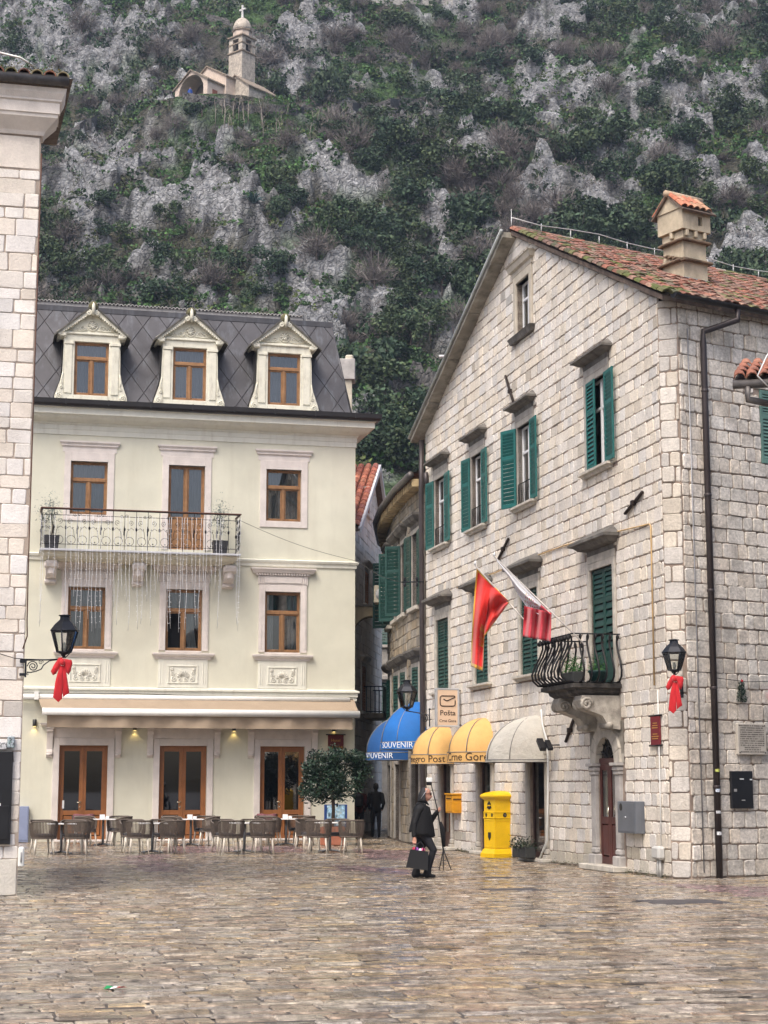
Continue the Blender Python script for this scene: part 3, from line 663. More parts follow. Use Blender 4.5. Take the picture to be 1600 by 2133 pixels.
# balcony
BY = -.92
bu0 = FH.uv(86, 1142, BY)[0]; bu1 = FH.uv(499, 1152, BY)[0]; bz = FH.uv(300, 1148, BY)[1]; bzt = FH.uv(300, 1067, BY)[1]
bal = MB(); course(bal, [(-.2, bz-.32), (.60, bz-.32), (.64, bz-.28), (.72, bz-.26), (.80, bz-.20), (.84, bz-.12), (.88, bz-.10), (.88, bz-.06), (-.2, bz-.06)], bu0+.88, bu1-.88, 0, True, True); bo = bal.build('balcony', mat('balcony_render', (.62, .58, .46), .8, var=.1, vs=2, streak=.4, scol=(.36, .31, .22), sscale=(4, 4, .8)), hotel)
fl_ = MB(); fl_.bbox(bu0-.04, bu1+.04, -.97, -.01, bz-.06, bz+.0, .008); fl_.build('balcony_floor', mat('zinc_edge', (.50, .51, .54), .5, .2, var=.1), bo)
for q in (95, 277, 466):
    a = FH.uv(q, 1190, -.3)[0]; b = a+.32
    k = MB(); k.prism([(-.0, bz-.32), (-.62, bz-.32), (-.66, bz-.40), (-.62, bz-.50), (-.5, bz-.56), (-.42, bz-.72), (-.34, bz-.80), (-.2, bz-.84), (-.12, bz-.95), (0, bz-1.0)], a, b, axis='x')
    for e in (a-.02, b+.02): k.tube([(e, *p[1:]) for p in [(0, c[0]-.5, c[2]) for c in spiral((0, 0, bz-.46), .12, 1.6, 0, 16)]], .03, 6)
    k.tube([(a-.02, -.15, bz-.9), (b+.02, -.15, bz-.9)], .07, 8); k.bbox(a+.06, b-.06, -.55, -.3, bz-.75, bz-.4, .05)
    k.build('bracket', stone_w, hotel)
ra = MB(); ry = -.93
ra.tube([(bu0, -.02, bzt-.0), (bu0, ry, bzt), (bu1, ry, bzt), (bu1, -.02, bzt)], .012, 4)
for z in (bzt-.17, bz+.14): ra.tube([(bu0, -.02, z), (bu0, ry, z), (bu1, ry, z), (bu1, -.02, z)], .011, 4)
ro = ra.build('balcony_railing', black, hotel)
hr_ = MB(); hr_.bbox(bu0-.05, bu1+.05, ry-.04, ry+.04, bzt+.012, bzt+.055, .015); hr_.bbox(bu0-.05, bu0+.03, ry+.04, -.02, bzt+.012, bzt+.055, .015); hr_.bbox(bu1-.03, bu1+.05, ry+.04, -.02, bzt+.012, bzt+.055, .015); hr_.build('handrail', mat('handrail_wood', (.10, .045, .03), .5, var=.2), ro)
barm = MB(); barm.tube([(0, 0, bz+.02), (0, 0, bzt)], .011, 4); barm.lathe([(.005, 0), (.03, .04), (.032, .09), (.005, .14)], (0, 0, (bz+bzt)/2-.02), 6); bme = barm.mesh('baluster')
scm = MB(); hh = bzt-.17-(bz+.14); zc0 = bz+.14
for s in (-1, 1):
    scm.tube([(s*.17+.13*math.cos(t*.4), 0, zc0+.14+.13*math.sin(t*.4)) for t in range(17)], .009, 4); scm.tube(spiral((s*.20, 0, zc0+hh*.80), .085, 1.5, -math.pi/2, 14, s), .009, 4)
    scm.tube([(s*.07, 0, zc0+.2), (s*.10, 0, zc0+hh*.5), (s*.22, 0, zc0+hh*.62), (s*.30, 0, zc0+hh*.55)], .009, 4); scm.tube(spiral((s*.07, 0, zc0+hh*.93+.08), .06, 1.4, 0, 12, s), .008, 4)
    scm.lathe([(.004, 0), (.028, .02), (.004, .05)], (s*.17, 0, zc0+.05), 5); scm.lathe([(.004, 0), (.022, .02), (.004, .04)], (s*.12, 0, zc0+hh*.55), 5)
scm.lathe([(.004, 0), (.02, .03), (.02, .1), (.004, .3)], (0, 0, zc0+hh*.35), 5); sme = scm.mesh('scrollwork')
nb = 17
for k in range(nb+1):
    o = link('baluster', bme, black, ro); o.location = (bu0+(bu1-bu0)*k/nb, ry, 0)
for k in range(8):
    o = link('scrollwork', sme, black, ro); o.location = (bu0+(bu1-bu0)*(2*k+.95)/nb, ry, 0)
for e in (bu0, bu1):
    for k in range(3):
        o = link('scrollwork' if k < 2 else 'baluster', sme if k < 2 else bme, black, ro); o.location = (e, ry+.24+k*.3, 0); o.rotation_euler = (0, 0, math.pi/2)
# awning
AZ = FH.uv(300, 1452, -.1)[1]; AY = -1.1
au0 = FH.uv(90, 1485, AY)[0]; au1 = FH.uv(747, 1488, AY)[0]; abz = (FH.uv(90, 1482, AY)[1]+FH.uv(747, 1488, AY)[1])/2
aw = thing('cafe_awning', 'long beige retractable awning with white front bar over the hotel doors', 'awning', FH.M)
fab = mat('beige_awning_cloth', (.345, .27, .195), .85, var=.06, vs=2, bump=.15, bs=120)
whp = mat('white_coated_metal', (.80, .79, .75), .4, var=.05)
m = MB(); m.grid(lambda a, b: (au0-.02+(au1-au0+.04)*a-(.12*(1-b) if a < .5 else -.05*(1-b)), -.12+(AY+.14)*b, AZ+(abz+.06-AZ)*b-.03*math.sin(b*math.pi)), 30, 6); m.build('canopy_cloth', fab, aw)
m = MB(); m.tube([(au0-.03, AY, abz), (au1+.03, AY, abz)], .105, 12, flat=1.05); m.build('front_bar', whp, aw)
m = MB(); m.grid(lambda a, b: (au0+.12+(au1-au0-.3)*a, AY+.05+.03*math.sin(a*70)+(.05*math.sin(a*23))*b, abz-.09-.37*b), 160, 3); m.build('valance', fab, aw)
m = MB(); m.tube([(au0-.75, -.22, AZ-.03), (au1-.1, -.22, AZ-.03)], .085, 10); m.box(au0-.25, au0-.12, -.34, -.05, AZ-.12, AZ+.12); m.build('roller', whp, aw)
for q in (au0+1.0, au1-1.2):
    m = MB(); m.tube([(q, -.2, AZ-.13), (q+.5, -.62, (AZ+abz)/2-.12), (q+.1, AY, abz-.05)], .02, 6); m.build('folding_arm', whp, aw)
m = MB(); m.tube([(-.3, -.16, AZ+.08), (3, -.17, AZ+.10), (6, -.17, AZ+.045), (9.95, -.17, AZ+.0), (9.97, -.17, AZ-.06)], .011, 5); tag(m.build('wall_cable', black), 'thin black cable running above the beige awning', 'cable', M=FH.M)
# wall downlights: lit lamps
lampm = mat('downlight_body', (.05, .05, .05), .4, .6, var=0); lem = mat('downlight_lens', (1, .8, .4), .3, var=0, emit=((1, .72, .25), 2.5))
for i, q in enumerate((.20, 3.20, 6.24, 9.38)):
    t = thing('wall_downlight', ('small dark cylinder downlight on the plaster beside the stone corner', 'small dark downlight lit between the first pair of hotel doors', 'small dark downlight lit between the other pair of hotel doors', 'small dark downlight above the red hotel banner')[i], 'wall light', FH.at(q, 3.32 if i else 3.42, -.07), 'downlights under the awning')
    MB().lathe([(.055, 0), (.06, .01), (.06, .2), (.05, .205)], (0, 0, 0), 12).build('lamp_body', lampm, t)
    MB().lathe([(.001, 0), (.045, .0), (.045, .004)], (0, 0, -.006), 10).build('lens', lem, t)
    MB().box(-.02, .02, .05, .07, .06, .14).build('wall_mount', lampm, t)
    pl_ = bpy.data.lights.new('downlight_glow', 'SPOT'); pl_.energy = 1.6; pl_.color = (1, .72, .28); pl_.spot_size = math.radians(95); pl_.shadow_soft_size = .03
    po_ = bpy.data.objects.new('downlight_glow', pl_); COL.objects.link(po_); po_.parent = t; po_.location = (0, 0, -.02)
# red banner
t = thing('hotel_banner', 'dark red hanging hotel banner with gold letters above the potted tree', 'sign', FH.at(9.43, 0, -.12))
rd = mat('dark_red_cloth', (.13, .018, .018), .8, var=.1)
MB().bbox(-.25, .25, -.006, .006, 2.62, 3.22, .004).build('cloth', rd, t); MB().tube([(-.31, 0, 3.23), (.31, 0, 3.23)], .018, 6).build('rod', black, t)
MB().tube([(0, 0, 3.23), (0, .12, 3.25)], .012, 5).build('hook', black, t)
gold = mat('gold_letters', (.50, .26, .06), .4, .3, var=0)
text('lettering', 'Hotel', .13, gold, t, (0, -.008, 3.05)); text('lettering', 'VARDAR', .12, gold, t, (0, -.008, 2.83))
# blue box at the left foot of the wall
t = thing('electric_cabinet', 'tall blue grey cabinet against the hotel plinth beside the stone corner', 'cabinet', FH.at(-.05, 0, -.13))
MB().bbox(-.18, .16, -.1, .1, 0, 1.05, .01).build('cabinet_body', mat('blue_grey_paint', (.25, .29, .42), .45, var=.08), t); MB().bbox(-.15, .13, -.112, -.1, .06, 1.0, .006).build('cabinet_door', mat('blue_grey_paint'), t)
# telephone wire from the balcony
m = MB(); p0 = (bu1, ry, bzt-.15); p1 = FH.uv(740, 1168, -.2); m.tube([(p0[0]+(p1[0]-p0[0])*k/10, ry+(-.2-ry)*k/10, p0[2]+(p1[1]-p0[2])*k/10-.25*math.sin(k/10*math.pi)*.5) for k in range(11)], .007, 4); tag(m.build('overhead_wire', black), 'thin wire slung from the balcony railing to the hotel corner', 'wire', M=FH.M)
# ---------------------------------------------------------------- post building: stone gable house
GL = FG.L; RP_ = (8.40, 14.78); EL = (-.15, 11.55); ER = (GL+.1, 10.83)
sl_l = (RP_[1]-EL[1])/(RP_[0]-EL[0]); sl_r = (RP_[1]-ER[1])/(ER[0]-RP_[0])
HPG = [(-sl_l, 1, EL[1]-sl_l*EL[0]), (sl_r, 1, ER[1]+sl_r*ER[0]), (-1, 0, 0.0), (1, 0, GL)]
STM = mat('limestone_blocks', attr=True, rough=.8, var=.11, vs=2.2, bump=.9, bs=26, fine=.12, patch=.22, pcol=(.27, .235, .195), ps=1.1, streak=.30, scol=(.20, .155, .115), sscale=(2.2, 2.2, .35))
STMR = mat('grey_limestone_blocks', attr=True, rough=.85, var=.18, vs=3.5, bump=1.0, bs=24, fine=.22, patch=.4, pcol=(.20, .175, .15), ps=1.5)
mortar = mat('pink_mortar', (.30, .235, .19), .95, var=.35, vs=3, bump=.6, bs=50, patch=.5, pcol=(.09, .075, .06), ps=1.2)
SPAL = [(.76, .70, .61), (.74, .68, .59), (.78, .71, .60), (.73, .69, .63), (.75, .70, .63), (.80, .745, .67), (.71, .68, .635), (.77, .69, .575)]
RPAL = [(.71, .66, .585), (.68, .625, .55), (.73, .68, .615), (.65, .615, .56), (.70, .63, .54)]
post = thing('stone_post_office', 'stone gabled house with red tiled roof, green shutters and post office awnings', 'building', FG.M)
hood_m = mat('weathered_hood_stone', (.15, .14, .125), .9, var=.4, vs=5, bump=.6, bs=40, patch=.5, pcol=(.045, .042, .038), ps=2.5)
sill_m = mat('sill_stone', (.52, .485, .42), .8, var=.2, vs=5, bump=.4, bs=40, patch=.3, pcol=(.15, .13, .11), ps=2)
frame_m = mat('window_jamb_stone', (.36, .335, .30), .85, var=.2, vs=4, bump=.3, bs=40)
white_p = mat('white_window_paint', (.74, .75, .76), .45, var=.05)
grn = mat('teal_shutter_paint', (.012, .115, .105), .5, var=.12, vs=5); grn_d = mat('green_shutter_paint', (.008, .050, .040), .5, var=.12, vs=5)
WINS3 = [(1.03, 2.16), (4.55, 5.58), (8.35, 9.40), (13.02, 14.16)]      # third storey, shutters open
Z3 = (8.12, 10.0)
WINS2 = [(1.09, 2.34), (4.70, 5.88), (8.38, 9.66)]; Z2 = (4.16, 6.10)   # second storey, shutters closed
ATT = (8.42, 9.40, 12.22, 13.50)
BDOOR = (13.02, 14.30, 3.62, 6.04)
SHOPS = [(1.50, 2.46), (5.03, 5.98), (8.93, 9.98)]; ZS = 2.42
ARCH = (13.25, 14.28, .12, 2.10)                                        # springing at 2.10, crown 2.72
AR = (ARCH[1]-ARCH[0])/2
gh = [(a, b, *Z3) for a, b in WINS3]+[(a, b, *Z2) for a, b in WINS2]+[ATT, BDOOR]+[(a, b, .08, ZS) for a, b in SHOPS]+[(ARCH[0], ARCH[1], ARCH[2], ARCH[3]+AR)]
wl = wall_sheet(0, GL, 0, 14.9, gh, HPG, depth=.32); wl.build('wall', mortar, post)
sh_ = [(a-.14, b+.14, Z3[0]-.13, Z3[1]+.30) for a, b in WINS3]+[(a-.14, b+.14, Z2[0]-.13, Z2[1]+.34) for a, b in WINS2]+[(ATT[0]-.2, ATT[1]+.2, ATT[2]-.16, ATT[3]+.55), (BDOOR[0]-.16, BDOOR[1]+.16, 3.3, BDOOR[3]+.36)]
sh_ += [(a-.24, b+.24, 0, ZS+.12) for a, b in SHOPS]+[(ARCH[0]-.42, ARCH[1]+.42, 0, ARCH[3]+AR+.28), (12.8, 13.3, 2.8, 3.5), (14.1, 14.55, 2.8, 3.5)]
rng = random.Random(11)
rec = stone_rects(0, GL, 0.02, 14.7, (.215, .285), (.26, .56), sh_, rng)
lay_stones(post, FG, rec, [(h[0], h[1], h[2]-.05) for h in HPG[:2]]+HPG[2:], rng, SPAL, STM)
# cut corner with big quoins, and the side wall
def sub(F, M0):                                                        # child frame of the house
    e = bpy.data.objects.new('x', None); return M0.inverted() @ F.M
def corner_wall(F, u0, u1, z1, holes, rows, lens, pal, m, seed, nmax, rectholes=()):
    L = sub(F, FG.M); r2 = random.Random(seed)
    w = wall_sheet(u0, u1, 0, z1, holes, depth=.3); w.v = [tuple(L @ Vector(p)) for p in w.v]; w.build('wall', mortar, post)
    rc = stone_rects(u0, u1, .02, z1, rows, lens, list(holes)+list(rectholes), r2); lst = []; rest = MB(); rest.hascol = True; k = 0
    for r in rc:
        s = stone_mesh(r, [(-1, 0, -u0), (1, 0, u1)], r2, col=vcol(r2.choice(pal), r2.uniform(.85, 1.1)), prot=(.012, .035), rnd=.03, joint=.009)
        if s is None: continue
        s.v = [tuple(L @ Vector(p)) for p in s.v]
        x, y = proj(F.P((r[0]+r[1])/2, (r[2]+r[3])/2))
        if x < 1640 and k < nmax: s.build('stone', m, post); k += 1
        else:
            q = len(rest.v); rest.v += s.v; rest.f += [tuple(t+q for t in f) for f in s.f]; rest.c += s.c; rest.s += s.s
    if rest.f: rest.build('stone_courses', m, post, kind='stuff')
corner_wall(FCH, 0, FCH.L, 10.75, [], (.27, .33), (.36, .72), [(.66, .62, .56), (.62, .575, .51), (.64, .58, .49), (.58, .55, .51)], STM, 5, 0)
SW = (2.05, 3.0, 7.8, 9.25)
corner_wall(FR, 0, 11.0, 10.72, [SW], (.24, .31), (.24, .46), RPAL, STMR, 6, 0)
bk = MB(); LR = sub(FR, FG.M)                                           # hidden back walls close the house
bp_ = [LR @ Vector((11, 0, 0)), Vector((0, 0, 0))]; far = LR @ Vector((11, 0, 0)); far2 = far+Vector((-GL*.98, 0, 0))
for a, b in ((far, far2), (far2, Vector((0, 0, 0)))): bk.add([(a.x, a.y, 0), (b.x, b.y, 0), (b.x, b.y, 10.7), (a.x, a.y, 10.7)], [(0, 1, 2, 3)])
bk.build('back_wall', mortar, post)
def hood(a, b, z, tall=.30, out=.26, over=.22, m=hood_m):
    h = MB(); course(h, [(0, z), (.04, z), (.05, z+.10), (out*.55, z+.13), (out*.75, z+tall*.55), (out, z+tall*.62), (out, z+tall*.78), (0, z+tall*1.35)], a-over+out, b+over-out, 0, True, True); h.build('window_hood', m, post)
def surround(a, b, z0, z1, w=.13, m=frame_m, sill=True):
    s = MB(); s.bbox(a-w, a, -.045, .12, z0, z1+.14, .008); s.bbox(b, b+w, -.045, .12, z0, z1+.14, .008); s.bbox(a, b, -.045, .12, z1, z1+.14, .008); s.bbox(a-w, b+w, -.04, 0, z1+.143, z1+.30, .006); s.build('window_surround', m, post)
    if sill: q = MB(); course(q, [(0, z0-.13), (.08, z0-.13), (.10, z0-.08), (.16, z0-.06), (.16, z0-.01), (-.2, z0)], a-w, b+w, 0, True, True); q.build('window_sill', sill_m, post)
def shutter(M, w, h, m, n1=7, n2=11, name='shutter', root=None, mid=.36, half=True):
    """louvred leaf; local x across (from the hinge), y thickness, z up"""
    f = MB(); t = .035; st = .065; zm = h*(1-mid)
    f.bbox(0, st, 0, t, 0, h, .006, M=M); f.bbox(w-st, w, 0, t, 0, h, .006, M=M)
    for a, b in ((0, .10), (zm-.05, zm+.05), (h-.08, h)): f.bbox(st, w-st, 0, t, a, b, .006, M=M)
    o = f.build(name, m, root or post)
    for z0, z1, n in ((.10, zm-.05, n2), (zm+.05, h-.08, n1)):
        for k in range(n):
            zc = z0+(z1-z0)*(k+.5)/n; dz = (z1-z0)/n*.42; s = MB()
            v = [(st, .003, zc-dz), (w-st, .003, zc-dz), (w-st, .031, zc+dz*.75), (st, .031, zc+dz*.75), (st, -.003+.006, zc-dz+.012), (w-st, .003, zc-dz+.012), (w-st, .031, zc+dz*.75+.012), (st, .031, zc+dz*.75+.012)]
            s.add([tuple(M @ Vector(p)) for p in v], [(0, 3, 2, 1), (4, 5, 6, 7), (0, 1, 5, 4), (2, 3, 7, 6), (1, 2, 6, 5), (3, 0, 4, 7)]); s.build('slat', m, o)
    return o
def rail_small(a, b, z0):
    r = MB(); 
    for z in (z0+.03, z0+.50): r.tube([(a, -.02, z), (b, -.02, z)], .012, 4)
    n = 8
    for k in range(n+1): x = a+(b-a)*k/n; r.tube([(x, -.02, z0+.03), (x+.02, -.035, z0+.2), (x, -.02, z0+.34), (x, -.02, z0+.5)], .010, 4)
    r.build('guard_rail', black, post)
def casement(a, b, z0, z1, m=white_p, cur=True, dep=.09, bars=1):
    w = MB(); t = .05
    w.bbox(a, a+t, dep, dep+.06, z0, z1, .005); w.bbox(b-t, b, dep, dep+.06, z0, z1, .005); w.bbox(a+t, b-t, dep, dep+.06, z1-t, z1, .005); w.bbox(a+t, b-t, dep, dep+.06, z0, z0+t, .005)
    xm = (a+b)/2; zt_ = z1-(z1-z0)*.33; w.bbox(xm-.04, xm+.04, dep-.01, dep+.06, z0+t, z1-t, .006); w.bbox(a+t, b-t, dep-.012, dep+.05, zt_-.03, zt_+.03, .006)
    o = w.build('window', m, post)
    for p, q in ((a+t, xm-.04), (xm+.04, b-t)):
        for c, d in ((z0+t, zt_-.03), (zt_+.03, z1-t)):
            tl = random.uniform(-.01, .01); MB().add([(p, dep+.03+tl, c), (q, dep+.03-tl, c), (q, dep+.03-tl, d), (p, dep+.03+tl, d)], [(0, 1, 2, 3)]).build('pane', glass, o)
    if cur: cm = MB(); curtain(cm, a+.03, b-.03, dep+.16, z0, z1, .02); cm.build('curtain', sheer, o)
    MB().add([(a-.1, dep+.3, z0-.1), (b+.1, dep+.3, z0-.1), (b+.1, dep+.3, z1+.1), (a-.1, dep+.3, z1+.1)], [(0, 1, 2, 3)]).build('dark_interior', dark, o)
OPEN = [(174, 177), (172, 177), (156, 177), (3, 176)]       # how far each leaf stands open (degrees from closed)
for i, (a, b) in enumerate(WINS3):
    surround(a, b, *Z3); hood(a-.13, b+.13, Z3[1]+.30); w = (b-a)/2; h = Z3[1]-Z3[0]
    casement(a+.02, b-.02, Z3[0]+.02, Z3[1], cur=(i != 3))
    lo, ro_ = OPEN[i]
    M = Matrix.Translation((a, -.05, Z3[0])) @ Matrix.Rotation(-math.radians(lo), 4, 'Z'); shutter(M, w, h, grn)
    M = Matrix.Translation((b, -.05, Z3[0])) @ Matrix.Rotation(math.radians(ro_), 4, 'Z') @ Matrix.Diagonal((-1, 1, 1, 1)); shutter(M, w, h, grn)
    if i < 3: rail_small(a+.02, b-.02, Z3[0]+.02)
for i, (a, b) in enumerate(WINS2):
    surround(a, b, *Z2, m=sill_m); hood(a-.13, b+.13, Z2[1]+.30, tall=.36, out=.34)
    for s in (0, 1):
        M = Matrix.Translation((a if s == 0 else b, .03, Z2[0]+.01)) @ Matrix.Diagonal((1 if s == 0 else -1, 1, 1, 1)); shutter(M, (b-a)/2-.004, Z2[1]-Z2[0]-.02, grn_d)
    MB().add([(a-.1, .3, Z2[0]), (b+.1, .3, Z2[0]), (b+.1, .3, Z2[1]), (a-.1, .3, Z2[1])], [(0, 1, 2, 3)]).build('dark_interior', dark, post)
a, b, c, d = BDOOR; surround(a, b, c, d, m=sill_m, sill=False); hood(a-.13, b+.13, d+.30, tall=.36, out=.36, over=.28)
for s in (0, 1):
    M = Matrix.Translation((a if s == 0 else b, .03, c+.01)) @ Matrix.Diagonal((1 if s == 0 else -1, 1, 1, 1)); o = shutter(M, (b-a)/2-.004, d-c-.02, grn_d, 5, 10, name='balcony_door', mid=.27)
    MB().bbox(.10, (b-a)/2-.1, .004, .03, .12, .70, .02, M=M).build('door_panel', grn_d, o)
MB().add([(a-.1, .3, c), (b+.1, .3, c), (b+.1, .3, d), (a-.1, .3, d)], [(0, 1, 2, 3)]).build('dark_interior', dark, post)
# attic window
a, b, c, d = ATT; s = MB(); am = mat('attic_stone', (.50, .45, .37), .85, var=.15, bump=.3)
s.bbox(a-.18, a, -.05, .14, c, d+.2, .01); s.bbox(b, b+.18, -.05, .14, c, d+.2, .01); s.bbox(a, b, -.05, .14, d, d+.2, .01); s.build('window_surround', am, post)
h = MB(); course(h, [(0, d+.203), (.05, d+.203), (.06, d+.30), (.12, d+.34), (.16, d+.46), (.19, d+.48), (0, d+.56)], a-.2, b+.2, 0, True, True); h.build('window_hood', am, post)
q = MB(); course(q, [(0, c-.16), (.10, c-.16), (.13, c-.08), (.16, c-.02), (-.2, c)], a-.2, b+.2, 0, True, True); q.build('window_sill', hood_m, post); casement(a+.02, b-.02, c, d, dep=.12)
wb = MB(); wb.box(a+.1, b-.05, .21, .215, c+.02, c+.82); wb.build('white_board', white_p, post)
# shop doorways with columns
col_m = mat('column_stone', (.47, .435, .375), .85, var=.18, vs=4, bump=.4, bs=40, patch=.3, pcol=(.17, .15, .12), ps=2, streak=.3)
dk_wood = mat('dark_door_wood', (.045, .018, .014), .4, var=.2, streak=.3)
for i, (a, b) in enumerate(SHOPS):
    for q in (a-.13, b+.13):
        k = MB(); k.bbox(q-.13, q+.13, -.10, .14, 0, .16, .012); k.bbox(q-.11, q+.11, -.08, .14, .16, .30, .03); k.bbox(q-.09, q+.09, -.06, .14, .30, ZS-.26, .02); k.bbox(q-.11, q+.11, -.08, .14, ZS-.26, ZS-.19, .02); k.bbox(q-.13, q+.13, -.11, .14, ZS-.19, ZS-.08, .02); k.bbox(q-.15, q+.15, -.13, .14, ZS-.08, ZS, .008)
        k.build('column', col_m, post)
    k = MB(); k.bbox(a-.26, b+.26, -.07, .14, ZS+.002, ZS+.16, .01); k.build('lintel', col_m, post)
    k = MB(); k.bbox(a-.3, b+.3, -.22, .2, -.0, .075, .012); k.build('door_step', sill_m, post)
    w = MB(); w.bbox(a, a+.07, .05, .10, .08, ZS, .006); w.bbox(b-.07, b, .05, .10, .08, ZS, .006); w.bbox(a+.07, b-.07, .05, .10, ZS-.08, ZS, .006); w.bbox(a+.07, b-.07, .05, .10, .08, .45 if i < 2 else .2, .006); o = w.build('shop_door', dk_wood, post)
    MB().add([(a+.07, .075, .45 if i < 2 else .2), (b-.07, .075, .45 if i < 2 else .2), (b-.07, .075, ZS-.08), (a+.07, .075, ZS-.08)], [(0, 1, 2, 3)]).build('pane', glass, o)
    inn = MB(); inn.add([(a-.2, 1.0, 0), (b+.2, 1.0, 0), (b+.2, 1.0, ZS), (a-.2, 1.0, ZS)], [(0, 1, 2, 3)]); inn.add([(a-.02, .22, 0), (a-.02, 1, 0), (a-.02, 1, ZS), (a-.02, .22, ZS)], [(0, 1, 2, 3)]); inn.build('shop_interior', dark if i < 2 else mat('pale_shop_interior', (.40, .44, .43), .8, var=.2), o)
# arched door
x0, x1, z0, zs = ARCH; xm = (x0+x1)/2
k = MB()
def ring(r0, r1, y0, y1, n=14, mb=k):
    for t in range(n):
        p = [(xm-math.cos(math.pi*(t+e)/n)*r, zs+math.sin(math.pi*(t+e)/n)*r) for r, e in ((r0, 0), (r0, 1), (r1, 1), (r1, 0))]; mb.prism(p, y0, y1)
for t in range(9):                                                     # voussoirs
    vb = MB(); n = 9; p = [(xm-math.cos(math.pi*(t+e)/n)*r, zs+math.sin(math.pi*(t+e)/n)*r) for r, e in ((AR, .03), (AR, .97), (AR+.3, .97), (AR+.3, .03))]; vb.prism(p, -.07, .33); vb.build('voussoir', col_m, post)
sp = MB()
for s in (-1, 1):
    for t in range(7):
        q0, q1 = math.pi/2*t/7, math.pi/2*(t+1)/7; p = [(xm+s*math.cos(q0)*(AR+.29), zs+math.sin(q0)*(AR+.29)), (xm+s*math.cos(q1)*(AR+.29), zs+math.sin(q1)*(AR+.29)), (xm+s*math.cos(q1)*(AR+.29), zs+AR+.3), (xm+s*(AR+.42), zs+AR+.3), (xm+s*(AR+.42), zs+math.sin(q0)*(AR+.29))]
        sp.add([(u, -.02, z) for u, z in p], [tuple(range(5)) if s > 0 else tuple(range(4, -1, -1))])
sp.build('spandrel', col_m, post)
for s in (-1, 1):
    e = xm+s*(AR+.15); k = MB(); k.bbox(e-.19, e+.19, -.13, .33, 0, .30, .02); k.bbox(e-.15, e+.15, -.09, .33, .30, .44, .04); k.bbox(e-.13, e+.13, -.07, .33, .44, zs-.24, .012); k.bbox(e-.15, e+.15, -.10, .33, zs-.24, zs-.17, .02); k.bbox(e-.16, e+.16, -.12, .33, zs-.17, zs-.06, .03); k.bbox(e-.19, e+.19, -.16, .33, zs-.06, zs, .008); k.build('door_pillar', mat('grey_pillar_stone', (.40, .38, .36), .85, var=.2, bump=.4, bs=40, streak=.3), post)
ks = MB(); ks.bbox(xm-.12, xm+.12, -.14, .0, zs+AR+.12, zs+AR+.34, .05); ks.tube(spiral((xm, -.16, zs+AR+.24), .08, 1.4, 0, 12), .03, 6); ks.build('keystone', col_m, post)
MB().bbox(x0-.45, x1+.45, -.3, .3, 0, .11, .015).build('door_step', sill_m, post)
red_w = mat('brown_red_door', (.075, .020, .016), .4, var=.2, streak=.25)
w = MB(); dy = .012
w.bbox(x0, x1, dy, dy+.06, zs-.02, zs+.10, .012)
for L, R in ((x0, xm-.003), (xm+.003, x1)):
    w.bbox(L, L+.09, dy+.01, dy+.05, .12, zs-.02, .006); w.bbox(R-.09, R, dy+.01, dy+.05, .12, zs-.02, .006)
    for p, q in ((.12, .26), (.90, 1.04), (zs-.14, zs-.02)): w.bbox(L+.09, R-.09, dy+.01, dy+.05, p, q, .006)
    w.bbox(L+.10, R-.10, dy+.015, dy+.045, .28, .88, .03)
o = w.build('arched_door', red_w, post)
for L, R in ((x0, xm), (xm, x1)): MB().add([(L+.09, dy+.03, 1.04), (R-.09, dy+.03, 1.04), (R-.09, dy+.03, zs-.14), (L+.09, dy+.03, zs-.14)], [(0, 1, 2, 3)]).build('pane', glass, o)
fg_ = MB(); fg_.add([(xm+math.cos(math.pi*q/12)*AR, dy+.05, zs+.08+math.sin(math.pi*q/12)*(AR-.08)) for q in range(13)], [tuple(range(13))]); fg_.build('fanlight_pane', mat('dark_fan_glass', (.012, .013, .015), .12, var=0), o)
fr_ = MB()
for t in range(1, 8): q = math.pi*t/8; fr_.tube([(xm, dy+.02, zs+.1), (xm+math.cos(q)*AR*.95, dy+.02, zs+.06+math.sin(q)*AR*.9)], .012, 4)
fr_.tube([(xm+math.cos(math.pi*t/12)*AR*.5, dy+.02, zs+.08+math.sin(math.pi*t/12)*AR*.5) for t in range(13)], .012, 4); fr_.build('fan_grille', black, o)
MB().tube([(xm+.05, dy-.03, 1.05), (xm+.05, dy-.05, 1.12), (xm+.05, dy-.03, 1.25)], .014, 5).build('handle', mat('brass'), o)
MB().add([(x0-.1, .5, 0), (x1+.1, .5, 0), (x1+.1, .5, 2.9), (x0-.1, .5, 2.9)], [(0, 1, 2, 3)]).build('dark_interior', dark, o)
# ---- roof of barrel tiles
ridge_dir = np.array(FR.u); L2 = FG.M.inverted().to_3x3(); rd_l = L2 @ Vector(ridge_dir)          # ridge runs with the side wall
pk = Vector((RP_[0], -.12, RP_[1]+.06)); er = Vector((ER[0]+.42, -.12, ER[1]-.10)); el = Vector((EL[0]-.25, -.12, EL[1]-.04))
RLEN = 12.5
for nm_, e in (('roof_deck', er), ('roof_deck', el)):
    m = MB(); a0, a1 = pk, e; b0, b1 = pk+rd_l*RLEN, e+rd_l*RLEN; dn = Vector((0, 0, -.10))
    if e is el: b0, b1 = pk+rd_l*RLEN, e+Vector((0, 11, 0))
    v = [a0, a1, b1, b0, a0+dn, a1+dn, b1+dn, b0+dn]; m.add(v, [(0, 1, 2, 3), (7, 6, 5, 4), (0, 4, 5, 1), (1, 5, 6, 2), (2, 6, 7, 3), (3, 7, 4, 0)]); m.build(nm_, mat('roof_mortar', (.16, .12, .095), .95, var=.4, vs=5, bump=.8, bs=30), post)
tilem = mat('clay_roof_tile', attr=True, rough=.8, var=.3, vs=7, bump=.5, bs=45, patch=.3, pcol=(.07, .065, .045), ps=2.2)
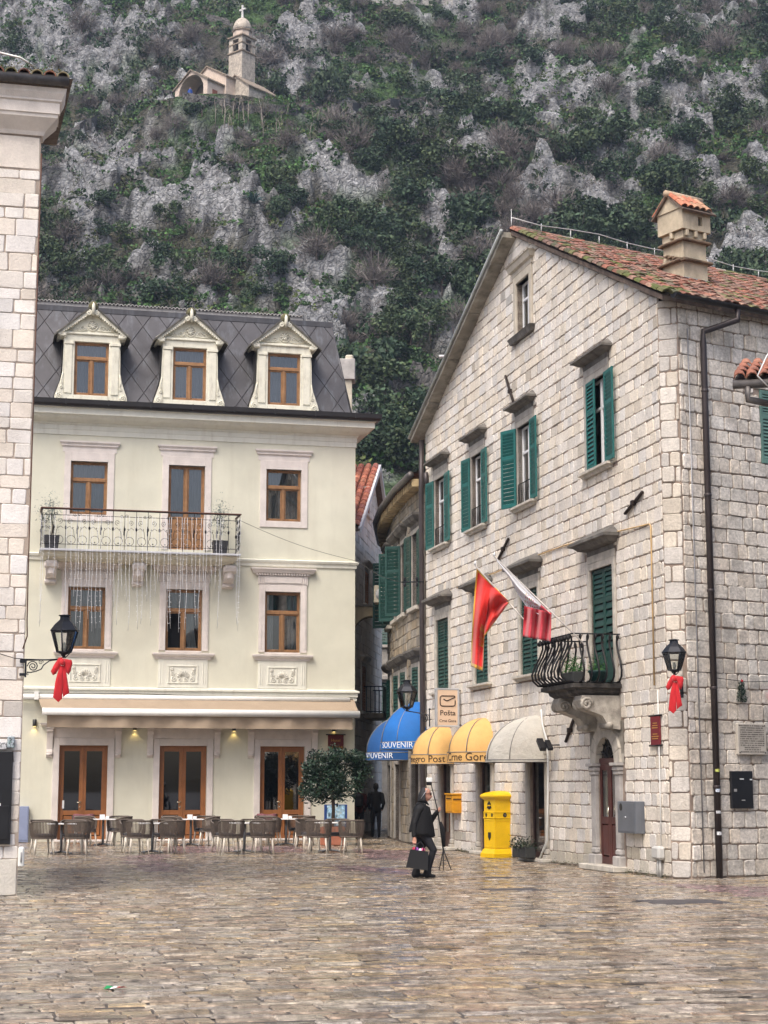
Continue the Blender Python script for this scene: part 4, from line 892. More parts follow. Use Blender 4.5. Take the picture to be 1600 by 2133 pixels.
TPAL = [(.26, .105, .068), (.29, .125, .08), (.23, .095, .062), (.26, .15, .11), (.21, .105, .078), (.30, .18, .13), (.18, .11, .085), (.17, .135, .09)]
def tile_mesh(axis_d, across, up, l, w, h, col, n=6, taper=.82):
    """half barrel lying along axis_d"""
    m = MB(); v = []
    for e, kk in ((0, taper), (1, 1.0)):
        for r_ in (1.0, .80):
            for t in range(n+1):
                q = math.pi*t/n; v.append(axis_d*l*e+across*math.cos(q)*w/2*kk*r_+up*(math.sin(q)*h*kk*r_+(0 if e else .0)))
    k = n+1; f = []
    for t in range(n): f += [(t, t+1, 2*k+t+1, 2*k+t), (2*k+t, 2*k+t+1, 3*k+t+1, 3*k+t), (k+t+1, k+t, 3*k+t, 3*k+t+1)]
    m.add(v, f, col, False); return m
def roof_tiles(root, top, bot, along, length, W_=.235, ROW=.31, nparts=300, seed=4, moss_edge=True):
    r = random.Random(seed); dn = (bot-top); Ls = dn.length; dn = dn.normalized(); up = along.cross(dn).normalized()
    if up.z < 0: up = -up
    ac = up.cross(dn).normalized()
    mes = [tile_mesh(dn, ac, up, .42, W_*1.02, .085, vcol(c, k), 5) for c in TPAL for k in (.85, 1.1)]; mes = [m.mesh('tile') for m in mes]
    mossy = [tile_mesh(dn, ac, up, .42, W_*1.02, .09, c, 5).mesh('tile') for c in ((.10, .115, .03), (.13, .125, .05), (.085, .085, .045))]
    perp = along-dn*(along.dot(dn)); W2 = abs(perp.length); lst = []; nc = int(length*W2/W_); nr = int(Ls/ROW)
    for i in range(nc):
        for j in range(nr+1):
            s0 = i*W_/W2+.05; p = top+along*s0+dn*(j*ROW-.02+r.uniform(-.02, .02))+up*(.03+r.uniform(0, .018))-dn*(along.dot(dn)*0)
            wp = root.matrix_world @ p; 
            if root is post: wp = FG.M @ p
            px, py = proj(np.array(wp)); vis = -20 < px < 1620 and -20 < py < 2150
            lst.append(((wp-Vector((0, 0, EYE))).length if vis else 999, p, i, j))
    lst.sort(key=lambda t: t[0]); rest = MB(); rest.hascol = True
    for n_, (d, p, i, j) in enumerate(lst):
        me = r.choice(mossy) if (moss_edge and r.random() < (.45 if i < 4 else .10)) else r.choice(mes); rot = r.uniform(-.05, .05)
        if n_ < nparts and d < 900:
            o = link('tile', me, tilem, root); o.location = p; o.rotation_euler = (r.uniform(-.03, .03), r.uniform(-.03, .03), rot)
        else:
            q = len(rest.v); rest.v += [tuple(Vector(v.co)+p) for v in me.vertices]; c = tuple(me.color_attributes['Col'].data[0].color)[:3]
            for pl in me.polygons: rest.f.append(tuple(t+q for t in pl.vertices)); rest.c.append(c); rest.s.append(False)
    if rest.f: rest.build('tile_courses', tilem, root, kind='stuff')
roof_tiles(post, pk+Vector((0, 0, .02)), er+Vector((0, 0, .02)), rd_l, 7.6)
rg = MB(); rr = random.Random(8)
for k in range(26): pass
for k in range(34):
    c = rr.choice(TPAL+[(.30, .27, .22), (.11, .12, .04)]); p = pk+rd_l*(k*.36)+Vector((0, 0, .02)); t_ = tile_mesh(rd_l, Vector((0, 1, 0)).cross(Vector((0, 0, 1))), Vector((0, 0, 1)), .40, .28, .13, vcol(c, rr.uniform(.8, 1.1)), 6, .9); t_.v = [tuple(Vector(v)+p) for v in t_.v]; t_.build('ridge_tile', tilem, post)
# verge slabs along the gable
vm = mat('verge_mortar', (.135, .105, .085), .95, var=.5, vs=6, bump=1.0, bs=25, patch=.5, pcol=(.045, .05, .02), ps=3); vs_ = mat('verge_stone', (.30, .28, .235), .9, var=.35, vs=4, bump=.5, bs=30, patch=.5, pcol=(.06, .055, .045), ps=2)
for (A, B, mm, out) in ((pk, er, vm, .10), (el, pk, vs_, .34)):
    n = 16 if mm is vm else 9
    for k in range(n):
        p, q = A.lerp(B, k/n), A.lerp(B, (k+.97)/n); m = MB(); dz = rr.uniform(-.02, .02); th = .10 if mm is vm else .13
        v = [(p.x, -out, p.z-.02+dz), (q.x, -out, q.z-.02+dz), (q.x, .15, q.z-.02+dz), (p.x, .15, p.z-.02+dz)]; v += [(a_, b_, c_-th) for a_, b_, c_ in v]
        m.add(v, [(0, 1, 2, 3), (7, 6, 5, 4), (0, 4, 5, 1), (1, 5, 6, 2), (2, 6, 7, 3), (3, 7, 4, 0)]); m.build('verge_slab', mm, post)
m = MB(); m.tube([pk+Vector((0, -.25, .0)), el+Vector((-.05, -.25, -.02))], .045, 6); m.build('verge_flashing', mat('grey_zinc', (.36, .38, .37), .5, .4, var=.2), post)
# side gutter and downpipes
zg = 10.70; m = MB()
g0 = LR @ Vector((-.45, -.42, zg)); g1 = LR @ Vector((11, -.42, zg))
pro = [(math.cos(math.pi+math.pi*k/8)*.085, math.sin(math.pi+math.pi*k/8)*.085) for k in range(9)]; ax = (LR.to_3x3() @ Vector((0, 1, 0))); v = []
for e in (g0, g1):
    for a_, b_ in pro: v.append(e+ax*a_+Vector((0, 0, b_)))
    for a_, b_ in reversed(pro): v.append(e+ax*a_*.86+Vector((0, 0, b_*.86+.002)))
n = 18; m.add(v, [(k, (k+1) % n, n+(k+1) % n, n+k) for k in range(n)]+[tuple(range(9)), tuple(range(17, 8, -1))]); m.build('gutter', gut_m, post)
pipe_m = mat('brown_pipe', (.052, .042, .042), .4, .3, var=.15)
m = MB(); pp = [LR @ Vector(q) for q in ((1.15, -.42, zg-.08), (1.15, -.42, zg-.28), (.56, -.10, zg-.52), (.56, -.09, zg-.75), (.575, -.09, 0.0))]; m.tube(pp, .062, 10)
for z in (9, 7, 5.2, 3.4, 1.6): q = LR @ Vector((.565, -.09, z)); m.lathe([(.066, 0), (.072, .01), (.072, .05), (.066, .06)], tuple(q), 10)
m.build('downpipe', pipe_m, post)
m = MB(); m.tube([(.02, -.12, 11.35), (.02, -.14, 9.9), (.02, -.12, 2.0), (.05, -.12, .0)], .075, 9); m.build('downpipe', pipe_m, post)
# small stickers on the pipe
for z, c, r_ in ((1.93, (.45, .5, .12), .05), (1.58, (.55, .62, .72), .08), (1.18, (.5, .52, .55), .05), (.80, (.62, .64, .66), .06)):
    m = MB(); c0 = LR @ Vector((.575, -.09, z)); m.v = []; n = 6; fx = LR.to_3x3() @ Vector((1, 0, 0)); fy = LR.to_3x3() @ Vector((0, -1, 0))
    vv = []
    for h_ in (-r_/2, r_/2):
        for k in range(n+1): q = -.9+1.5*k/n; vv.append(c0+fx*math.sin(q-.3)*.064+fy*math.cos(q-.3)*.064+Vector((0, 0, h_)))
    m.add(vv, [(k, k+1, n+2+k, n+1+k) for k in range(n)]); m.build('sticker', mat('sticker_%d' % int(z*100), c, .4, var=.5, vs=40), post)
# iron anchors across the stones
for p, q in (((1057, 783), (1077, 848)), ((1063, 1122), (1042, 1165)), ((1343, 1025), (1307, 1070)), ((1200, 1497), (1183, 1545))):
    a_, b_ = FG.uv(*p), FG.uv(*q); m = MB(); m.tube([(a_[0], -.05, a_[1]), (b_[0], -.05, b_[1])], .035, 5); m.bbox((a_[0]+b_[0])/2-.06, (a_[0]+b_[0])/2+.06, -.1, .0, (a_[1]+b_[1])/2-.05, (a_[1]+b_[1])/2+.05, .01); m.build('wall_anchor', mat('rust_black', (.03, .02, .016), .7, .3, var=.3), post)
# ---- stone balcony
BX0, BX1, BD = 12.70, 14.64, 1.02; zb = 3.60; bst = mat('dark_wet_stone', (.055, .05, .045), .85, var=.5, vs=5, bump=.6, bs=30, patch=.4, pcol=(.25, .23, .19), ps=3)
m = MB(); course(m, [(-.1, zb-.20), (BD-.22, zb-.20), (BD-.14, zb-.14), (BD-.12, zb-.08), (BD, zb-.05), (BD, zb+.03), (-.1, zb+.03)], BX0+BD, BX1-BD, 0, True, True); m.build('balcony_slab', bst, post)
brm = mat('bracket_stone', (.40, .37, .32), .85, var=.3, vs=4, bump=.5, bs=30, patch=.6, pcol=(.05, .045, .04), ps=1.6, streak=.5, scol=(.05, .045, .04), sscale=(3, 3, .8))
for bx in (12.85, 14.12):
    m = MB(); pf = [(0, zb-.20), (-BD+.22, zb-.20), (-BD+.18, zb-.30), (-BD+.24, zb-.44), (-BD+.42, zb-.52), (-.52, zb-.54), (-.38, zb-.60), (-.30, zb-.74), (-.27, zb-.84), (0, zb-.86)]
    m.prism(pf, bx, bx+.42, axis='x')
    for e in (bx-.02, bx+.44): m.tube([(e, c[0]-.72, c[2]) for c in spiral((0, 0, zb-.37), .13, 1.7, 0, 18)], .035, 6)
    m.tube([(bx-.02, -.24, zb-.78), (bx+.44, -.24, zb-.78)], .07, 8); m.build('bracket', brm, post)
RTZ = zb+1.0
m = MB(); c4 = [(BX0+.06, 0), (BX0+.06, -BD+.05), (BX1-.06, -BD+.05), (BX1-.06, 0)]
for z, off in ((RTZ, .02), (zb+.05, .0)): m.tube([(x+(off if x > 12 else -off), y-(off if y < -.1 else 0), z) for x, y in c4], .018, 4)
ro = m.build('balcony_railing', black, post)
bm_ = MB(); cv = [(0, 0, .05), (.16, 0, .07), (.26, 0, .16), (.28, 0, .28), (.22, 0, .45), (.11, 0, .64), (.04, 0, .82), (.05, 0, .95), (.10, 0, .99), (.13, 0, .93), (.09, 0, .88)]
bm_.tube([(x, y, z) for x, y, z in cv], [.022]*7+[.02, .018, .018, .016], 5); bme2 = bm_.mesh('baluster')
def bal_at(x, y, rot):
    o = link('baluster', bme2, black, ro); o.location = (x, y, zb); o.rotation_euler = (0, 0, rot)
nfr = 10
for k in range(nfr): bal_at(BX0+.1+(BX1-BX0-.2)*k/(nfr-1), -BD+.06, -math.pi/2)
for k in range(6): bal_at(BX0+.06, -BD+.06+.155*(k+.6), math.pi); bal_at(BX1-.06, -BD+.06+.155*(k+.6), 0)
bb = MB()
for k in range(nfr): bb.sphere((BX0+.1+(BX1-BX0-.2)*k/(nfr-1), -BD-.05, RTZ-.08), .05, 7, 5)
bb.build('scroll_tip', black, ro, kind='stuff')
# chimney on the roof near the corner
CHS = mat('chimney_plaster', (.50, .43, .315), .9, var=.2, vs=3, bump=.35, bs=30, streak=.5, scol=(.16, .13, .10), sscale=(3.5, 3.5, .7), patch=.3, pcol=(.22, .19, .15), ps=2)
def on_roof(px, py):
    """where the pixel's ray meets the visible roof slope"""
    A = FG.M @ pk; B = FG.M @ er; d1 = np.array(B-A); d2 = np.array(ridge_dir); nn = np.cross(d1, d2); r = ray(px, py); t = ((np.array(A)-_C)@nn)/(r@nn); return _C+r*t
cb = on_roof(1428, 588); CM = Matrix.Translation(cb) @ Matrix.Rotation(math.atan2(FR.u[1], FR.u[0]), 4, 'Z') @ Matrix.Scale(.86, 4)
s_ = 3600/np.linalg.norm(cb-_C)/1.0                                     # photograph pixels per metre there
ch = thing('roof_chimney', 'plastered chimney with little tiled hood standing on the stone house roof', 'chimney', CM)
cw = .40
m = MB(); m.box(-cw, cw, -cw, cw, -.5, .55); m.build('base', CHS, ch)
m = MB(); m.box(-cw*1.08, cw*1.08, -cw*1.08, cw*1.08, -.45, -.02); m.build('flashing', mat('grey_zinc'), ch)
m = MB(); m.box(-cw*.95, cw*.95, -cw*.95, cw*.95, .55, .98); m.build('shaft', CHS, ch)
for z, w_ in ((.40, 1.16), (.93, 1.10)):
    m = MB(); 
    for s in (-1, 1): m.bbox(-cw*w_-.04, cw*w_+.04, s*cw*w_-.06, s*cw*w_+.06, z, z+.07, .02); m.bbox(s*cw*w_-.06, s*cw*w_+.06, -cw*w_+.06, cw*w_-.06, z+.002, z+.068, .02)
    m.build('drip_course', mat('drip_tile', (.17, .12, .08), .9, var=.4, bump=.6), ch)
st = MB()
for k in range(5): st.bbox(-cw-.10, -cw+.02, cw-.3-k*.16, cw-.14-k*.16, .62-k*.06, .67-k*.06, .01)
st.build('stepped_tiles', mat('drip_tile'), ch)
m = MB(); hw = cw*1.18
m.add([(-cw*.95, -cw*.95, .98), (cw*.95, -cw*.95, .98), (cw*.95, cw*.95, .98), (-cw*.95, cw*.95, .98), (-cw*.95, -cw*.95, 1.22), (cw*.95, -cw*.95, 1.22), (cw*.95, cw*.95, 1.22), (-cw*.95, cw*.95, 1.22)], [(0, 1, 5, 4), (1, 2, 6, 5), (2, 3, 7, 6), (3, 0, 4, 7)]); m.build('neck', CHS, ch)
for k in range(8):
    s, ax_ = (-1, 1)[k % 2], k//2; m = MB(); q = (-.3, .0, .3, 0)[ax_] if ax_ < 3 else 0
    if ax_ < 3: m.bbox(q-.05, q+.05, (-hw if s < 0 else cw*.95), (-cw*.95 if s < 0 else hw), 1.06, 1.24, .02)
    else: m.bbox((-hw if s < 0 else cw*.95), (-cw*.95 if s < 0 else hw), -.05, .05, 1.06, 1.24, .02)
    m.build('corbel', CHS, ch)
m = wall_sheet(-hw, hw, 1.24, 1.78, [(.06, .20, 1.38, 1.62)], depth=.12, y=-hw); m.add([(-hw, hw, 1.24), (hw, hw, 1.24), (hw, hw, 1.78), (-hw, hw, 1.78), (-hw, -hw, 1.24), (hw, -hw, 1.24), (-hw, -hw, 1.78), (hw, -hw, 1.78)], [(3, 2, 1, 0), (4, 0, 3, 6), (1, 5, 7, 2), (4, 5, 1, 0)]); m.build('head', CHS, ch)
MB().box(.04, .22, -hw+.12, -hw+.14, 1.36, 1.64).build('smoke_opening', dark, ch)
m = MB(); m.add([(-hw-.03, -hw, 1.78), (-hw-.03, hw, 1.78), (-hw-.03, 0, 2.18), (hw+.03, -hw, 1.78), (hw+.03, hw, 1.78), (hw+.03, 0, 2.18)], [(0, 2, 1), (3, 4, 5), (0, 1, 4, 3)]); m.build('gable', CHS, ch)
hr2 = random.Random(2)
for s in (-1, 1):
    top, bot = Vector((-hw-.10, 0, 2.23)), Vector((-hw-.10, s*(hw+.14), 1.70)); dn = (bot-top).normalized(); up = Vector((1, 0, 0)).cross(dn); up = up if up.z > 0 else -up
    sl = MB(); v = [top, bot, bot+Vector((2*hw+.2, 0, 0)), top+Vector((2*hw+.2, 0, 0))]; sl.add(v+[p-up*.04 for p in v], [(0, 1, 2, 3), (7, 6, 5, 4), (0, 4, 5, 1), (1, 5, 6, 2), (2, 6, 7, 3)]); sl.build('hood_slab', mat('roof_mortar'), ch)
    for k in range(5):
        for j in range(2):
            t_ = tile_mesh(dn, Vector((1, 0, 0)), up, .42, .21, .085, vcol(hr2.choice([(.46, .16, .09), (.50, .20, .12), (.42, .24, .15)]), hr2.uniform(.9, 1.1)), 5); p = top+Vector((.1+k*.205, 0, 0))+dn*j*.30+up*.02; t_.v = [tuple(Vector(v)+p) for v in t_.v]; t_.build('tile', tilem, ch)
m = MB(); m.tube([(-hw-.14, 0, 2.25), (hw+.14, 0, 2.25)], .09, 7); m.build('ridge_cap', mat('buff_tile', (.48, .36, .25), .8, var=.2), ch)
# lightning wire over the ridge
m = MB(); lw = mat('pale_wire', (.62, .62, .61), .5, .3, var=.1)
m.tube([pk+rd_l*(k*.9)+Vector((0, 0, .34-.05*math.sin(k*1.7))) for k in range(13)], .013, 5)
for k in range(0, 13, 1): m.tube([pk+rd_l*(k*.9)+Vector((0, 0, .1)), pk+rd_l*(k*.9)+Vector((0, 0, .34))], .012, 4)
m.tube([pk+Vector((0, 0, .1)), pk+Vector((0, 0, .55))], .008, 4); tag(m.build('lightning_conductor', lw), 'pale lightning wire on short posts along the tiled ridge', 'wire', M=FG.M)
# ---------------------------------------------------------------- stone building at the left edge
left = thing('corner_stone_building', 'tall smooth pale stone building with moulded cornice beside the hotel', 'building', FL.M)
LPAL = [(.77, .73, .68), (.74, .69, .63), (.78, .745, .71), (.75, .68, .60), (.72, .695, .67), (.77, .70, .61)]
lm = mat('smooth_limestone', attr=True, rough=.8, var=.08, vs=2.5, bump=.6, bs=30, fine=.05, patch=.25, pcol=(.36, .31, .26), ps=1.4)
lmo = mat('pale_mortar', (.36, .30, .25), .95, var=.25, vs=4, bump=.4)
w = wall_sheet(0, 5.0, 0, 12.1, [], depth=.3); w.add([(5.0, 0, 0), (5.0, 8, 0), (5.0, 8, 12.1), (5.0, 0, 12.1)], [(0, 1, 2, 3)]); w.build('wall', lmo, left)
rng = random.Random(21); rc = stone_rects(0, 5.0, .55, 11.5, (.17, .33), (.22, .72), [], rng)+[[k_*.75, k_*.75+.74, 0, .55, 0] for k_ in range(5)]+[[k_*.75, k_*.75+.74, 11.52, 12.08, 0] for k_ in range(5)]+[[3.76, 4.3, 0, .55, 0], [4.3, 4.99, 0, .55, 0], [3.76, 4.1, 11.52, 12.08, 0], [4.1, 4.99, 11.52, 12.08, 0]]
rc = [r for r in rc if not (r[2] < 2.2 and r[3] > .72 and r[1] < 4.86) or True]
lay_stones(left, FL, rc, [(1, 0, 4.998)], rng, LPAL, lm, rnd=.018, joint=.006, prot=(.006, .016))
m = MB(); course(m, [(0, 12.1), (.03, 12.1), (.06, 12.16), (.24, 12.34), (.25, 12.40), (.27, 12.40), (.27, 12.58), (.30, 12.60), (.30, 12.63), (.35, 12.72), (.37, 12.80), (0, 12.82)], 0, 5.0, .3, True); m.build('cornice', mat('cornice_stone', (.74, .68, .62), .8, var=.12, vs=3, bump=.3, streak=.3, scol=(.35, .28, .22), sscale=(4, 4, .8)), left)
m = MB(); m.tube([(0, -.44, 12.90), (5.40, -.44, 12.90)], .085, 10); m.build('gutter', mat('weathered_gutter', (.13, .12, .115), .5, .4, var=.3, vs=6), left)
m = MB(); m.add([(0, -.48, 12.93), (5.46, -.48, 12.93), (5.46, 7, 14.6), (0, 7, 14.6)], [(0, 1, 2, 3)]); m.build('roof_deck', mat('roof_mortar'), left)
dnv = (Vector((0, -.48, 12.95))-Vector((0, .9, 13.25))).normalized(); upv = Vector((1, 0, 0)).cross(dnv); upv = upv if upv.z > 0 else -upv
r3 = random.Random(6)
for k in range(9):
    for j in range(3):
        t_ = tile_mesh(dnv, Vector((1, 0, 0)), upv, .44, .20, .09, vcol(r3.choice(TPAL[:5]+[(.20, .19, .08), (.30, .25, .14)]), r3.uniform(.85, 1.1)), 6); p = Vector((5.30-k*.205, -.50+.32*j, 12.94+.072*j))-dnv*.42; t_.v = [tuple(Vector(v)+p) for v in t_.v]; t_.build('tile', tilem, left)
mo = MB(); leaf_cloud(mo, [(r3.uniform(4.3, 5.3), r3.uniform(-.5, .2), 13.05+r3.uniform(0, .10)) for _ in range(420)], .05, r3, [(.12, .13, .035), (.17, .16, .06), (.08, .10, .03), (.22, .19, .1)]); mo.build('roof_moss', mat('moss_leaf', attr=True, rough=.9, var=.2), left, kind='stuff')
MB().tube([(4.25, -.3, 13.35), (4.62, -.35, 13.27), (4.85, -.4, 13.12)], .018, 5).build('roof_wire', lw, left)
# door-high black board, meter box, cables on that wall
t = thing('black_shutter_board', 'tall black panel fixed low on the pale stone building corner', 'board', FL.at(0, 0, -.035))
MB().bbox(3.9, 4.875, -.05, .02, .77, 2.17, .01).build('panel', mat('black_gloss', (.012, .012, .014), .3, var=.2), t); MB().bbox(4.5, 4.84, -.062, -.05, .84, 1.35, .01).build('raised_field', mat('black_gloss'), t)
mm_ = MB(); mm_.box(4.70, 4.715, -.054, -.051, 1.33, 1.39); mm_.build('white_scratch', white_p, t)
t = thing('graffiti_meter', 'small meter box with colourful stickers above the black panel', 'meter', FL.at(0, 0, -.04))
MB().bbox(4.78, 4.89, -.08, .03, 2.22, 2.40, .015).build('meter_body', mat('sticker_mix', (.28, .33, .36), .5, var=.9, vs=30, patch=.8, pcol=(.05, .22, .13), ps=14), t); MB().bbox(4.4, 4.775, -.05, .03, 2.20, 2.31, .01).build('meter_base', mat('sticker_mix2', (.45, .46, .47), .5, var=.8, vs=40, patch=.6, pcol=(.12, .12, .14), ps=20), t)
m = MB(); m.tube([(5.0+.012, -.02, 11.8), (5.01, -.03, 8), (5.012, -.03, 5.1), (5.02, -.03, 4.2), (5.03, -.02, 3.95), (4.97, -.03, 3.75)], .011, 5); tag(m.build('wall_cable', mat('rusty_cable', (.10, .045, .03), .7, var=.4)), 'rust coloured cable down the edge of the pale stone building', 'cable', M=FL.M)
m = MB(); m.tube([(4.0, -.04, 3.78), (4.5, -.05, 3.70), (4.85, -.06, 3.60), (5.0, -.06, 3.59), (5.5, -.04, 3.585)], .008, 4); tag(m.build('wall_cable', black), 'black cable sagging across pale stone to the lantern bracket', 'cable', M=FL.M)
t = thing('alarm_siren', 'small white plastic box low on the edge of the pale stone building', 'box', FL.at(5.03, .55, .0))
MB().bbox(-.03, .06, -.06, .1, -.12, .18, .02).build('casing', mat('white_plastic', (.72, .73, .70), .5, var=.05), t); MB().tube([(.015, -.065, -.05), (.015, -.07, .1)], .012, 5).build('grille', mat('grey_plastic', (.3, .3, .3), .6), t)

# ---------------------------------------------------------------- lanterns with bows
lglass = glass_mat('lantern_glass', (.86, .88, .86), .10, .05); lblk = mat('lantern_black', (.02, .022, .028), .4, .5, var=.15); bowm = mat('red_velvet', (.48, .006, .012), .75, var=.12, vs=6, sheen=.3)
def lantern(t, s=1.0):
    """six-sided lantern; local origin at its foot, z up"""
    def hexp(r, z, n=6): return [(r*math.cos(math.pi/3*k+.26), r*math.sin(math.pi/3*k+.26), z) for k in range(n)]
    r0, r1, zt = .115*s, .215*s, .38*s; a, b = hexp(r0, .05*s), hexp(r1, zt); m = MB()
    for k in range(6): m.tube([a[k], b[k]], .012*s, 5); m.tube([a[k], a[(k+1) % 6]], .014*s, 5); m.tube([b[k], b[(k+1) % 6]], .016*s, 5)
    m.build('lantern_frame', lblk, t)
    for k in range(6): MB().add([a[k], a[(k+1) % 6], b[(k+1) % 6], b[k]], [(0, 1, 2, 3)]).build('pane', lglass, t)
    m = MB(); c = [hexp(.235*s, zt), hexp(.16*s, zt+.10*s), hexp(.085*s, zt+.17*s), hexp(.075*s, zt+.22*s), hexp(.11*s, zt+.235*s), hexp(.10*s, zt+.245*s), hexp(.03*s, zt+.255*s)]
    m.add([p for r in c for p in r], [(i*6+k, i*6+(k+1) % 6, (i+1)*6+(k+1) % 6, (i+1)*6+k) for i in range(len(c)-1) for k in range(6)]+[(36, 37, 38, 39, 40, 41)]); m.build('lantern_roof', lblk, t)
    m = MB(); m.lathe([(.03*s, -.04*s), (.02*s, .0), (.105*s, .04*s), (.11*s, .055*s), (.02*s, .06*s)], n=8)
    for k in range(3): q = k*2.09; m.tube([(.02, 0, -.04*s), (.06*s*math.cos(q), .06*s*math.sin(q), 0), (.1*s*math.cos(q), .1*s*math.sin(q), .05*s)], .01, 4)
    m.build('lantern_base', lblk, t); m = MB(); m.lathe([(.012*s, .06*s), (.03*s, .10*s), (.035*s, .16*s), (.01*s, .2*s)], n=8); m.build('bulb', mat('frosted_bulb', (.75, .74, .68), .5, var=0), t)
def pillow(poly, th, y=0.0, folds=()):
    """soft cloth piece: outline in (x,z) swelling to the front and back"""
    m = MB(); n = len(poly); cx_, cz_ = sum(p[0] for p in poly)/n, sum(p[1] for p in poly)/n; v = []
    lv = ((1, 0), (.86, .55), (.6, .9), (.3, 1.0))
    for sg in (-1, 1):
        for k, h in lv:
            for p in poly: x, z = cx_+(p[0]-cx_)*k, cz_+(p[1]-cz_)*k; v.append((x, y+sg*th*h*(1+.35*math.sin(x*55+z*20)), z))
        v.append((cx_, y+sg*th, cz_))
    f = []
    for q in (0, 4*n+1):
        for l in range(3): f += [(q+l*n+i, q+l*n+(i+1) % n, q+(l+1)*n+(i+1) % n, q+(l+1)*n+i) for i in range(n)]
        f += [(q+3*n+i, q+3*n+(i+1) % n, q+4*n) for i in range(n)]
    m.add(v, f, None, True); return m
def dens(P, k=3):
    o = []
    for i in range(len(P)):
        a, b = P[i], P[(i+1) % len(P)]
        for j in range(k): o.append((a[0]+(b[0]-a[0])*j/k, a[1]+(b[1]-a[1])*j/k))
    return o
def bow(t, s=1.0):
    S = lambda P: dens([(x*s, z*s) for x, z in P])
    pillow(S([(.0, .02), (-.06, .01), (-.13, -.10), (-.175, -.20), (-.14, -.26), (-.09, -.235), (-.03, -.12)]), .035, -.03).build('bow_loop', bowm, t)
    pillow(S([(.0, .0), (.04, .0), (.14, -.02), (.155, -.07), (.13, -.19), (.10, -.25), (.055, -.20), (.02, -.10)]), .035, -.02).build('bow_loop', bowm, t)
    pillow(S([(-.035, -.10), (.01, -.12), (.02, -.40), (.01, -.62), (-.045, -.675), (-.13, -.60), (-.10, -.35), (-.07, -.22)]), .018, -.045).build('bow_tail', bowm, t)
    pillow(S([(.0, -.10), (.05, -.12), (.08, -.30), (.12, -.53), (.07, -.56), (.02, -.60), (.01, -.38)]), .018, -.03).build('bow_tail', bowm, t)
    MB().lathe([(.01, -.06), (.04, -.04), (.045, 0), (.035, .03), (.01, .05)], (0, -.05, -.05), 9).build('bow_knot', bowm, t)
t = thing('street_lantern', 'black lantern on scrolled iron bracket at the pale stone building corner', 'street lamp', FL.M)
br = MB(); u0 = 5.02; br.bbox(4.93, 5.03, -.06, -.03, 3.53, 3.59, .006); br.bbox(4.93, 5.03, -.06, -.03, 3.33, 3.375, .006); br.bbox(5.005, 5.035, -.075, -.03, 3.31, 3.59, .006)
br.tube([(5.03, -.05, 3.575), (5.35, -.05, 3.585), (5.60, -.05, 3.60)], .012, 5); br.tube(spiral((5.13, -.05, 3.48), .085, 2.1, math.pi, 22, -1, .15), .009, 5)
br.tube([(5.04, -.05, 3.39), (5.10, -.05, 3.385), (5.19, -.05, 3.41), (5.26, -.05, 3.44), (5.29, -.05, 3.50), (5.38, -.05, 3.57), (5.5, -.05, 3.59)], .010, 5); br.tube(spiral((5.25, -.05, 3.545), .04, 1.6, 0, 14, 1), .007, 4); br.tube(spiral((5.055, -.05, 3.36), .02, 1.3, math.pi/2, 10, 1), .006, 4)
br.build('bracket', lblk, t)
sub_e = bpy.data.objects.new('lantern', None); COL.objects.link(sub_e); sub_e.parent = t; sub_e.location = (5.60, -.05, 3.66); lantern(sub_e)
t = thing('red_bow', 'red velvet bow tied under the lantern beside the hotel', 'bow', FL.at(5.575, 3.60, -.12)); bow(t)
cu = FCH.L*.75
t = thing('street_lantern', 'black lantern on the cut stone corner above the red plaque', 'street lamp', FCH.at(cu, 0, 0))
br = MB(); br.tube([(0, 0, 3.52), (0, -.3, 3.57), (0, -.6, 3.60)], .014, 5); br.tube([(0, 0, 3.30), (0, -.15, 3.36), (0, -.35, 3.5), (0, -.5, 3.58)], .010, 5); br.tube([(0, c[0]-.14, c[2]) for c in spiral((0, 0, 3.47), .07, 1.8, math.pi, 18)], .009, 5); br.bbox(-.03, .03, -.04, 0, 3.24, 3.6, .006); br.build('bracket', lblk, t)
e = bpy.data.objects.new('lantern', None); COL.objects.link(e); e.parent = t; e.location = (0, -.6, 3.66); lantern(e, .96)
t = thing('red_bow', 'red velvet bow tied under the lantern on the cut stone corner', 'bow', FCH.at(cu+.03, 3.60, -.68)); bow(t, 1.0)
t = thing('street_lantern', 'black lantern over the blue souvenir awnings', 'street lamp', FG.M)
pl_ = FG.uv(848, 1478, -1.0); br = MB(); br.tube([(.4, 0, pl_[1]-.1), (.4+(pl_[0]-.4)*.5, -.5, pl_[1]-.06), (pl_[0], -1.0, pl_[1]-.04)], .014, 5)
br.tube([(.4+(pl_[0]-.4)*.25+c[0]*.6, -.25-c[0], pl_[1]-.2+c[2]) for c in spiral((0, 0, 0), .13, 1.8, 0, 18)], .012, 5); br.bbox(.37, .43, -.04, 0, pl_[1]-.4, pl_[1]+.1, .006); br.build('bracket', lblk, t)
e = bpy.data.objects.new('lantern', None); COL.objects.link(e); e.parent = t; e.location = (pl_[0], -1.0, pl_[1]); lantern(e, 1.25)

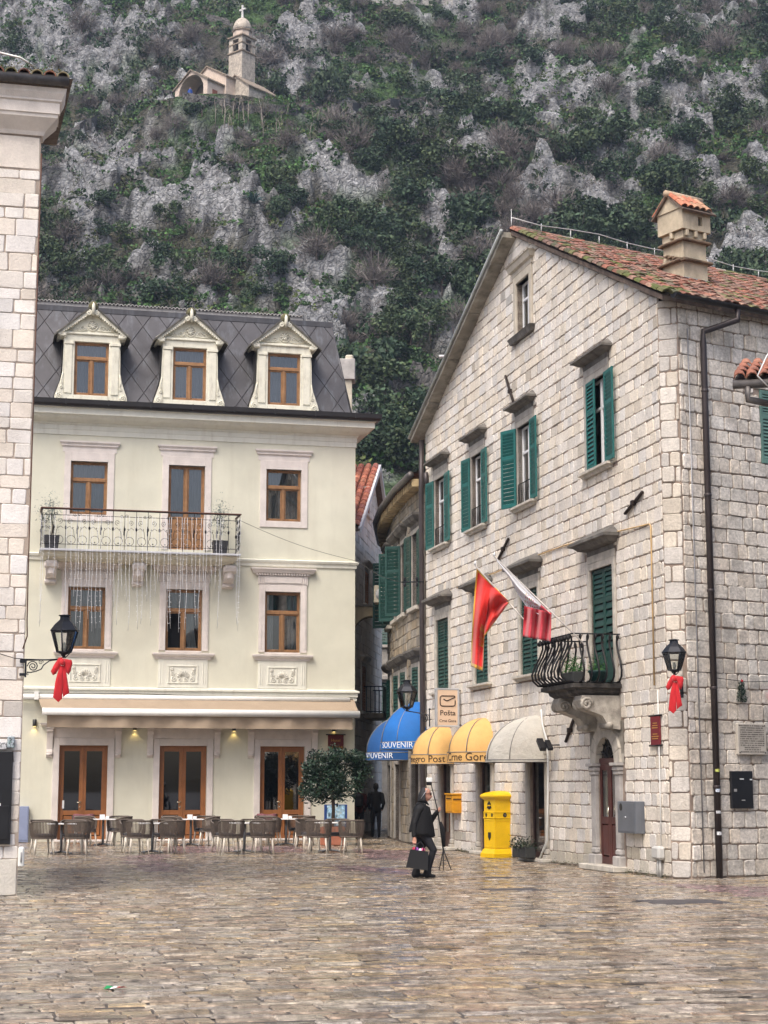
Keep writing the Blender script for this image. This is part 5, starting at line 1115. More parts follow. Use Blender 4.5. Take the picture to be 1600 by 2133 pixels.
# ---------------------------------------------------------------- bubble awnings
def awning(name, label, F, c, a, d, z0, h, m, val=.20, group=None, seams=7, closed=0.0):
    t = thing(name, label, 'awning', F.M, group)
    def S(tt, e, k=1.0): return (c-a*math.cos(tt)*math.cos(e)*k, -d*math.sin(tt)*math.cos(e)*k, z0+h*math.sin(e)*k)
    mb = MB(); nt_, ne = 28, 10
    mb.grid(lambda x, y: S(math.pi*x, math.pi/2*y*.995, 1-.04*abs(math.sin(x*math.pi*seams/1.0*.5))*math.cos(y*1.4)), nt_, ne); mb.build('canopy_cloth', m, t)
    mb = MB(); mb.grid(lambda x, y: (c-a*math.cos(math.pi*x)*(1+.0*y), -d*math.sin(math.pi*x)+.008*math.sin(x*60)*y, z0-val*y), 28, 2); mb.build('valance', m, t)
    mb = MB(); mb.tube([S(math.pi*k/16, 0) for k in range(17)], .012, 5); mb.tube([(c-a*math.cos(math.pi*k/16), -d*math.sin(math.pi*k/16), z0-val) for k in range(17)], .008, 4)
    for q in (.25, .5, .75): mb.tube([S(math.pi*q, math.pi/2*k/8, .985) for k in range(9)], .012, 5)
    mb.build('frame', mat('awning_frame', (.25, .24, .22), .5, .5, var=.1), t)
    return t
def wrap(c, a, d, z, lo):
    L = [0.0]; N = 200; pts = [(c-a*math.cos(math.pi*k/N), -d*math.sin(math.pi*k/N)) for k in range(N+1)]
    for k in range(N): L.append(L[-1]+math.dist(pts[k], pts[k+1]))
    def f(x, y, zz):
        s = L[-1]*lo+x; s = min(max(s, 0), L[-1]-1e-4); k = int(np.searchsorted(L, s))-1; k = max(0, min(N-1, k)); q = (s-L[k])/(L[k+1]-L[k]); px, py = pts[k][0]+(pts[k+1][0]-pts[k][0])*q, pts[k][1]+(pts[k+1][1]-pts[k][1])*q
        nx, ny = (px-c)/a/a, py/d/d; l = math.hypot(nx, ny); return (px+nx/l*(.006+zz), py+ny/l*(.006+zz), z+y)
    return f
yel = mat('yellow_awning_cloth', (.64, .385, .135), .8, var=.08, vs=3, bump=.5, bs=7, bd=.02, streak=.2, scol=(.42, .25, .09), sscale=(5, 5, .8)); blu = mat('blue_awning_cloth', (.012, .13, .42), .75, var=.12, vs=2, bump=.1); blu2 = mat('dark_blue_awning_cloth', (.010, .075, .24), .75, var=.1, vs=2); offw = mat('dirty_white_cloth', (.55, .525, .46), .85, var=.12, vs=2, bump=.9, bs=5, bd=.05, patch=.5, pcol=(.36, .33, .28), ps=2)
ink = mat('brown_black_ink', (.03, .016, .01), .7, var=0); wink = mat('white_ink', (.75, .78, .8), .7, var=0)
t = awning('shop_awning', 'yellow post office awning reading Montenegro Post beside the blue awnings', FG, 1.98, .80, .95, 2.46, .80, yel, .24, 'yellow post awnings')
text('lettering', 'Montenegro Post', .26, ink, t, None, bend=wrap(1.98, .80, .95, 2.34, .575))
t = awning('shop_awning', 'yellow post office awning reading Crne Gore beside the white awning', FG, 5.50, .82, .95, 2.46, .85, yel, .24, 'yellow post awnings')
text('lettering', 'Pošta Crne Gore', .27, ink, t, None, bend=wrap(5.50, .82, .95, 2.34, .60))
t = awning('shop_awning', 'dirty white creased awning over the shop window beside the pillar box', FG, 9.45, .80, 1.2, 2.22, 1.0, offw, .05, None, 5)
m = MB(); m.tube([FG.M.inverted() @ Vector(FG.P(*FG.uv(x, y, -.1), -.1)) for x, y in ((1127, 1478), (1130, 1510), (1140, 1545), (1142, 1600), (1141, 1680), (1140, 1750), (1132, 1770), (1122, 1792))], .022, 6); tag(m.build('white_conduit', mat('white_plastic')), 'white plastic hose hanging beside the white awning down to the paving', 'hose', M=FG.M)

# ---------------------------------------------------------------- curved house up the alley
cpts = [np.array(p) for p in ((1.17, 48.35), (.72, 51.0), (.30, 54.6), (.13, 57.3), (.26, 62.3), (.9, 66.0))]
alley = thing('curved_alley_house', 'shaded stone house with curved front, gutter and dark green shutters', 'building', Matrix.Translation((cpts[0][0], cpts[0][1], 0)))
APAL = [(.33, .29, .225), (.30, .265, .21), (.36, .31, .24), (.28, .255, .215), (.34, .275, .19)]  # stone tones darkened so the colour itself carries the alley shade
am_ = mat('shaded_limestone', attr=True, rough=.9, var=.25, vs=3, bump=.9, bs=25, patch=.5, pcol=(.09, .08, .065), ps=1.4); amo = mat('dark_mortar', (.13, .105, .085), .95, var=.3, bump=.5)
IA = Matrix.Translation((-cpts[0][0], -cpts[0][1], 0)); ZE = 10.25
SEG = [Fac(np.array([*cpts[i+1], 0]), np.array([*cpts[i], 0])) for i in range(5)]
WA = {0: [(.75, 1.75)], 1: [(.5, 1.5), (2.2, 3.2)], 2: [(.8, 1.8)], 3: [], 4: []}
cnt = 0
for i, F in enumerate(SEG):
    L = IA @ F.M; hs = [(a, b, 6.75, 8.9) for a, b in WA[i]]+[(a, b, 3.1, 5.0) for a, b in WA[i]]+([(.55, 1.75, .05, 2.3)] if i < 3 else [])
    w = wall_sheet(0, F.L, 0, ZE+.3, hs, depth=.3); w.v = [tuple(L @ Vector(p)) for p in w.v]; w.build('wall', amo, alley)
    r4 = random.Random(30+i); rc = stone_rects(0, F.L, .02, ZE, (.24, .30), (.3, .6), [(a-.12, b+.12, c-.12, d+.3) for a, b, c, d in hs], r4); rest = MB(); rest.hascol = True
    for r in rc:
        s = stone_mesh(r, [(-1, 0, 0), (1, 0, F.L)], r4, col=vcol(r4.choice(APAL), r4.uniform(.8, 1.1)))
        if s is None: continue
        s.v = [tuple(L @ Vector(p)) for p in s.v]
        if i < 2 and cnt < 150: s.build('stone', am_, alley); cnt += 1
        else:
            q = len(rest.v); rest.v += s.v; rest.f += [tuple(x+q for x in f) for f in s.f]; rest.c += s.c; rest.s += s.s
    if rest.f: rest.build('stone_courses', am_, alley, kind='stuff')
    for (a, b, c, d) in hs:
        m = MB()
        for q in ((a-.13, a), (b, b+.13)): m.bbox(q[0], q[1], -.05, .1, c, d+.14, .008, M=L)
        m.bbox(a, b, -.05, .1, d, d+.14, .008, M=L); m.build('window_surround', frame_m, alley)
        if c > 1:
            m = MB(); course(m, [(0, d+.15), (.04, d+.15), (.06, d+.26), (.18, d+.32), (.26, d+.44), (.26, d+.50), (0, d+.56)], a-.05, b+.05, 0, True, True); m.v = [tuple(L @ Vector(p)) for p in m.v]; m.build('window_hood', hood_m, alley)
            m = MB(); m.bbox(a-.2, b+.2, -.16, 0, c-.12, c, .01, M=L); m.build('window_sill', sill_m, alley)
            op = {0: (172, 176), 1: (118, 174), 2: (100, 150)}[i] if c > 6 else (8, 10)
            for s in (0, 1):
                M = L @ Matrix.Translation((a if s == 0 else b, -.05, c)) @ (Matrix.Rotation(-math.radians(op[0]), 4, 'Z') if s == 0 else Matrix.Rotation(math.radians(op[1]), 4, 'Z') @ Matrix.Diagonal((-1, 1, 1, 1))); shutter(M, (b-a)/2, d-c, grn_d, 6, 10, root=alley)
        m = MB(); m.add([tuple(L @ Vector(p)) for p in ((a-.1, .3, c), (b+.1, .3, c), (b+.1, .3, d), (a-.1, .3, d))], [(0, 1, 2, 3)]); m.build('dark_interior', dark, alley)
# eaves, gutter and roof edge follow the curve
def off(k, d): 
    a, b = cpts[max(k-1, 0)], cpts[min(k+1, len(cpts)-1)]; t_ = (b-a)/np.linalg.norm(b-a); return cpts[k]+np.array([-t_[1], t_[0]])*d
sm = []
for k in range(len(cpts)-1):
    for q in range(4): sm.append((off(k, .42)*(1-q/4)+off(k+1, .42)*(q/4)))
sm.append(off(len(cpts)-1, .42)); ga_ = [(p[0]-cpts[0][0], p[1]-cpts[0][1], ZE+.12) for p in sm]
MB().tube(ga_, .10, 9).build('gutter', mat('weathered_gutter'), alley)
m = MB(); inner = []
for k in range(len(cpts)-1):
    for q in range(4): inner.append((off(k, -3.0)*(1-q/4)+off(k+1, -3.0)*(q/4)))
inner.append(off(len(cpts)-1, -3.0)); n = len(sm); v = [(a-.0, b, ZE+.16) for a, b, c in ga_]+[(p[0]-cpts[0][0], p[1]-cpts[0][1], ZE+1.5) for p in inner]+[(p[0]-cpts[0][0], p[1]-cpts[0][1], ZE-.05) for p in inner]; m.add(v, [(k, k+1, n+k+1, n+k) for k in range(n-1)]+[(k+1, k, 2*n+k, 2*n+k+1) for k in range(n-1)]); m.build('roof', mat('old_tile_roof', (.22, .11, .07), .9, var=.5, vs=6, bump=1, bs=20), alley)
m = MB()                                                              # corbel course under the gutter
for k in range(0, n-1):
    for q in (.2, .7):
        p = np.array(sm[k])*(1-q)+np.array(sm[k+1])*q; m.bbox(p[0]-cpts[0][0]+.05, p[0]-cpts[0][0]+.4, p[1]-cpts[0][1]-.07, p[1]-cpts[0][1]+.07, ZE-.22, ZE+.02, .02)
m.build('eave_corbels', mat('eave_stone', (.38, .29, .16), .9, var=.3, bump=.5), alley, kind='stuff')
MB().tube([(.0, -.55, ZE+.1), (.05, -.5, ZE-.3), (.05, -.3, ZE-.45)], .07, 8).build('gutter_outlet', pipe_m, alley)
# blue souvenir awnings
FB1 = Fac(np.array([*(cpts[1]*.75+cpts[0]*.25), 0]), np.array([*(cpts[0]*1.0), 0])); FB2 = Fac(np.array([*(cpts[2]*.6+cpts[1]*.4), 0]), np.array([*cpts[1], 0]))
c1_, c2_ = FB1.L-.9, FB2.L-1.0
t = awning('souvenir_awning', 'bright blue souvenir awning beside the yellow post awning', FB1, c1_, .95, 1.12, 2.86, 1.15, blu, .20, 'blue souvenir awnings', 5); text('lettering', 'SOUVENIR', .23, wink, t, None, bend=wrap(c1_, .95, 1.12, 2.77, .72))
t = awning('souvenir_awning', 'dark blue souvenir awning deeper in the alley', FB2, c2_, .95, 1.15, 2.62, 1.10, blu2, .22, 'blue souvenir awnings', 5); text('lettering', 'SOUVENIR', .23, wink, t, None, bend=wrap(c2_, .95, 1.15, 2.52, .70))
# ---------------------------------------------------------------- sunlit gabled house behind the hotel
FW = Fac(np.array([-1.25, 58.2, 0]), np.array([-.09, 68.0, 0]))
white = thing('white_alley_house', 'sunlit white stone gabled house with red tile roof behind the hotel', 'building', FW.M)
wm = mat('sun_toned_limestone', attr=True, rough=.8, var=.1, vs=2, bump=.6, bs=25, streak=.3, scol=(.3, .25, .2), sscale=(2, 2, .4)); wmo = mat('white_mortar', (.45, .40, .34), .95, var=.2)
upk = 6.75; zpk = 13.6; hp = [(-(zpk-10.6)/(upk-1.4), 1, 10.6-(zpk-10.6)/(upk-1.4)*1.4), ((zpk-11.6)/(9.87-upk), 1, zpk+(zpk-11.6)/(9.87-upk)*upk)]
oh = []
for x, y0, y1 in ((762, 1192, 1260), (756, 1388, 1482), (764, 1040, 1072)):
    u_, z1_ = FW.uv(x, y0); _, z0_ = FW.uv(x, y1); oh.append((u_-.55, u_+.55, z0_, z1_))
w = wall_sheet(0, 9.87, 0, 13.7, oh, hp, depth=.2); w.build('wall', wmo, white)
r5 = random.Random(50); rc = stone_rects(0, 9.87, .02, 13.6, (.26, .34), (.35, .7), [(a-.12, b+.12, c-.1, d+.14) for a, b, c, d in oh], r5)
lay_stones(white, FW, rc, [(h[0], h[1], h[2]-.04) for h in hp]+[(-1, 0, 0), (1, 0, 9.87)], r5, [(.82, .77, .69), (.80, .74, .65), (.84, .80, .73)], wm, max_parts=120)  # stone colours raised to imitate sunlight on a wall the sun misses
orm = mat('orange_shutter', (.42, .16, .05), .6, var=.15)
for a, b, c, d in oh:
    for s in (0, 1):
        M = Matrix.Translation((a if s == 0 else b, -.03, c)) @ Matrix.Diagonal((1 if s == 0 else -1, 1, 1, 1)); shutter(M, (b-a)/2, d-c, orm, 5, 9, root=white)
    m = MB(); m.bbox(a-.12, a, -.05, .1, c, d+.12, .01); m.bbox(b, b+.12, -.05, .1, c, d+.12, .01); m.bbox(a, b, -.05, .1, d, d+.12, .01); m.bbox(a-.2, b+.2, -.12, .05, c-.1, c, .01); m.build('window_surround', mat('bright_trim', (.66, .63, .58), .8, var=.1), white); hood_ = MB(); course(hood_, [(0, d+.14), (.06, d+.14), (.2, d+.28), (.22, d+.34), (0, d+.38)], a-.1, b+.1, 0, True, True); hood_.build('window_hood', mat('bright_trim'), white)
MB().add([(0, .25, 0), (9.87, .25, 0), (9.87, .25, 11), (0, .25, 11)], [(0, 1, 2, 3)]).build('dark_interior', dark, white)
pkv, env, efv = Vector((upk, -.3, zpk+.1)), Vector((1.0, -.3, 10.45)), Vector((10.1, -.3, 11.5))
for e_, ln in ((env, 6), (efv, 6)):
    m = MB(); v = [pkv, e_, e_+Vector((0, ln, 0)), pkv+Vector((0, ln, 0))]; m.add(v+[p-Vector((0, 0, .1)) for p in v], [(0, 1, 2, 3), (7, 6, 5, 4), (0, 4, 5, 1), (1, 5, 6, 2), (2, 6, 7, 3), (3, 7, 4, 0)]); m.build('roof_deck', mat('roof_mortar'), white)
    m = MB(); v = [pkv+Vector((0, -.05, .06)), e_+Vector((0, -.05, .06)), e_+Vector((0, -.05, -.16)), pkv+Vector((0, -.05, -.16))]; m.add(v+[p+Vector((0, .1, 0)) for p in v], [(0, 1, 2, 3), (7, 6, 5, 4), (0, 4, 5, 1), (1, 5, 6, 2), (2, 6, 7, 3), (3, 7, 4, 0)]); m.build('verge_board', mat('white_verge', (.66, .67, .68), .6, var=.05), white)
dnv = (env-pkv).normalized(); upv = dnv.cross(Vector((0, 1, 0))); upv = upv if upv.z > 0 else -upv; r6 = random.Random(9)
tms = [tile_mesh(dnv, Vector((0, 1, 0)), upv, .5, .27, .12, vcol(c, k), 5).mesh('tile') for c in [(.44, .15, .085), (.50, .19, .11), (.40, .13, .08), (.34, .12, .085)] for k in (.9, 1.1)]
for i in range(12):
    for j in range(16):
        p = pkv+dnv*(j*.40)+Vector((0, .15+i*.28, 0))+upv*.04; o = link('tile', r6.choice(tms), tilem, white); o.location = p
tag_b = thing('alley_balcony', 'small iron railed balcony on the white alley house', 'balcony', FW.M); bu_, bz_ = FW.uv(765, 1488); MB().bbox(bu_-1.2, bu_+1.6, -.75, -.001, bz_-.18, bz_, .02).build('slab', mat('balcony_slab_stone', (.33, .28, .2), .9, var=.3, bump=.4), tag_b)
m = MB(); 
for z in (bz_+.05, bz_+.95): m.tube([(bu_-1.15, 0, z), (bu_-1.15, -.72, z), (bu_+1.55, -.72, z), (bu_+1.55, 0, z)], .02, 5)
for k in range(14): x = bu_-1.15+2.7*k/13; m.tube([(x, -.72, bz_), (x, -.72, bz_+.95)], .014, 4)
for k in range(5): m.tube([(bu_+1.55, -.72+.15*k, bz_), (bu_+1.55, -.72+.15*k, bz_+.95)], .014, 4); m.tube([(bu_-1.15, -.72+.15*k, bz_), (bu_-1.15, -.72+.15*k, bz_+.95)], .014, 4)
m.build('railing', black, tag_b)
# arch across the alley
arch = thing('alley_arch', 'weathered plastered arch spanning the narrow alley', 'arch', Matrix.Translation((-1.2, 56.6, 0)))
zt_, W_ = EYE+(HOR-1262)/3646*56.6, 1.5; R_ = .68; zs_ = zt_-.30-R_; m = MB(); N = 14
top = [(0, zt_), (W_, zt_)]; arc = [(W_/2+.08-math.cos(math.pi*k/N)*R_, zs_+math.sin(math.pi*k/N)*R_) for k in range(N+1)]
for k in range(N):
    a, b = arc[k], arc[k+1]; m.prism([a, b, (b[0], zt_), (a[0], zt_)], 0, .7)
m.prism([(0, zs_-.4), (arc[0][0], zs_-.4), (arc[0][0], zt_), (0, zt_)], 0, .7); m.prism([(arc[-1][0], zs_-.4), (W_, zs_-.4), (W_, zt_), (arc[-1][0], zt_)], 0, .7); m.build('arch_body', mat('arch_render', (.30, .25, .165), .9, var=.25, vs=2, bump=.4, streak=.4, scol=(.1, .08, .05)), arch)
m = MB(); m.bbox(-.05, W_+.05, -.06, .76, zt_+.001, zt_+.07, .01); m.build('coping', hood_m, arch)
# house closing the alley
FE = Fac(np.array([-1.2, 74.0, 0]), np.array([4.0, 73.0, 0])); endh = thing('alley_end_house', 'dim stone house closing the end of the alley', 'building', FE.M)
eh = [(1.0, 1.9, 4.2, 6.0), (1.0, 1.9, 7.6, 9.3), (2.8, 3.7, 4.2, 6.0)]; wall_sheet(0, 5.3, 0, 10.5, eh, depth=.25).build('wall', mat('dim_stone', (.30, .28, .25), .9, var=.3, vs=1.5, bump=1, bs=8), endh)
for a, b, c, d in eh:
    m = MB(); m.bbox(a-.12, b+.12, -.1, 0, c-.12, c, .01); m.bbox(a-.15, b+.15, -.18, 0, d+.1, d+.3, .02); m.build('window_trim', frame_m, endh)
    for s in (0, 1): M = Matrix.Translation((a if s == 0 else b, .02, c)) @ Matrix.Diagonal((1 if s == 0 else -1, 1, 1, 1)); shutter(M, (b-a)/2, d-c, grn_d, 4, 8, root=endh)
MB().add([(-.2, -.3, 10.5), (5.5, -.3, 10.5), (5.5, 3, 12), (-.2, 3, 12)], [(0, 1, 2, 3)]).build('roof', mat('old_tile_roof'), endh)
# air conditioner, bracket wires, rooftop bits
t = thing('air_conditioner', 'boxy beige air conditioner hung under the curved house shutters', 'air conditioner', Matrix.Translation(at_dist(797, 1240, 55.5))); MB().bbox(-.28, .22, -.35, .35, -.28, .28, .02).build('casing', mat('beige_plastic', (.34, .31, .24), .6, var=.1), t); MB().lathe([(.2, 0), (.2, .01), (.02, .02)], n=14, M=Matrix.Translation((-.03, -.352, 0)) @ Matrix.Rotation(math.pi/2, 4, 'X')).build('fan_grille', mat('grey_plastic'), t); MB().box(-.1, .5, -.25, -.2, -.34, -.29).build('mount', black, t)
t = thing('wire_bracket', 'iron wire bracket with insulators on the brown downpipe', 'bracket', FG.at(.1, FG.uv(892, 1211)[1], -.1)); m = MB(); pa = Vector((0, 0, 0)); pb = FG.M.to_3x3().inverted() @ Vector((-.62, .1, 0)); m.tube([pa, pb], .02, 5); m.build('arm', lblk, t)
for k in (.3, .85):
    p = pb*k
    for s in (1, -1): MB().lathe([(.015, 0), (.045, .03), (.03, .06), (.045, .09), (.01, .12)], tuple(p+Vector((0, 0, .02 if s > 0 else -.14))), 7).build('insulator', lblk, t)
m = MB(); w0 = Vector(FG.P(0, FG.uv(892, 1211)[1], -.1))+Vector((-.55, .1, 0)); w1 = Vector(FH.P(10.1, FH.uv(740, 1168, -.2)[1], -.2)); m.tube([w0.lerp(w1, k/10)-Vector((0, 0, .12*math.sin(k/10*math.pi))) for k in range(11)], .008, 4); tag(m.build('overhead_wire', black), 'thin wire crossing the alley mouth from bracket to hotel corner', 'wire')
t = thing('roof_turret', 'small pale roof turret beyond the hotel mansard edge', 'chimney', Matrix.Translation(at_dist(722, 860, 63.5))); MB().box(-.25, .2, -.3, .3, -1.2, 1.2).build('shaft', mat('pale_turret', (.55, .5, .4), .85, var=.15), t); MB().bbox(-.35, .32, -.4, .4, 1.2, 2.0, .02).build('cap', mat('turret_cap', (.42, .40, .38), .8, var=.2), t); MB().bbox(-.05, .25, -.2, .2, 2.0, 2.2, .05).build('cowl', mat('pale_turret'), t)
t = thing('roof_antenna', 'thin antenna mast with pale panel beside the gable verge', 'antenna', Matrix.Translation(at_dist(948, 745, 52))); MB().tube([(0, 0, -1.5), (0, 0, 0), (-.06, 0, 1.0)], .02, 5).build('mast', pipe_m, t); MB().bbox(-.5, .0, -.04, .04, .02, .08, .01).build('panel', white_p, t)
# neighbour roof corner at the right edge
FN = Fac(np.array(at_dist(1556, 1637, 28.0))*np.array([1, 1, 0]), np.array(at_dist(1556, 1637, 28.0))*np.array([1, 1, 0])+np.array([math.sin(math.radians(100)), math.cos(math.radians(100)), 0]))
ne_ = thing('neighbour_house', 'tiled roof corner with grey gutter jutting in front of the stone side wall', 'building', FN.M); zn = FN.uv(1556, 800)[1]
MB().box(1.0, 6, .35, .8, 0, zn).build('wall', mortar, ne_); r10 = random.Random(61); lay_stones(ne_, FN, stone_rects(1.0, 5.0, .02, zn-.1, (.24, .32), (.28, .55), [], r10), [], r10, RPAL, STMR, y0=.35)
m = MB(); m.tube([(-.02, -.0, zn), (3, -.0, zn)], .075, 9); m.build('gutter', mat('weathered_gutter'), ne_)
m = MB(); m.tube([(.22, .0, zn-.04), (.22, .0, zn-.26), (.55, .2, zn-.30)], .06, 8); m.build('downpipe', mat('weathered_gutter'), ne_)
m = MB(); v = [Vector((0, .0, zn+.05)), Vector((4, 0, zn+.05)), Vector((4, 1.2, zn+.6)), Vector((0.15, 1.2, zn+.6))]; m.add(v+[p-Vector((0, 0, .08)) for p in v], [(0, 1, 2, 3), (7, 6, 5, 4), (0, 4, 5, 1), (3, 7, 4, 0), (1, 5, 6, 2)]); m.build('roof_deck', mat('roof_mortar'), ne_)
dnv = (v[0]-Vector((0, 4, zn+1.88))).normalized(); upv = Vector((1, 0, 0)).cross(dnv); upv = upv if upv.z > 0 else -upv
for k in range(19):
    for j in range(4): t_ = tile_mesh(dnv, Vector((1, 0, 0)), upv, .42, .2, .09, vcol(r6.choice([(.33, .13, .08), (.36, .16, .10), (.28, .115, .075)]), r6.uniform(.85, 1.1)), 5); p = Vector((.1+k*.2+j*.05, -.05, zn+.10))-dnv*(.42+.3*j); t_.v = [tuple(Vector(q)+p) for q in t_.v]; t_.build('tile', tilem, ne_)
MB().tube([(.9, .1, zn+.9), (.55, -.1, zn+.45), (.38, -.15, zn+.1), (.55, -.1, zn-.08)], .014, 5).build('pale_wire', lw, ne_)
M = LR @ Matrix.Translation((SW[0], -.02, SW[2])); 
for s in (0, 1): shutter(LR @ Matrix.Translation((SW[0] if s == 0 else SW[1], -.03, SW[2])) @ Matrix.Diagonal((1 if s == 0 else -1, 1, 1, 1)), .47, SW[3]-SW[2], mat('faded_green_paint', (.10, .19, .165), .6, var=.2))
MB().add([tuple(LR @ Vector(p)) for p in ((SW[0], .2, SW[2]), (SW[1], .2, SW[2]), (SW[1], .2, SW[3]), (SW[0], .2, SW[3]))], [(0, 1, 2, 3)]).build('dark_interior', dark, post)
# ---------------------------------------------------------------- signs, boxes and flags on the post building
t = thing('post_sign', 'beige projecting sign with envelope symbol reading Posta Crne Gore', 'sign', FG.M @ Matrix.Translation((3.42, 0, 0)) @ Matrix.Rotation(math.pi/2, 4, 'Z'))
# local x runs toward the wall, local -y faces the square
alu = mat('aluminium', (.62, .64, .66), .35, .7, var=.05); bei = mat('beige_sign_face', (.68, .50, .35), .5, var=.02)
sx0, sx1, sz0, sz1 = -.70, -.07, 3.14, 4.14
f = MB(); 
for a, b, c, d in ((sx0, sx1, sz0, sz0+.05), (sx0, sx1, sz1-.05, sz1), (sx0, sx0+.05, sz0+.05, sz1-.05), (sx1-.05, sx1, sz0+.05, sz1-.05)): f.bbox(a, b, -.07, .07, c, d, .008)
f.build('sign_frame', alu, t); MB().box(sx0+.05, sx1-.05, -.062, .062, sz0+.05, sz1-.05).build('sign_face', bei, t)
for z in (sz0+.06, sz1-.06): MB().tube([(sx1, 0, z), (.02, 0, z)], .014, 5).build('wall_arm', black, t)
xm = (sx0+sx1)/2; ez = 3.82
en = MB(); R_ = .055; A, B, C_, D_ = xm-.20, xm+.20, ez-.14, ez+.12
pth = [(B, ez+.01), (B, C_+R_)]+[(B-R_+R_*math.cos(q), C_+R_+R_*math.sin(q)) for q in (-.4, -.8, -1.2)]+[(B-R_, C_), (A+R_, C_)]+[(A+R_+R_*math.cos(q), C_+R_+R_*math.sin(q)) for q in (-1.97, -2.36, -2.75)]+[(A, C_+R_), (A, D_-R_)]+[(A+R_+R_*math.cos(q), D_-R_+R_*math.sin(q)) for q in (2.75, 2.36, 1.97)]+[(A+R_, D_), (B-.02, D_), (B, D_-.03), (xm-.02, ez-.01), (xm-.11, ez+.04)]
for k in range(len(pth)-1):
    a, b = Vector((pth[k][0], 0, pth[k][1])), Vector((pth[k+1][0], 0, pth[k+1][1])); en.tube([a+Vector((0, -.064, 0)), b+Vector((0, -.064, 0))], .014, 6)
en.build('envelope_symbol', ink, t); text('lettering', 'Pošta', .19, ink, t, (xm, -.064, 3.50), off=.002); text('lettering', 'Crne Gore', .10, ink, t, (xm, -.064, 3.30), off=.001)
ymat = mat('post_yellow', (.80, .50, .006), .38, var=.06, vs=4, bump=.05); yor = mat('post_orange_yellow', (.62, .28, .01), .45, var=.08)
t = thing('small_mailbox', 'small orange yellow mailbox on the wall between the post doorways', 'mailbox', FG.at(3.1, 0, 0))
MB().bbox(-.32, .32, -.26, -.0, .96, 1.42, .015).build('box_body', yor, t); MB().bbox(-.28, .28, -.27, -.26, 1.0, 1.26, .006).build('box_door', yor, t); MB().bbox(-.34, .34, -.29, 0, 1.42, 1.46, .012).build('box_lid', yor, t); MB().box(-.2, .2, -.276, -.262, 1.32, 1.345).build('slot', ink, t)
MB().bbox(.321, .33, -.2, -.06, 1.02, 1.24, .003).build('side_panel', yor, t); MB().box(.322, .335, -.24, -.02, 1.30, 1.325).build('side_slot', ink, t)
# big pillar box, square plan, corner towards the square
pb = G(1041, 1786); t = thing('pillar_box', 'large bright yellow free standing pillar mailbox with hipped top', 'mailbox', Matrix.Translation(pb) @ Matrix.Rotation(math.radians(25), 4, 'Z') @ Matrix.Diagonal((.83, .83, .935, 1)))
def sq(mb, prof, col=None):
    v = [(sx*r, sy*r, z) for r, z in prof for sx, sy in ((-1, -1), (1, -1), (1, 1), (-1, 1))]; n = len(prof)
    mb.add(v, [(i*4+k, i*4+(k+1) % 4, (i+1)*4+(k+1) % 4, (i+1)*4+k) for i in range(n-1) for k in range(4)]+[(3, 2, 1, 0), tuple((n-1)*4+k for k in range(4))], col); return mb
K = 1.0
sq(MB(), [(.40, 0), (.40, .10), (.385, .12), (.34, .20), (.325, .215)]).build('base', ymat, t); sq(MB(), [(.315, .216), (.315, .96)]).build('lower_body', ymat, t)
sq(MB(), [(.325, .961), (.335, .965), (.335, .985), (.325, .99), (.325, 1.10), (.335, 1.105), (.335, 1.125), (.325, 1.13)]).build('band', ymat, t); sq(MB(), [(.315, 1.131), (.315, 1.42)]).build('upper_body', ymat, t); sq(MB(), [(.33, 1.421), (.35, 1.44), (.40, 1.49), (.405, 1.52), (.39, 1.545), (.30, 1.59), (.12, 1.635), (.02, 1.645)]).build('cap', ymat, t)
for k in range(4):
    M = Matrix.Rotation(k*math.pi/2, 4, 'Z'); m = MB()
    for a, b, c, d in ((-.31, -.26, .24, .95), (.26, .31, .24, .95), (-.26, .26, .24, .29), (-.26, .26, .90, .95)): m.bbox(a, b, -.324, -.315, c, d, .004, M=M)
    m.build('door_frame', ymat, t)
ptb = mat('post_black', (.02, .018, .015), .5, var=0)
Ml = Matrix.Rotation(-math.pi/2, 4, 'Z')
m = MB(); m.prism([(-.13, 1.22), (.0, 1.18), (.13, 1.22), (.10, 1.27), (.10, 1.33), (.04, 1.36), (.0, 1.40), (-.04, 1.36), (-.10, 1.33), (-.10, 1.27)], -.327, -.320, M=Ml); m.build('horn_emblem', ptb, t); MB().box(-.07, .09, -.33, -.326, 1.25, 1.28).build('emblem_bar', ymat, t) if False else None
m = MB(); m.bbox(-.07, .09, -.331, -.3275, 1.265, 1.295, .001, M=Ml); m.build('emblem_bar', ymat, t)
m = MB(); m.prism([(-.08, .62), (.08, .62), (.08, .50), (.0, .42), (-.08, .50)], -.326, -.317, M=Ml); m.build('shield_emblem', ptb, t)
for q in (-.17, .17): m = MB(); m.prism([(q+.05*math.cos(k*.524), 1.045+.05*math.sin(k*.524)) for k in range(12)], -.331, -.325, M=Ml); m.build('round_emblem', ptb, t)
m = MB(); m.prism([(.06*math.cos(k*.393), 1.045+.06*math.sin(k*.393)) for k in range(16)], -.331, -.325); m.build('round_emblem', ptb, t); m = MB(); m.tube([(-.02, -.334, 1.02), (.02, -.334, 1.04), (-.01, -.334, 1.06), (.02, -.334, 1.075)], .006, 4); m.build('emblem_mark', mat('grey_plastic'), t)
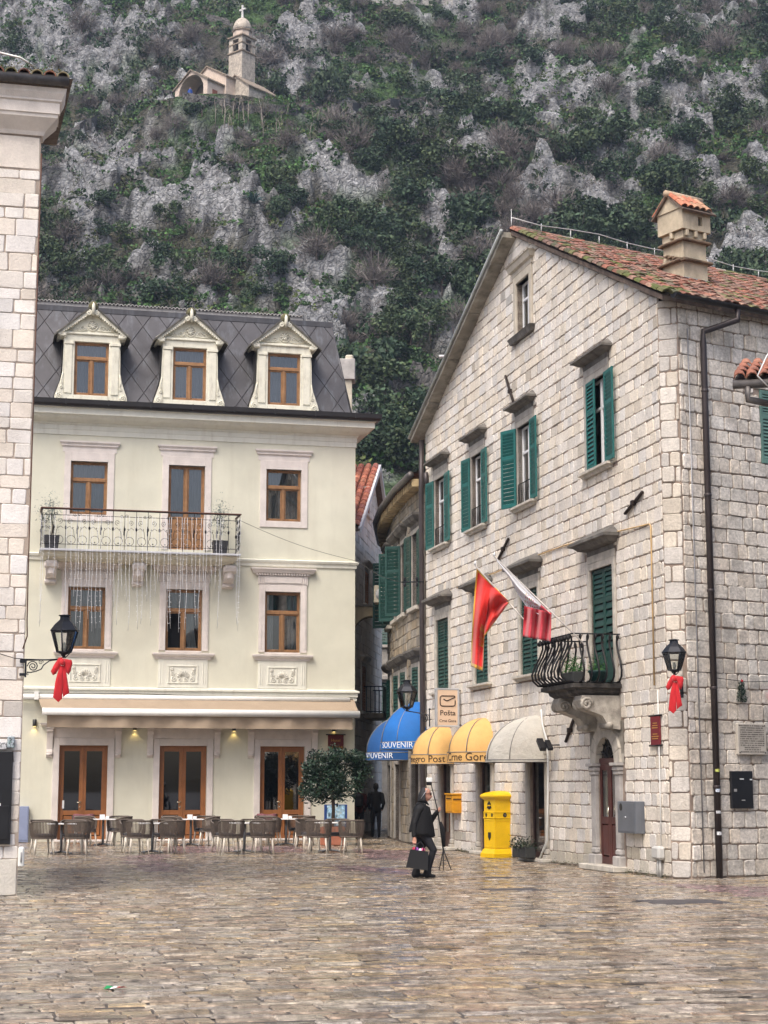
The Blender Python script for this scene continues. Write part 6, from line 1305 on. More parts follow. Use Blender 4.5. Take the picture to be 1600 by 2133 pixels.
# candle lamp behind it, meter box, plaques, notice boards
t = thing('meter_cabinet', 'grey steel meter cabinet on the stones beside the arched door', 'cabinet', FG.at(15.2, 0, 0)); gst = mat('grey_steel', (.16, .175, .20), .4, .3, var=.08)
MB().bbox(-.45, .45, -.20, .0, .76, 1.36, .008).build('cabinet_body', gst, t); MB().bbox(-.42, .42, -.207, -.2, .79, 1.33, .004).build('cabinet_door', gst, t); MB().bbox(.451, .457, -.19, -.1, .78, 1.34, .002).build('side_door', gst, t); MB().prism([(.25+.07*math.cos(k*.393)-.5, 1.25+.07*math.sin(k*.393)) for k in range(16)], -.212, -.206).build('round_window', ptb, t); MB().lathe([(.015, 0), (.015, .02), (.002, .025)], n=8, M=Matrix.Translation((0, -.207, 1.06)) @ Matrix.Rotation(math.pi/2, 4, 'X')).build('lock', alu, t)
t = thing('red_plaque', 'narrow dark red cloth plaque with gold lines near the cut corner', 'sign', FG.at(16.36, 0, -.04)); MB().bbox(-.22, .22, -.015, .01, 2.40, 2.93, .004).build('cloth', mat('plaque_red', (.16, .015, .02), .7, var=.1), t)
for z in (2.39, 2.94): MB().tube([(-.30, -.005, z), (.30, -.005, z)], .018, 6).build('rod', black, t)
r7 = random.Random(4)
for z, w_ in ((2.80, .10), (2.755, .12), (2.715, .13), (2.60, .11), (2.555, .16), (2.515, .14)):
    m = MB(); x = -w_
    while x < w_: q = r7.uniform(.02, .05); m.box(x, min(x+q, w_), -.019, -.0155, z-.010, z+.010); x += q+.012
    m.build('gold_line', gold, t)
t = thing('stone_plaque', 'pale stone plaque with engraved capital lines on the side wall', 'plaque', FR.at(1.50, 0, -.05)); MB().bbox(-.36, .36, -.03, .05, 2.22, 2.80, .01).build('slab', mat('plaque_stone', (.50, .465, .41), .8, var=.12, vs=5, bump=.2), t)
eng = mat('engraved_grey', (.16, .145, .125), .9, var=.2)
for k in range(13):
    z = 2.755-k*.04; m = MB(); w_ = .30 if k not in (10, 11) else .2; x = -w_
    while x < w_-.01: q = r7.uniform(.01, .022); m.box(x, min(x+q, w_), -.033, -.0305, z-.011, z+.011); x += q+r7.choice((.006, .006, .02))
    m.build('engraved_line', eng, t)
for sx in (-.32, .32):
    for z in (2.26, 2.76): MB().lathe([(.014, 0), (.01, .008), (.001, .012)], n=7, M=Matrix.Translation((sx, -.03, z)) @ Matrix.Rotation(math.pi/2, 4, 'X')).build('bolt', black, t)
t = thing('black_notice_board', 'scratched black metal notice board on the side wall', 'board', FR.at(1.22, 0, -.03)); MB().bbox(-.27, .27, -.04, .03, 1.24, 1.92, .008).build('panel', mat('black_gloss'), t)
for a, b, z, h_ in ((-.06, .04, 1.775, .02), (.19, .25, 1.765, .022), (-.03, .06, 1.39, .008), (-.21, -.14, 1.57, .05)): MB().bbox(a, b, -.044, -.0405, z-h_/2, z+h_/2, .001).build('paint_scrap', white_p if h_ < .04 else mat('grey_plastic'), t)
t = thing('cable_junction', 'grey electrical box on twin conduits at the foot of the cut corner', 'junction box', FG.at(16.45, 0, 0)); gp = mat('grey_box', (.48, .48, .46), .5, var=.05); MB().bbox(-.18, .16, -.16, 0, .32, .56, .04).build('box_body', gp, t)
for s in (-.04, .06): MB().tube([(s, -.08, .32), (s, -.08, 0)], .022, 6).build('conduit', gp, t)
m = MB(); m.tube([(16.5, -.05, .5), (16.52, -.05, 1.5), (16.5, -.04, 3.4)], .010, 5); tag(m.build('conduit', mat('white_plastic')), 'thin white conduit up the cut corner to the lantern', 'conduit', M=FG.M)
m = MB(); m.tube([(16.35, -.045, 3.5), (16.37, -.045, 6.5), (16.3, -.045, 6.55), (15.0, -.045, 6.62), (13.2, -.045, 6.72), (11.5, -.04, 6.78), (9.0, -.045, 6.80), (6.5, -.04, 6.78), (4.5, -.045, 6.8), (3.2, -.04, 6.78)], .016, 5); tag(m.build('conduit', mat('ochre_cable', (.48, .33, .16), .7, var=.2)), 'ochre cable running across the stones above the second storey hoods', 'cable', M=FG.M)
m = MB(); m.tube([(.20, -.05, 10.2), (.22, -.05, 5), (.24, -.05, .1)], .012, 5); tag(m.build('conduit', mat('dull_zinc', (.3, .3, .31), .5, .5, var=.1)), 'thin grey earthing strip down the side wall near the brown downpipe', 'conduit', M=FR.M)
m = MB(); m.tube([(.63, -.06, 3.62), (1.4, -.07, 3.57), (2.4, -.06, 3.62)], .008, 4); tag(m.build('garland_wire', black), 'dark wire along the side wall above the little fir ornament', 'wire', M=FR.M)
t = thing('fir_ornament', 'little dark green artificial fir tree ornament hung on the side wall', 'ornament', FR.at(1.27, 3.20, -.08)); m = MB(); r8 = random.Random(3)
pts = []
for k in range(420):
    z = r8.random()**1.3*.36; lvl = .05+.10*(1-z/.38)*(0.6+.4*abs(math.sin(z*26))); a = r8.uniform(0, 6.28); pts.append((lvl*math.cos(a)*r8.random()**.5, min(.06, lvl*math.sin(a)*.6), z))
leaf_cloud(m, pts, .045, r8, [(.008, .035, .02), (.012, .05, .03), (.02, .05, .025)]); m.build('needles', mat('fir_green', attr=True, rough=.6, var=.1), t); MB().sphere((0, -.02, .38), .025, 8, 5).build('bauble', bowm, t); MB().tube([(0, 0, .0), (0, 0, .36), (0, 0, .42)], .006, 4).build('stem', black, t)
t = thing('red_white_ornament', 'little red and white hanging ornament at the end of the garland wire', 'ornament', FR.at(2.02, 3.25, -.08)); MB().sphere((0, 0, .05), .06, 9, 6).build('red_ball', bowm, t); MB().sphere((0, -.02, .13), .035, 8, 5).build('white_ball', white_p, t)
t = thing('security_camera', 'pair of black floodlights on an arm beside the white awning', 'floodlight', FG.at(10.75, 2.5, -.25)); m = MB(); m.bbox(-.22, .12, -.16, -.02, -.05, .05, .01, M=Matrix.Rotation(.7, 4, 'Y')); m.build('lamp_body', black, t); m = MB(); m.bbox(-.1, .2, -.02, .1, .03, .1, .01, M=Matrix.Rotation(.7, 4, 'Y')); m.build('lamp_body', black, t); MB().tube([(.0, .0, .02), (.25, .25, .02)], .015, 5).build('arm', black, t)
# flags on the balcony corners
PB = Vector((BX1-.05, -BD+.04, RTZ)); PA = Vector((BX0+.08, -BD+.04, RTZ)); IG = FG.M.inverted()
tipw = FG.uv(1030, 1160, -2.0); tipr = FG.uv(990, 1178, -2.0)
TW = Vector((tipw[0], -2.0, tipw[1])); TR = Vector((tipr[0], -2.0, tipr[1]))
polem = mat('flag_pole', (.46, .43, .40), .4, .3, var=.1)
def flag_pole(t, a, b): MB().tube([a-(b-a)*.12, b], .016, 6).build('pole', polem, t); MB().lathe([(.012, 0), (.03, .03), (.012, .07), (.001, .12)], tuple(b), 7).build('finial', alu, t)
def cloth(t, fn, nu, nv, m, col, name='flag_cloth'):
    mb = MB(); mb.grid(fn, nu, nv, col); o = mb.build(name, m, t); sd_ = o.modifiers.new('thick', 'SOLIDIFY'); sd_.thickness = .004; return o
def fpx(x, y, d): u, z = FG.uv(x, y, d); return Vector((u, d, z))
clm = mat('flag_silk', attr=True, rough=.55, var=.06, vs=5, sheen=.3)
t = thing('red_flag', 'red flag with gold fringe hanging from a pole on the stone balcony', 'flag', FG.M); flag_pole(t, PA, TR)
def lerp2(p, q, a): return (p[0]+(q[0]-p[0])*a, p[1]+(q[1]-p[1])*a)
def redf(a, b):
    top = lerp2((993, 1184), (1060, 1252), a); d0 = -2.0+.52*a
    if a < .42: bot = lerp2((981, 1388), (1006, 1398), a/.42)
    elif a < .5: bot = lerp2((1006, 1398), (1009, 1326), (a-.42)/.08)
    else: bot = lerp2((1009, 1326), (1060, 1256), (a-.5)/.5)
    k = b**(1.0); x = top[0]+(bot[0]-top[0])*(1-(1-k)**1.6); y = top[1]+(bot[1]-top[1])*k
    return fpx(x, y, d0+.035*math.sin(a*17+b*2)*(.3+b)+.03*math.sin(b*9+a*5))
RED, GLD = (.68, .020, .012), (.60, .33, .03)
def redc(a, b):
    if b > .955 or a < .05 or a > .97 or b < .02: return GLD
    if .26 < a < .40 and .50 < b < .74 and (math.sin(a*140)+math.sin(b*70) > -.2): return GLD
    return RED
cloth(t, redf, 44, 50, clm, redc)
t = thing('white_red_flag', 'white and red flag wrapped round its pole on the stone balcony', 'flag', FG.M); flag_pole(t, PB, TW)
def whf(a, b):
    top = lerp2((1034, 1164), (1150, 1282), a); bot = [(1036, 1170), (1062, 1205), (1080, 1240), (1100, 1268), (1122, 1280), (1140, 1282)]; k = a*5; i = min(4, int(k)); bt = lerp2(bot[i], bot[i+1], k-i)
    p = lerp2(top, bt, b); return fpx(p[0], p[1], -2.0+.86*a+.05*math.sin(b*7+a*4)-.02*b)
def whc(a, b):
    if a > .80 and b < .6: return (.52, .03, .055)
    if .52 < a < .82 and .25 < b < .8:
        q = math.sin(a*90)*math.sin(b*14+a*30)
        if q > .55: return (.45, .03, .05)
        if q < -.6: return (.38, .28, .12)
    return (.62, .62, .66)
cloth(t, whf, 60, 16, clm, whc)
def rdf(a, b):
    top = lerp2((1092, 1262), (1149, 1276), a); bot = lerp2((1089, 1326), (1147, 1336), a); p = lerp2(top, bot, b); return fpx(p[0], p[1], -1.62+.42*a+.05*math.sin(a*16+b)+.02*math.sin(b*4))
cloth(t, rdf, 26, 12, clm, (.52, .035, .055))
# planters on the stone balcony
gpl = [(.03, .12, .02), (.05, .17, .03), (.07, .20, .04), (.025, .09, .02)]; leafm = mat('plant_leaf', attr=True, rough=.55, var=.15); r9 = random.Random(12)
for i, (x, y, n) in enumerate(((BX1-.30, -BD+.62, 260), (BX1-.42, -BD+.22, 420))):
    t = thing('balcony_planter', ('dark green round pot of bright leaves on the stone balcony', 'long dark trough of green shoots on the stone balcony')[i], 'planter', FG.at(x, zb+.035, y))
    if i == 0: MB().lathe([(.13, 0), (.17, .22), (.19, .23), (.19, .26), (.15, .26)], n=14).build('pot', mat('dark_green_pot', (.012, .05, .045), .5), t)
    else: MB().bbox(-.5, .15, -.13, .13, 0, .24, .02).build('trough', mat('dark_trough', (.03, .032, .03), .6), t)
    m = MB(); w_ = .16 if i == 0 else .3; leaf_cloud(m, [((-.17 if i else 0)+r9.uniform(-w_, w_), r9.uniform(-.15, .15), .24+abs(r9.gauss(0, .14))) for _ in range(n)], .07, r9, gpl, droop=-.5, narrow=.25); m.build('foliage', leafm, t)
# planter and weeds at the foot of the wall
t = thing('window_planter', 'dark twin trough planter with dull leaves below the shop window', 'planter', FG.at(9.1, .076, -.32))
for s in (0, 1): MB().bbox(-.12+s*.5-.1, .34+s*.5-.1, -.12, .12, 0, .24, .02).build('trough', mat('dark_trough'), t)
m = MB(); leaf_cloud(m, [(r9.uniform(-.25, .75), r9.uniform(-.2, .16), .22+abs(r9.gauss(0, .10))) for _ in range(420)], .075, r9, [(.03, .045, .02), (.05, .06, .03), (.07, .06, .05), (.025, .05, .03)]); m.build('foliage', leafm, t)
m = MB(); pts = []
for _ in range(900):
    u = r9.choice((r9.uniform(9.8, 13), r9.uniform(14.5, 16.8), r9.uniform(3.0, 4.6), r9.uniform(6.2, 8.5))); pts.append((u, -.03-abs(r9.gauss(0, .03)), abs(r9.gauss(0, .05))))
leaf_cloud(m, pts, .035, r9, [(.05, .07, .02), (.07, .085, .03), (.04, .05, .02)]); o = m.build('wall_foot_weeds', leafm, None, kind='stuff'); o.matrix_world = FG.M; o['label'] = 'thin weeds along the foot of the stone wall'; o['category'] = 'weeds'

# ---------------------------------------------------------------- things on and before the hotel
# icicle lights over the balcony
wires = mat('white_wire', (.72, .73, .75), .5, var=.0); t = thing('icicle_lights', 'curtain of thin white icicle light strings hanging from the hotel balcony', 'string lights', FH.M); ri = random.Random(17)
groups = [(88, 1305), (92, 1300), (104, 1180), (115, 1200), (140, 1300), (150, 1230), (160, 1240), (166, 1305), (172, 1310), (182, 1230), (190, 1290), (196, 1310), (205, 1308), (213, 1308), (225, 1240), (232, 1230), (240, 1260), (250, 1305), (256, 1230), (265, 1250), (272, 1310), (281, 1230), (290, 1310), (298, 1300), (308, 1250), (318, 1300), (325, 1240), (333, 1220), (345, 1230), (353, 1315), (358, 1312), (370, 1240), (378, 1312), (384, 1230), (390, 1312), (402, 1230), (410, 1300), (418, 1310), (426, 1230), (432, 1240), (442, 1220), (452, 1230), (458, 1310), (463, 1235), (496, 1300), (500, 1310)]
for x, yb in groups:
    u, zt1 = FH.uv(x, 1070+x*.02, BY-.05); _, zb1 = FH.uv(x, yb, BY-.05); zb1 += ri.uniform(-.08, .05); n = 10; m = MB(); ph = ri.uniform(0, 6)
    P = [(u+.012*math.sin(ph+k*1.1)+.02*math.sin(ph+k*.35), BY-.05, zt1+(zb1-zt1)*k/n) for k in range(n+1)]; m.tube(P, .0058, 3)
    for k in range(1, int((zt1-zb1)/.16)):
        q = zt1-.16*k-ri.uniform(0, .05); m.tube([(u+.012*math.sin(ph), BY-.05, q), (u+ri.choice((-1, 1))*.028, BY-.06, q-.02)], .007, 3)
    m.build('light_string', wires, t)
# potted olive shrubs on that balcony
for i, px in enumerate((107, 458)):
    u, z = FH.uv(px, 1140 if i == 0 else 1146, BY+.35); t = thing('balcony_olive_tree', ('grey leaved olive shrub in a square pot by the first window on the hotel balcony', 'grey leaved olive shrub in a square pot by the hotel balcony door')[i], 'potted plant', FH.at(u, bz+.005, BY+.35)); ro9 = random.Random(40+i)
    sq(MB(), [(.19, 0), (.23, .42), (.20, .42), (.19, .38)]).build('pot', mat('grey_pot', (.055, .055, .06), .6, var=.1), t); MB().tube([(0, 0, .38), (.02, .01, .7), (-.03, 0, 1.1)], [.025, .02, .01], 5).build('trunk', mat('olive_bark', (.16, .13, .10), .9), t)
    m = MB(); pts = []
    for _ in range(650 if i else 600):
        a = ro9.uniform(0, 6.28); r_ = abs(ro9.gauss(0, .19)); zz = ro9.gauss(1.12, .25); pts.append((r_*math.cos(a)+(-.25*max(0, ro9.gauss(0, .6)) if i == 0 else 0), r_*math.sin(a), zz))
    leaf_cloud(m, pts, .075, ro9, [(.13, .18, .165), (.17, .22, .21), (.09, .14, .125), (.22, .26, .25)], droop=-.2, narrow=.3); m.build('crown', leafm, t)
# citrus tree in terracotta pot
tp_ = G(693, 1761); t = thing('potted_citrus_tree', 'round headed dark green citrus tree in a terracotta pot by the hotel corner', 'potted tree', Matrix.Translation(tp_)); rc_ = random.Random(77); kk = 3646/np.linalg.norm(tp_)      # px per metre
MB().bbox(-.34, .34, -.30, .30, 0, .52, .03).build('pot', mat('terracotta', (.36, .13, .075), .8, var=.2, bump=.2), t)
m = MB(); m.tube([(0, 0, .5), (.02, 0, 1.0), (-.02, .02, 1.45), (-.05, 0, 1.9), (.0, 0, 2.4)], [.055, .05, .045, .04, .02], 8); m.tube([(-.02, .01, 1.42), (-.22, -.05, 1.62), (-.32, -.1, 1.9), (-.5, -.1, 2.3)], [.035, .032, .025, .015], 6); m.tube([(-.03, .01, 1.6), (.25, .1, 1.95), (.5, .1, 2.4)], [.03, .02, .012], 6); m.tube([(-.02, 0, 1.7), (.1, -.3, 2.1), (.15, -.5, 2.5)], [.03, .02, .012], 6); m.build('trunk', mat('citrus_bark', (.10, .075, .055), .9, var=.2), t)
m = MB(); pts = []; lobes = [(rc_.uniform(-.75, .85), rc_.uniform(-.6, .6), rc_.uniform(1.75, 2.85), rc_.uniform(.22, .38)) for _ in range(26)]
lobes = [l for l in lobes if ((l[0]-.05)/.95)**2+(l[1]/.8)**2+((l[2]-2.25)/.8)**2 < 1.05]+[(-.75, 0, 1.95, .25), (.85, 0, 2.3, .3), (.7, 0, 2.75, .25), (0, -.4, 2.2, .4), (-.4, -.3, 2.4, .35), (.3, -.3, 1.9, .3), (-.5, 0, 2.75, .25), (.1, 0, 2.9, .25)]
for l in lobes:
    for _ in range(190):
        v = Vector((rc_.gauss(0, 1), rc_.gauss(0, 1), rc_.gauss(0, .8))); v = v.normalized()*l[3]*rc_.uniform(.45, 1.1); pts.append((l[0]+v.x, l[1]+v.y, l[2]+v.z))
pts = [(x*.98-.02, y, (z-2.3)*1.08+1.93) for x, y, z in pts]; leaf_cloud(m, pts, .14, rc_, [(.018, .042, .024), (.028, .058, .032), (.014, .034, .02), (.038, .07, .046)], droop=.4, narrow=.42); m.build('crown', mat('citrus_leaf', attr=True, rough=.35, var=.1), t)
# poster board behind the tree
u, z = FH.uv(700, 1708, -.4); t = thing('poster_board', 'blue framed picture board standing behind the potted tree', 'sign', FH.at(u, 0, -.35)); MB().bbox(-.36, .36, -.03, .03, .40, 1.08, .01).build('board', mat('blue_edge', (.02, .06, .22), .5), t)
pm_ = mat('poster_print', (.30, .48, .62), .4, var=.7, vs=9, patch=.9, pcol=(.60, .66, .60), ps=7); MB().box(-.28, .28, -.036, -.031, .44, 1.06).build('poster', pm_, t)
for s in (-.3, .3): MB().tube([(s, 0, .41), (s, 0, 0)], .02, 5).build('leg', black, t)

# ---------------------------------------------------------------- cafe chairs and tables
rope = mat('brown_rope', (.115, .090, .072), .85, var=.25, vs=30); rim_m = mat('rope_rim', (.135, .11, .09), .8, var=.15, vs=30); leg_m = mat('cream_leg', (.74, .68, .58), .45, var=.05); cush = mat('dark_cushion', (.045, .042, .045), .9, var=.1)
def make_chair():
    """origin on the ground under the seat, back towards -y"""
    t = thing('cafe_chair', 'woven brown rope cafe chair', 'chair')
    R, n = .29, 34
    def rimp(q, z, k=1.0): return (math.sin(q)*R*k*(1.03), -math.cos(q)*R*k*.98+.02, z)
    qs = [-2.0+4.0*i/n for i in range(n+1)]; top = lambda q: .80-.10*max(0, (abs(q)-.9)/1.1)**1.5; 
    m = MB(); m.tube([rimp(q, top(q), 1.06) for q in qs], .019, 7); m.build('back_rim', rim_m, t)
    m = MB(); m.tube([rimp(q*1.57/2.0*1.0, .40, .95) for q in [-4+8*i/36 for i in range(37)]], .02, 6); m.build('seat_frame', rim_m, t)
    m = MB()
    for i in range(n+1):
        q = qs[i]; m.tube([rimp(q, top(q), 1.06), rimp(q, .58, 1.05), rimp(q, .40, .96)], .0125, 4, smooth=False)
    m.build('rope_back', rope, t)
    m = MB(); m.lathe([(.01, .405), (.255, .405), (.27, .42), (.27, .45), (.24, .475), (.01, .48)], (0, .02, 0), 20); m.build('seat_cushion', cush, t)
    for sx, sy in ((-1, -1), (1, -1), (1, 1), (-1, 1)): m = MB(); m.tube([(sx*.19, sy*.18+.02, .40), (sx*.235, sy*.23+.02, 0)], [.025, .017], 8); m.build('leg', leg_m, t)
    return t
CH = make_chair(); used = [False]
def chair(x, y, face, label, group='cafe chairs before the hotel'):
    """face: direction the sitter looks, degrees from +y"""
    M = Matrix.Translation((x, y, 0)) @ Matrix.Rotation(-math.radians(face), 4, 'Z')
    if not used[0]: used[0] = True; CH.matrix_world = M; CH['label'] = label; CH['group'] = group; return CH
    r = dup(CH, M, label); r['group'] = group; return r
steel = mat('grey_table_steel', (.22, .225, .23), .45, .5, var=.1); topm = mat('white_table_top', (.72, .71, .69), .5, var=.05)
def make_table():
    t = thing('cafe_table', 'square', 'table', None, 'cafe tables before the hotel'); MB().bbox(-.34, .34, -.34, .34, .715, .74, .006).build('table_top', topm, t); MB().tube([(0, 0, .03), (0, 0, .715)], .035, 8).build('pedestal', steel, t)
    for k in range(4): a = k*math.pi/2+.785; MB().tube([(0, 0, .06), (math.cos(a)*.3, math.sin(a)*.3, .03), (math.cos(a)*.36, math.sin(a)*.36, .012)], [.025, .02, .012], 6).build('foot', steel, t)
    return t
TB = make_table(); ang = math.degrees(math.atan2(FH.u[0], FH.u[1]))-90; uu, nn_ = FH.u, FH.n
front = [(127, 1779), (317, 1777), (509, 1776), (687, 1775)]; back_ = [(214, 1762), (397, 1762), (596, 1761)]
fl = ['table nearest the stone corner', 'table in line with the middle door', 'table between the middle and tree-side doors', 'table beside the potted tree']; bl = ['table before the first hotel door', 'table before the middle hotel door', 'table before the door by the tree']
rq = random.Random(31)
for i, (x, y) in enumerate(front):
    p = G(x, y); M = Matrix.Translation(p) @ Matrix.Rotation(math.radians(-ang), 4, 'Z'); nm_ = ('by the stone corner', 'second from the corner', 'third from the corner', 'beside the potted tree')[i]
    if i == 0: TB.matrix_world = M; TB['label'] = 'white topped cafe table in the outer row '+nm_
    else: dup(TB, M, 'white topped cafe table in the outer row '+nm_)
    for sx in (-1, 1):
        sd = 'corner side' if sx < 0 else 'alley side'
        a = p+uu*(sx*.39+rq.uniform(-.05, .05))-nn_*rq.uniform(.54, .70); chair(a[0], a[1], ang+rq.uniform(-20, 20)+(-4*sx), 'rope chair backing the square, '+sd+' of outer table '+nm_)
        a = p+uu*(sx*.38-.06)+nn_*rq.uniform(.58, .72); chair(a[0], a[1], ang+180+rq.uniform(-18, 18), 'rope chair facing the square, '+sd+' of outer table '+nm_)
for i, (x, y) in enumerate(back_):
    p = G(x, y); M = Matrix.Translation(p) @ Matrix.Rotation(math.radians(-ang), 4, 'Z'); nm_ = ('first hotel door', 'middle hotel door', 'door near the tree')[i]
    dup(TB, M, 'white topped cafe table before the '+nm_)
    for sx in (-1, 1):
        a = p+uu*sx*.50-nn_*.18; chair(a[0], a[1], ang-sx*62+rq.uniform(-20, 20), 'rope chair turned sideways, '+('corner side' if sx < 0 else 'alley side')+' of table before the '+nm_)
        a = p+uu*sx*.46+nn_*.55; chair(a[0], a[1], ang+180+sx*30, 'rope chair on the wall side, '+('corner end' if sx < 0 else 'alley end')+', of table before the '+nm_)
    t = thing('menu_holder', 'small white menu block on the table before the '+nm_, 'menu holder', Matrix.Translation((p[0], p[1], .741)) @ Matrix.Rotation(math.radians(-ang), 4, 'Z')); MB().bbox(-.10, .04, -.03, .03, 0, .12, .004).build('card', white_p, t); MB().bbox(.06, .16, -.04, .04, 0, .07, .01).build('napkin_box', white_p, t)
mauve = mat('mauve_blanket', (.19, .075, .085), .95, var=.15, bump=.2)
for i, (x, y) in enumerate(((172, 1756), (553, 1755))):
    p = G(x, y); t = MB(); t.grid(lambda a, b: (-.30+.60*a, -.31*math.cos((a-.5)*1.6)+(b-.5)*.10+.02*math.sin(a*14), .835-.34*abs(b-.5)**1.3*(1.2)+.012*math.sin(a*9)), 14, 10); o = t.build('blanket', mauve); sd_ = o.modifiers.new('thick', 'SOLIDIFY'); sd_.thickness = .012
    tag(o, ('mauve blanket folded over a chair back before the first hotel door', 'mauve blanket folded over a chair back before the door by the tree')[i], 'blanket', M=Matrix.Translation(p) @ Matrix.Rotation(math.radians(-ang), 4, 'Z'))
    c = chair(p[0], p[1], ang, ('brown rope chair under a mauve blanket before the first hotel door', 'brown rope chair under a mauve blanket before the door by the tree')[i])
m_ = MB()
# ---------------------------------------------------------------- people
def capsule(mb, a, b, ra, rb, n=12):
    a, b = Vector(a), Vector(b); d = (b-a).normalized() if (b-a).length > 1e-6 else Vector((0, 0, 1)); P, R = [], []
    for k in range(4): q = math.pi/2*k/4; P.append(a-d*ra*math.cos(q)); R.append(max(ra*math.sin(q), 1e-3))
    L = (b-a).length
    for k in range(7): P.append(a+(b-a)*k/6); R.append(ra+(rb-ra)*k/6)
    for k in range(1, 5): q = math.pi/2*k/4; P.append(b+d*rb*math.sin(q)); R.append(max(rb*math.cos(q), 1e-3))
    mb.tube(P, R, n)
def figure(t, limbs, voxel, name='body', squash=None):
    """limbs: (a, b, ra, rb, colour); one continuous surface grown round them"""
    mb = MB()
    for a, b, ra, rb, c in limbs: capsule(mb, a, b, ra, rb)
    me = mb.mesh('tmp'); o = bpy.data.objects.new('tmp', me); COL.objects.link(o)
    m = o.modifiers.new('r', 'REMESH'); m.mode = 'VOXEL'; m.voxel_size = voxel; m.use_smooth_shade = True
    s = o.modifiers.new('s', 'SMOOTH'); s.iterations = 3; s.factor = .5
    dg = bpy.context.evaluated_depsgraph_get(); me2 = bpy.data.meshes.new_from_object(o.evaluated_get(dg)); bpy.data.objects.remove(o)
    V = np.zeros(len(me2.vertices)*3, np.float32); me2.vertices.foreach_get('co', V); V = V.reshape(-1, 3); best = np.full(len(V), 1e9); col = np.zeros((len(V), 4), np.float32); col[:, 3] = 1
    for a, b, ra, rb, c in limbs:
        a, b = np.array(a, float), np.array(b, float); ab = b-a; tt = np.clip(((V-a)@ab)/max(ab@ab, 1e-9), 0, 1); d = np.linalg.norm(V-(a+tt[:, None]*ab), axis=1)-(ra+(rb-ra)*tt); w = d < best; best[w] = d[w]; col[w, :3] = c
    at = me2.color_attributes.new('Col', 'FLOAT_COLOR', 'POINT'); at.data.foreach_set('color', col.ravel()); me2.name = name
    for p in me2.polygons: p.use_smooth = True
    return link(name, me2, mat('cloth_and_skin', attr=True, rough=.75, var=.06, vs=12), t)
BLK, SKN, DRK = (.007, .007, .008), (.52, .27, .19), (.010, .010, .013)
wp = G(879, 1828); t = thing('person', 'person in black clothes and sunglasses walking with a black tote bag and a tripod', 'person', Matrix.Translation(wp) @ Matrix.Rotation(math.radians(-12), 4, 'Z')); hand = []
L = [((0, 0, .86), (-.01, 0, .98), .155, .15, BLK), ((-.01, 0, .98), (.0, 0, 1.20), .15, .155, BLK), ((.0, -.10, 1.24), (.01, .10, 1.24), .085, .085, BLK), ((.02, 0, 1.26), (.05, 0, 1.38), .06, .052, BLK),
     ((.075, 0, 1.475), (.085, 0, 1.53), .085, .085, SKN), ((.10, 0, 1.43), (.12, 0, 1.45), .055, .06, SKN), ((.175, 0, 1.475), (.185, 0, 1.462), .013, .016, SKN),
     # near leg, bent forward
     ((.03, -.08, .84), (.23, -.08, .50), .098, .068, DRK), ((.23, -.08, .50), (.13, -.08, .16), .062, .060, DRK), ((.13, -.08, .16), (.11, -.08, .07), .064, .075, DRK), ((.11, -.08, .045), (.24, -.09, .035), .043, .032, BLK),
     # far leg
     ((-.03, .08, .84), (-.03, .08, .46), .098, .070, DRK), ((-.03, .08, .46), (-.12, .08, .12), .062, .064, DRK), ((-.12, .08, .12), (-.13, .08, .06), .068, .080, DRK), ((-.13, .08, .045), (.02, .09, .035), .045, .032, BLK),
     # near arm hanging with the bag
     ((-.02, -.15, 1.23), (-.10, -.20, .98), .072, .062, BLK), ((-.10, -.20, .98), (-.10, -.22, .76), .060, .045, BLK), ((-.10, -.22, .74), (-.09, -.22, .68), .030, .034, SKN),
     # far arm bent to the pole
     ((.02, .14, 1.22), (.14, .20, 1.03), .070, .058, BLK), ((.14, .20, 1.03), (.27, .12, 1.18), .055, .040, BLK), ((.27, .12, 1.18), (.30, .11, 1.215), .028, .032, SKN)]
for k in range(4):
    x = -.125+.02*k; L += [((x, -.235, .665), (x+.004, -.25, .625), .010, .009, SKN), ((x+.004, -.25, .625), (x+.008, -.225, .605), .009, .008, SKN)]
    z = 1.20+.018*k; L += [((.305, .10, z), (.335, .085, z+.004), .010, .009, SKN), ((.335, .085, z+.004), (.325, .065, z+.004), .009, .008, SKN)]
L += [((-.07, -.215, .70), (-.055, -.235, .65), .011, .009, SKN), ((.30, .09, 1.235), (.315, .075, 1.265), .011, .009, SKN)]
figure(t, L, .0095)
# poncho, hair, hat, glasses, necklace
m = MB()
def pon(a, b):
    q = a*2*math.pi; rx, ry = .075+.13*b**.55+.02*math.sin(q*3)*b, .07+.17*b**.55; return (.015-.02*b+rx*math.cos(q)*(1+.1*b), ry*math.sin(q), 1.36-.58*b-.05*b*math.cos(q)+.015*math.sin(q*5)*b)
m.grid(pon, 36, 14); o = m.build('poncho', mat('black_wool', (.006, .006, .007), .95, var=.1, bump=.3, bs=60), t); sdm = o.modifiers.new('thick', 'SOLIDIFY'); sdm.thickness = .012
hairm = mat('dark_grey_hair', (.022, .022, .025), .7, var=.5, vs=25); m = MB()
m.grid(lambda a, b: ((.065+(-.118-.02*b)*math.cos((a-.5)*3.6)*(math.sin(b*1.75+.05)) , .122*math.sin((a-.5)*3.6)*math.sin(b*1.75+.05), 1.505+.125*math.cos(b*2.25)-.06*b*b)), 22, 12); o = m.build('hair', hairm, t); sdm = o.modifiers.new('thick', 'SOLIDIFY'); sdm.thickness = .03
m = MB(); m.tube([(.12, -.06, 1.605), (.105, -.10, 1.56), (.06, -.125, 1.49), (.01, -.13, 1.42)], [.004, .006, .006, .003], 6); m.tube([(.13, .06, 1.605), (.11, .10, 1.56), (.07, .125, 1.49)], [.004, .005, .003], 6); m.build('white_lock', mat('white_hair', (.42, .42, .44), .6, var=.1), t)
m = MB()
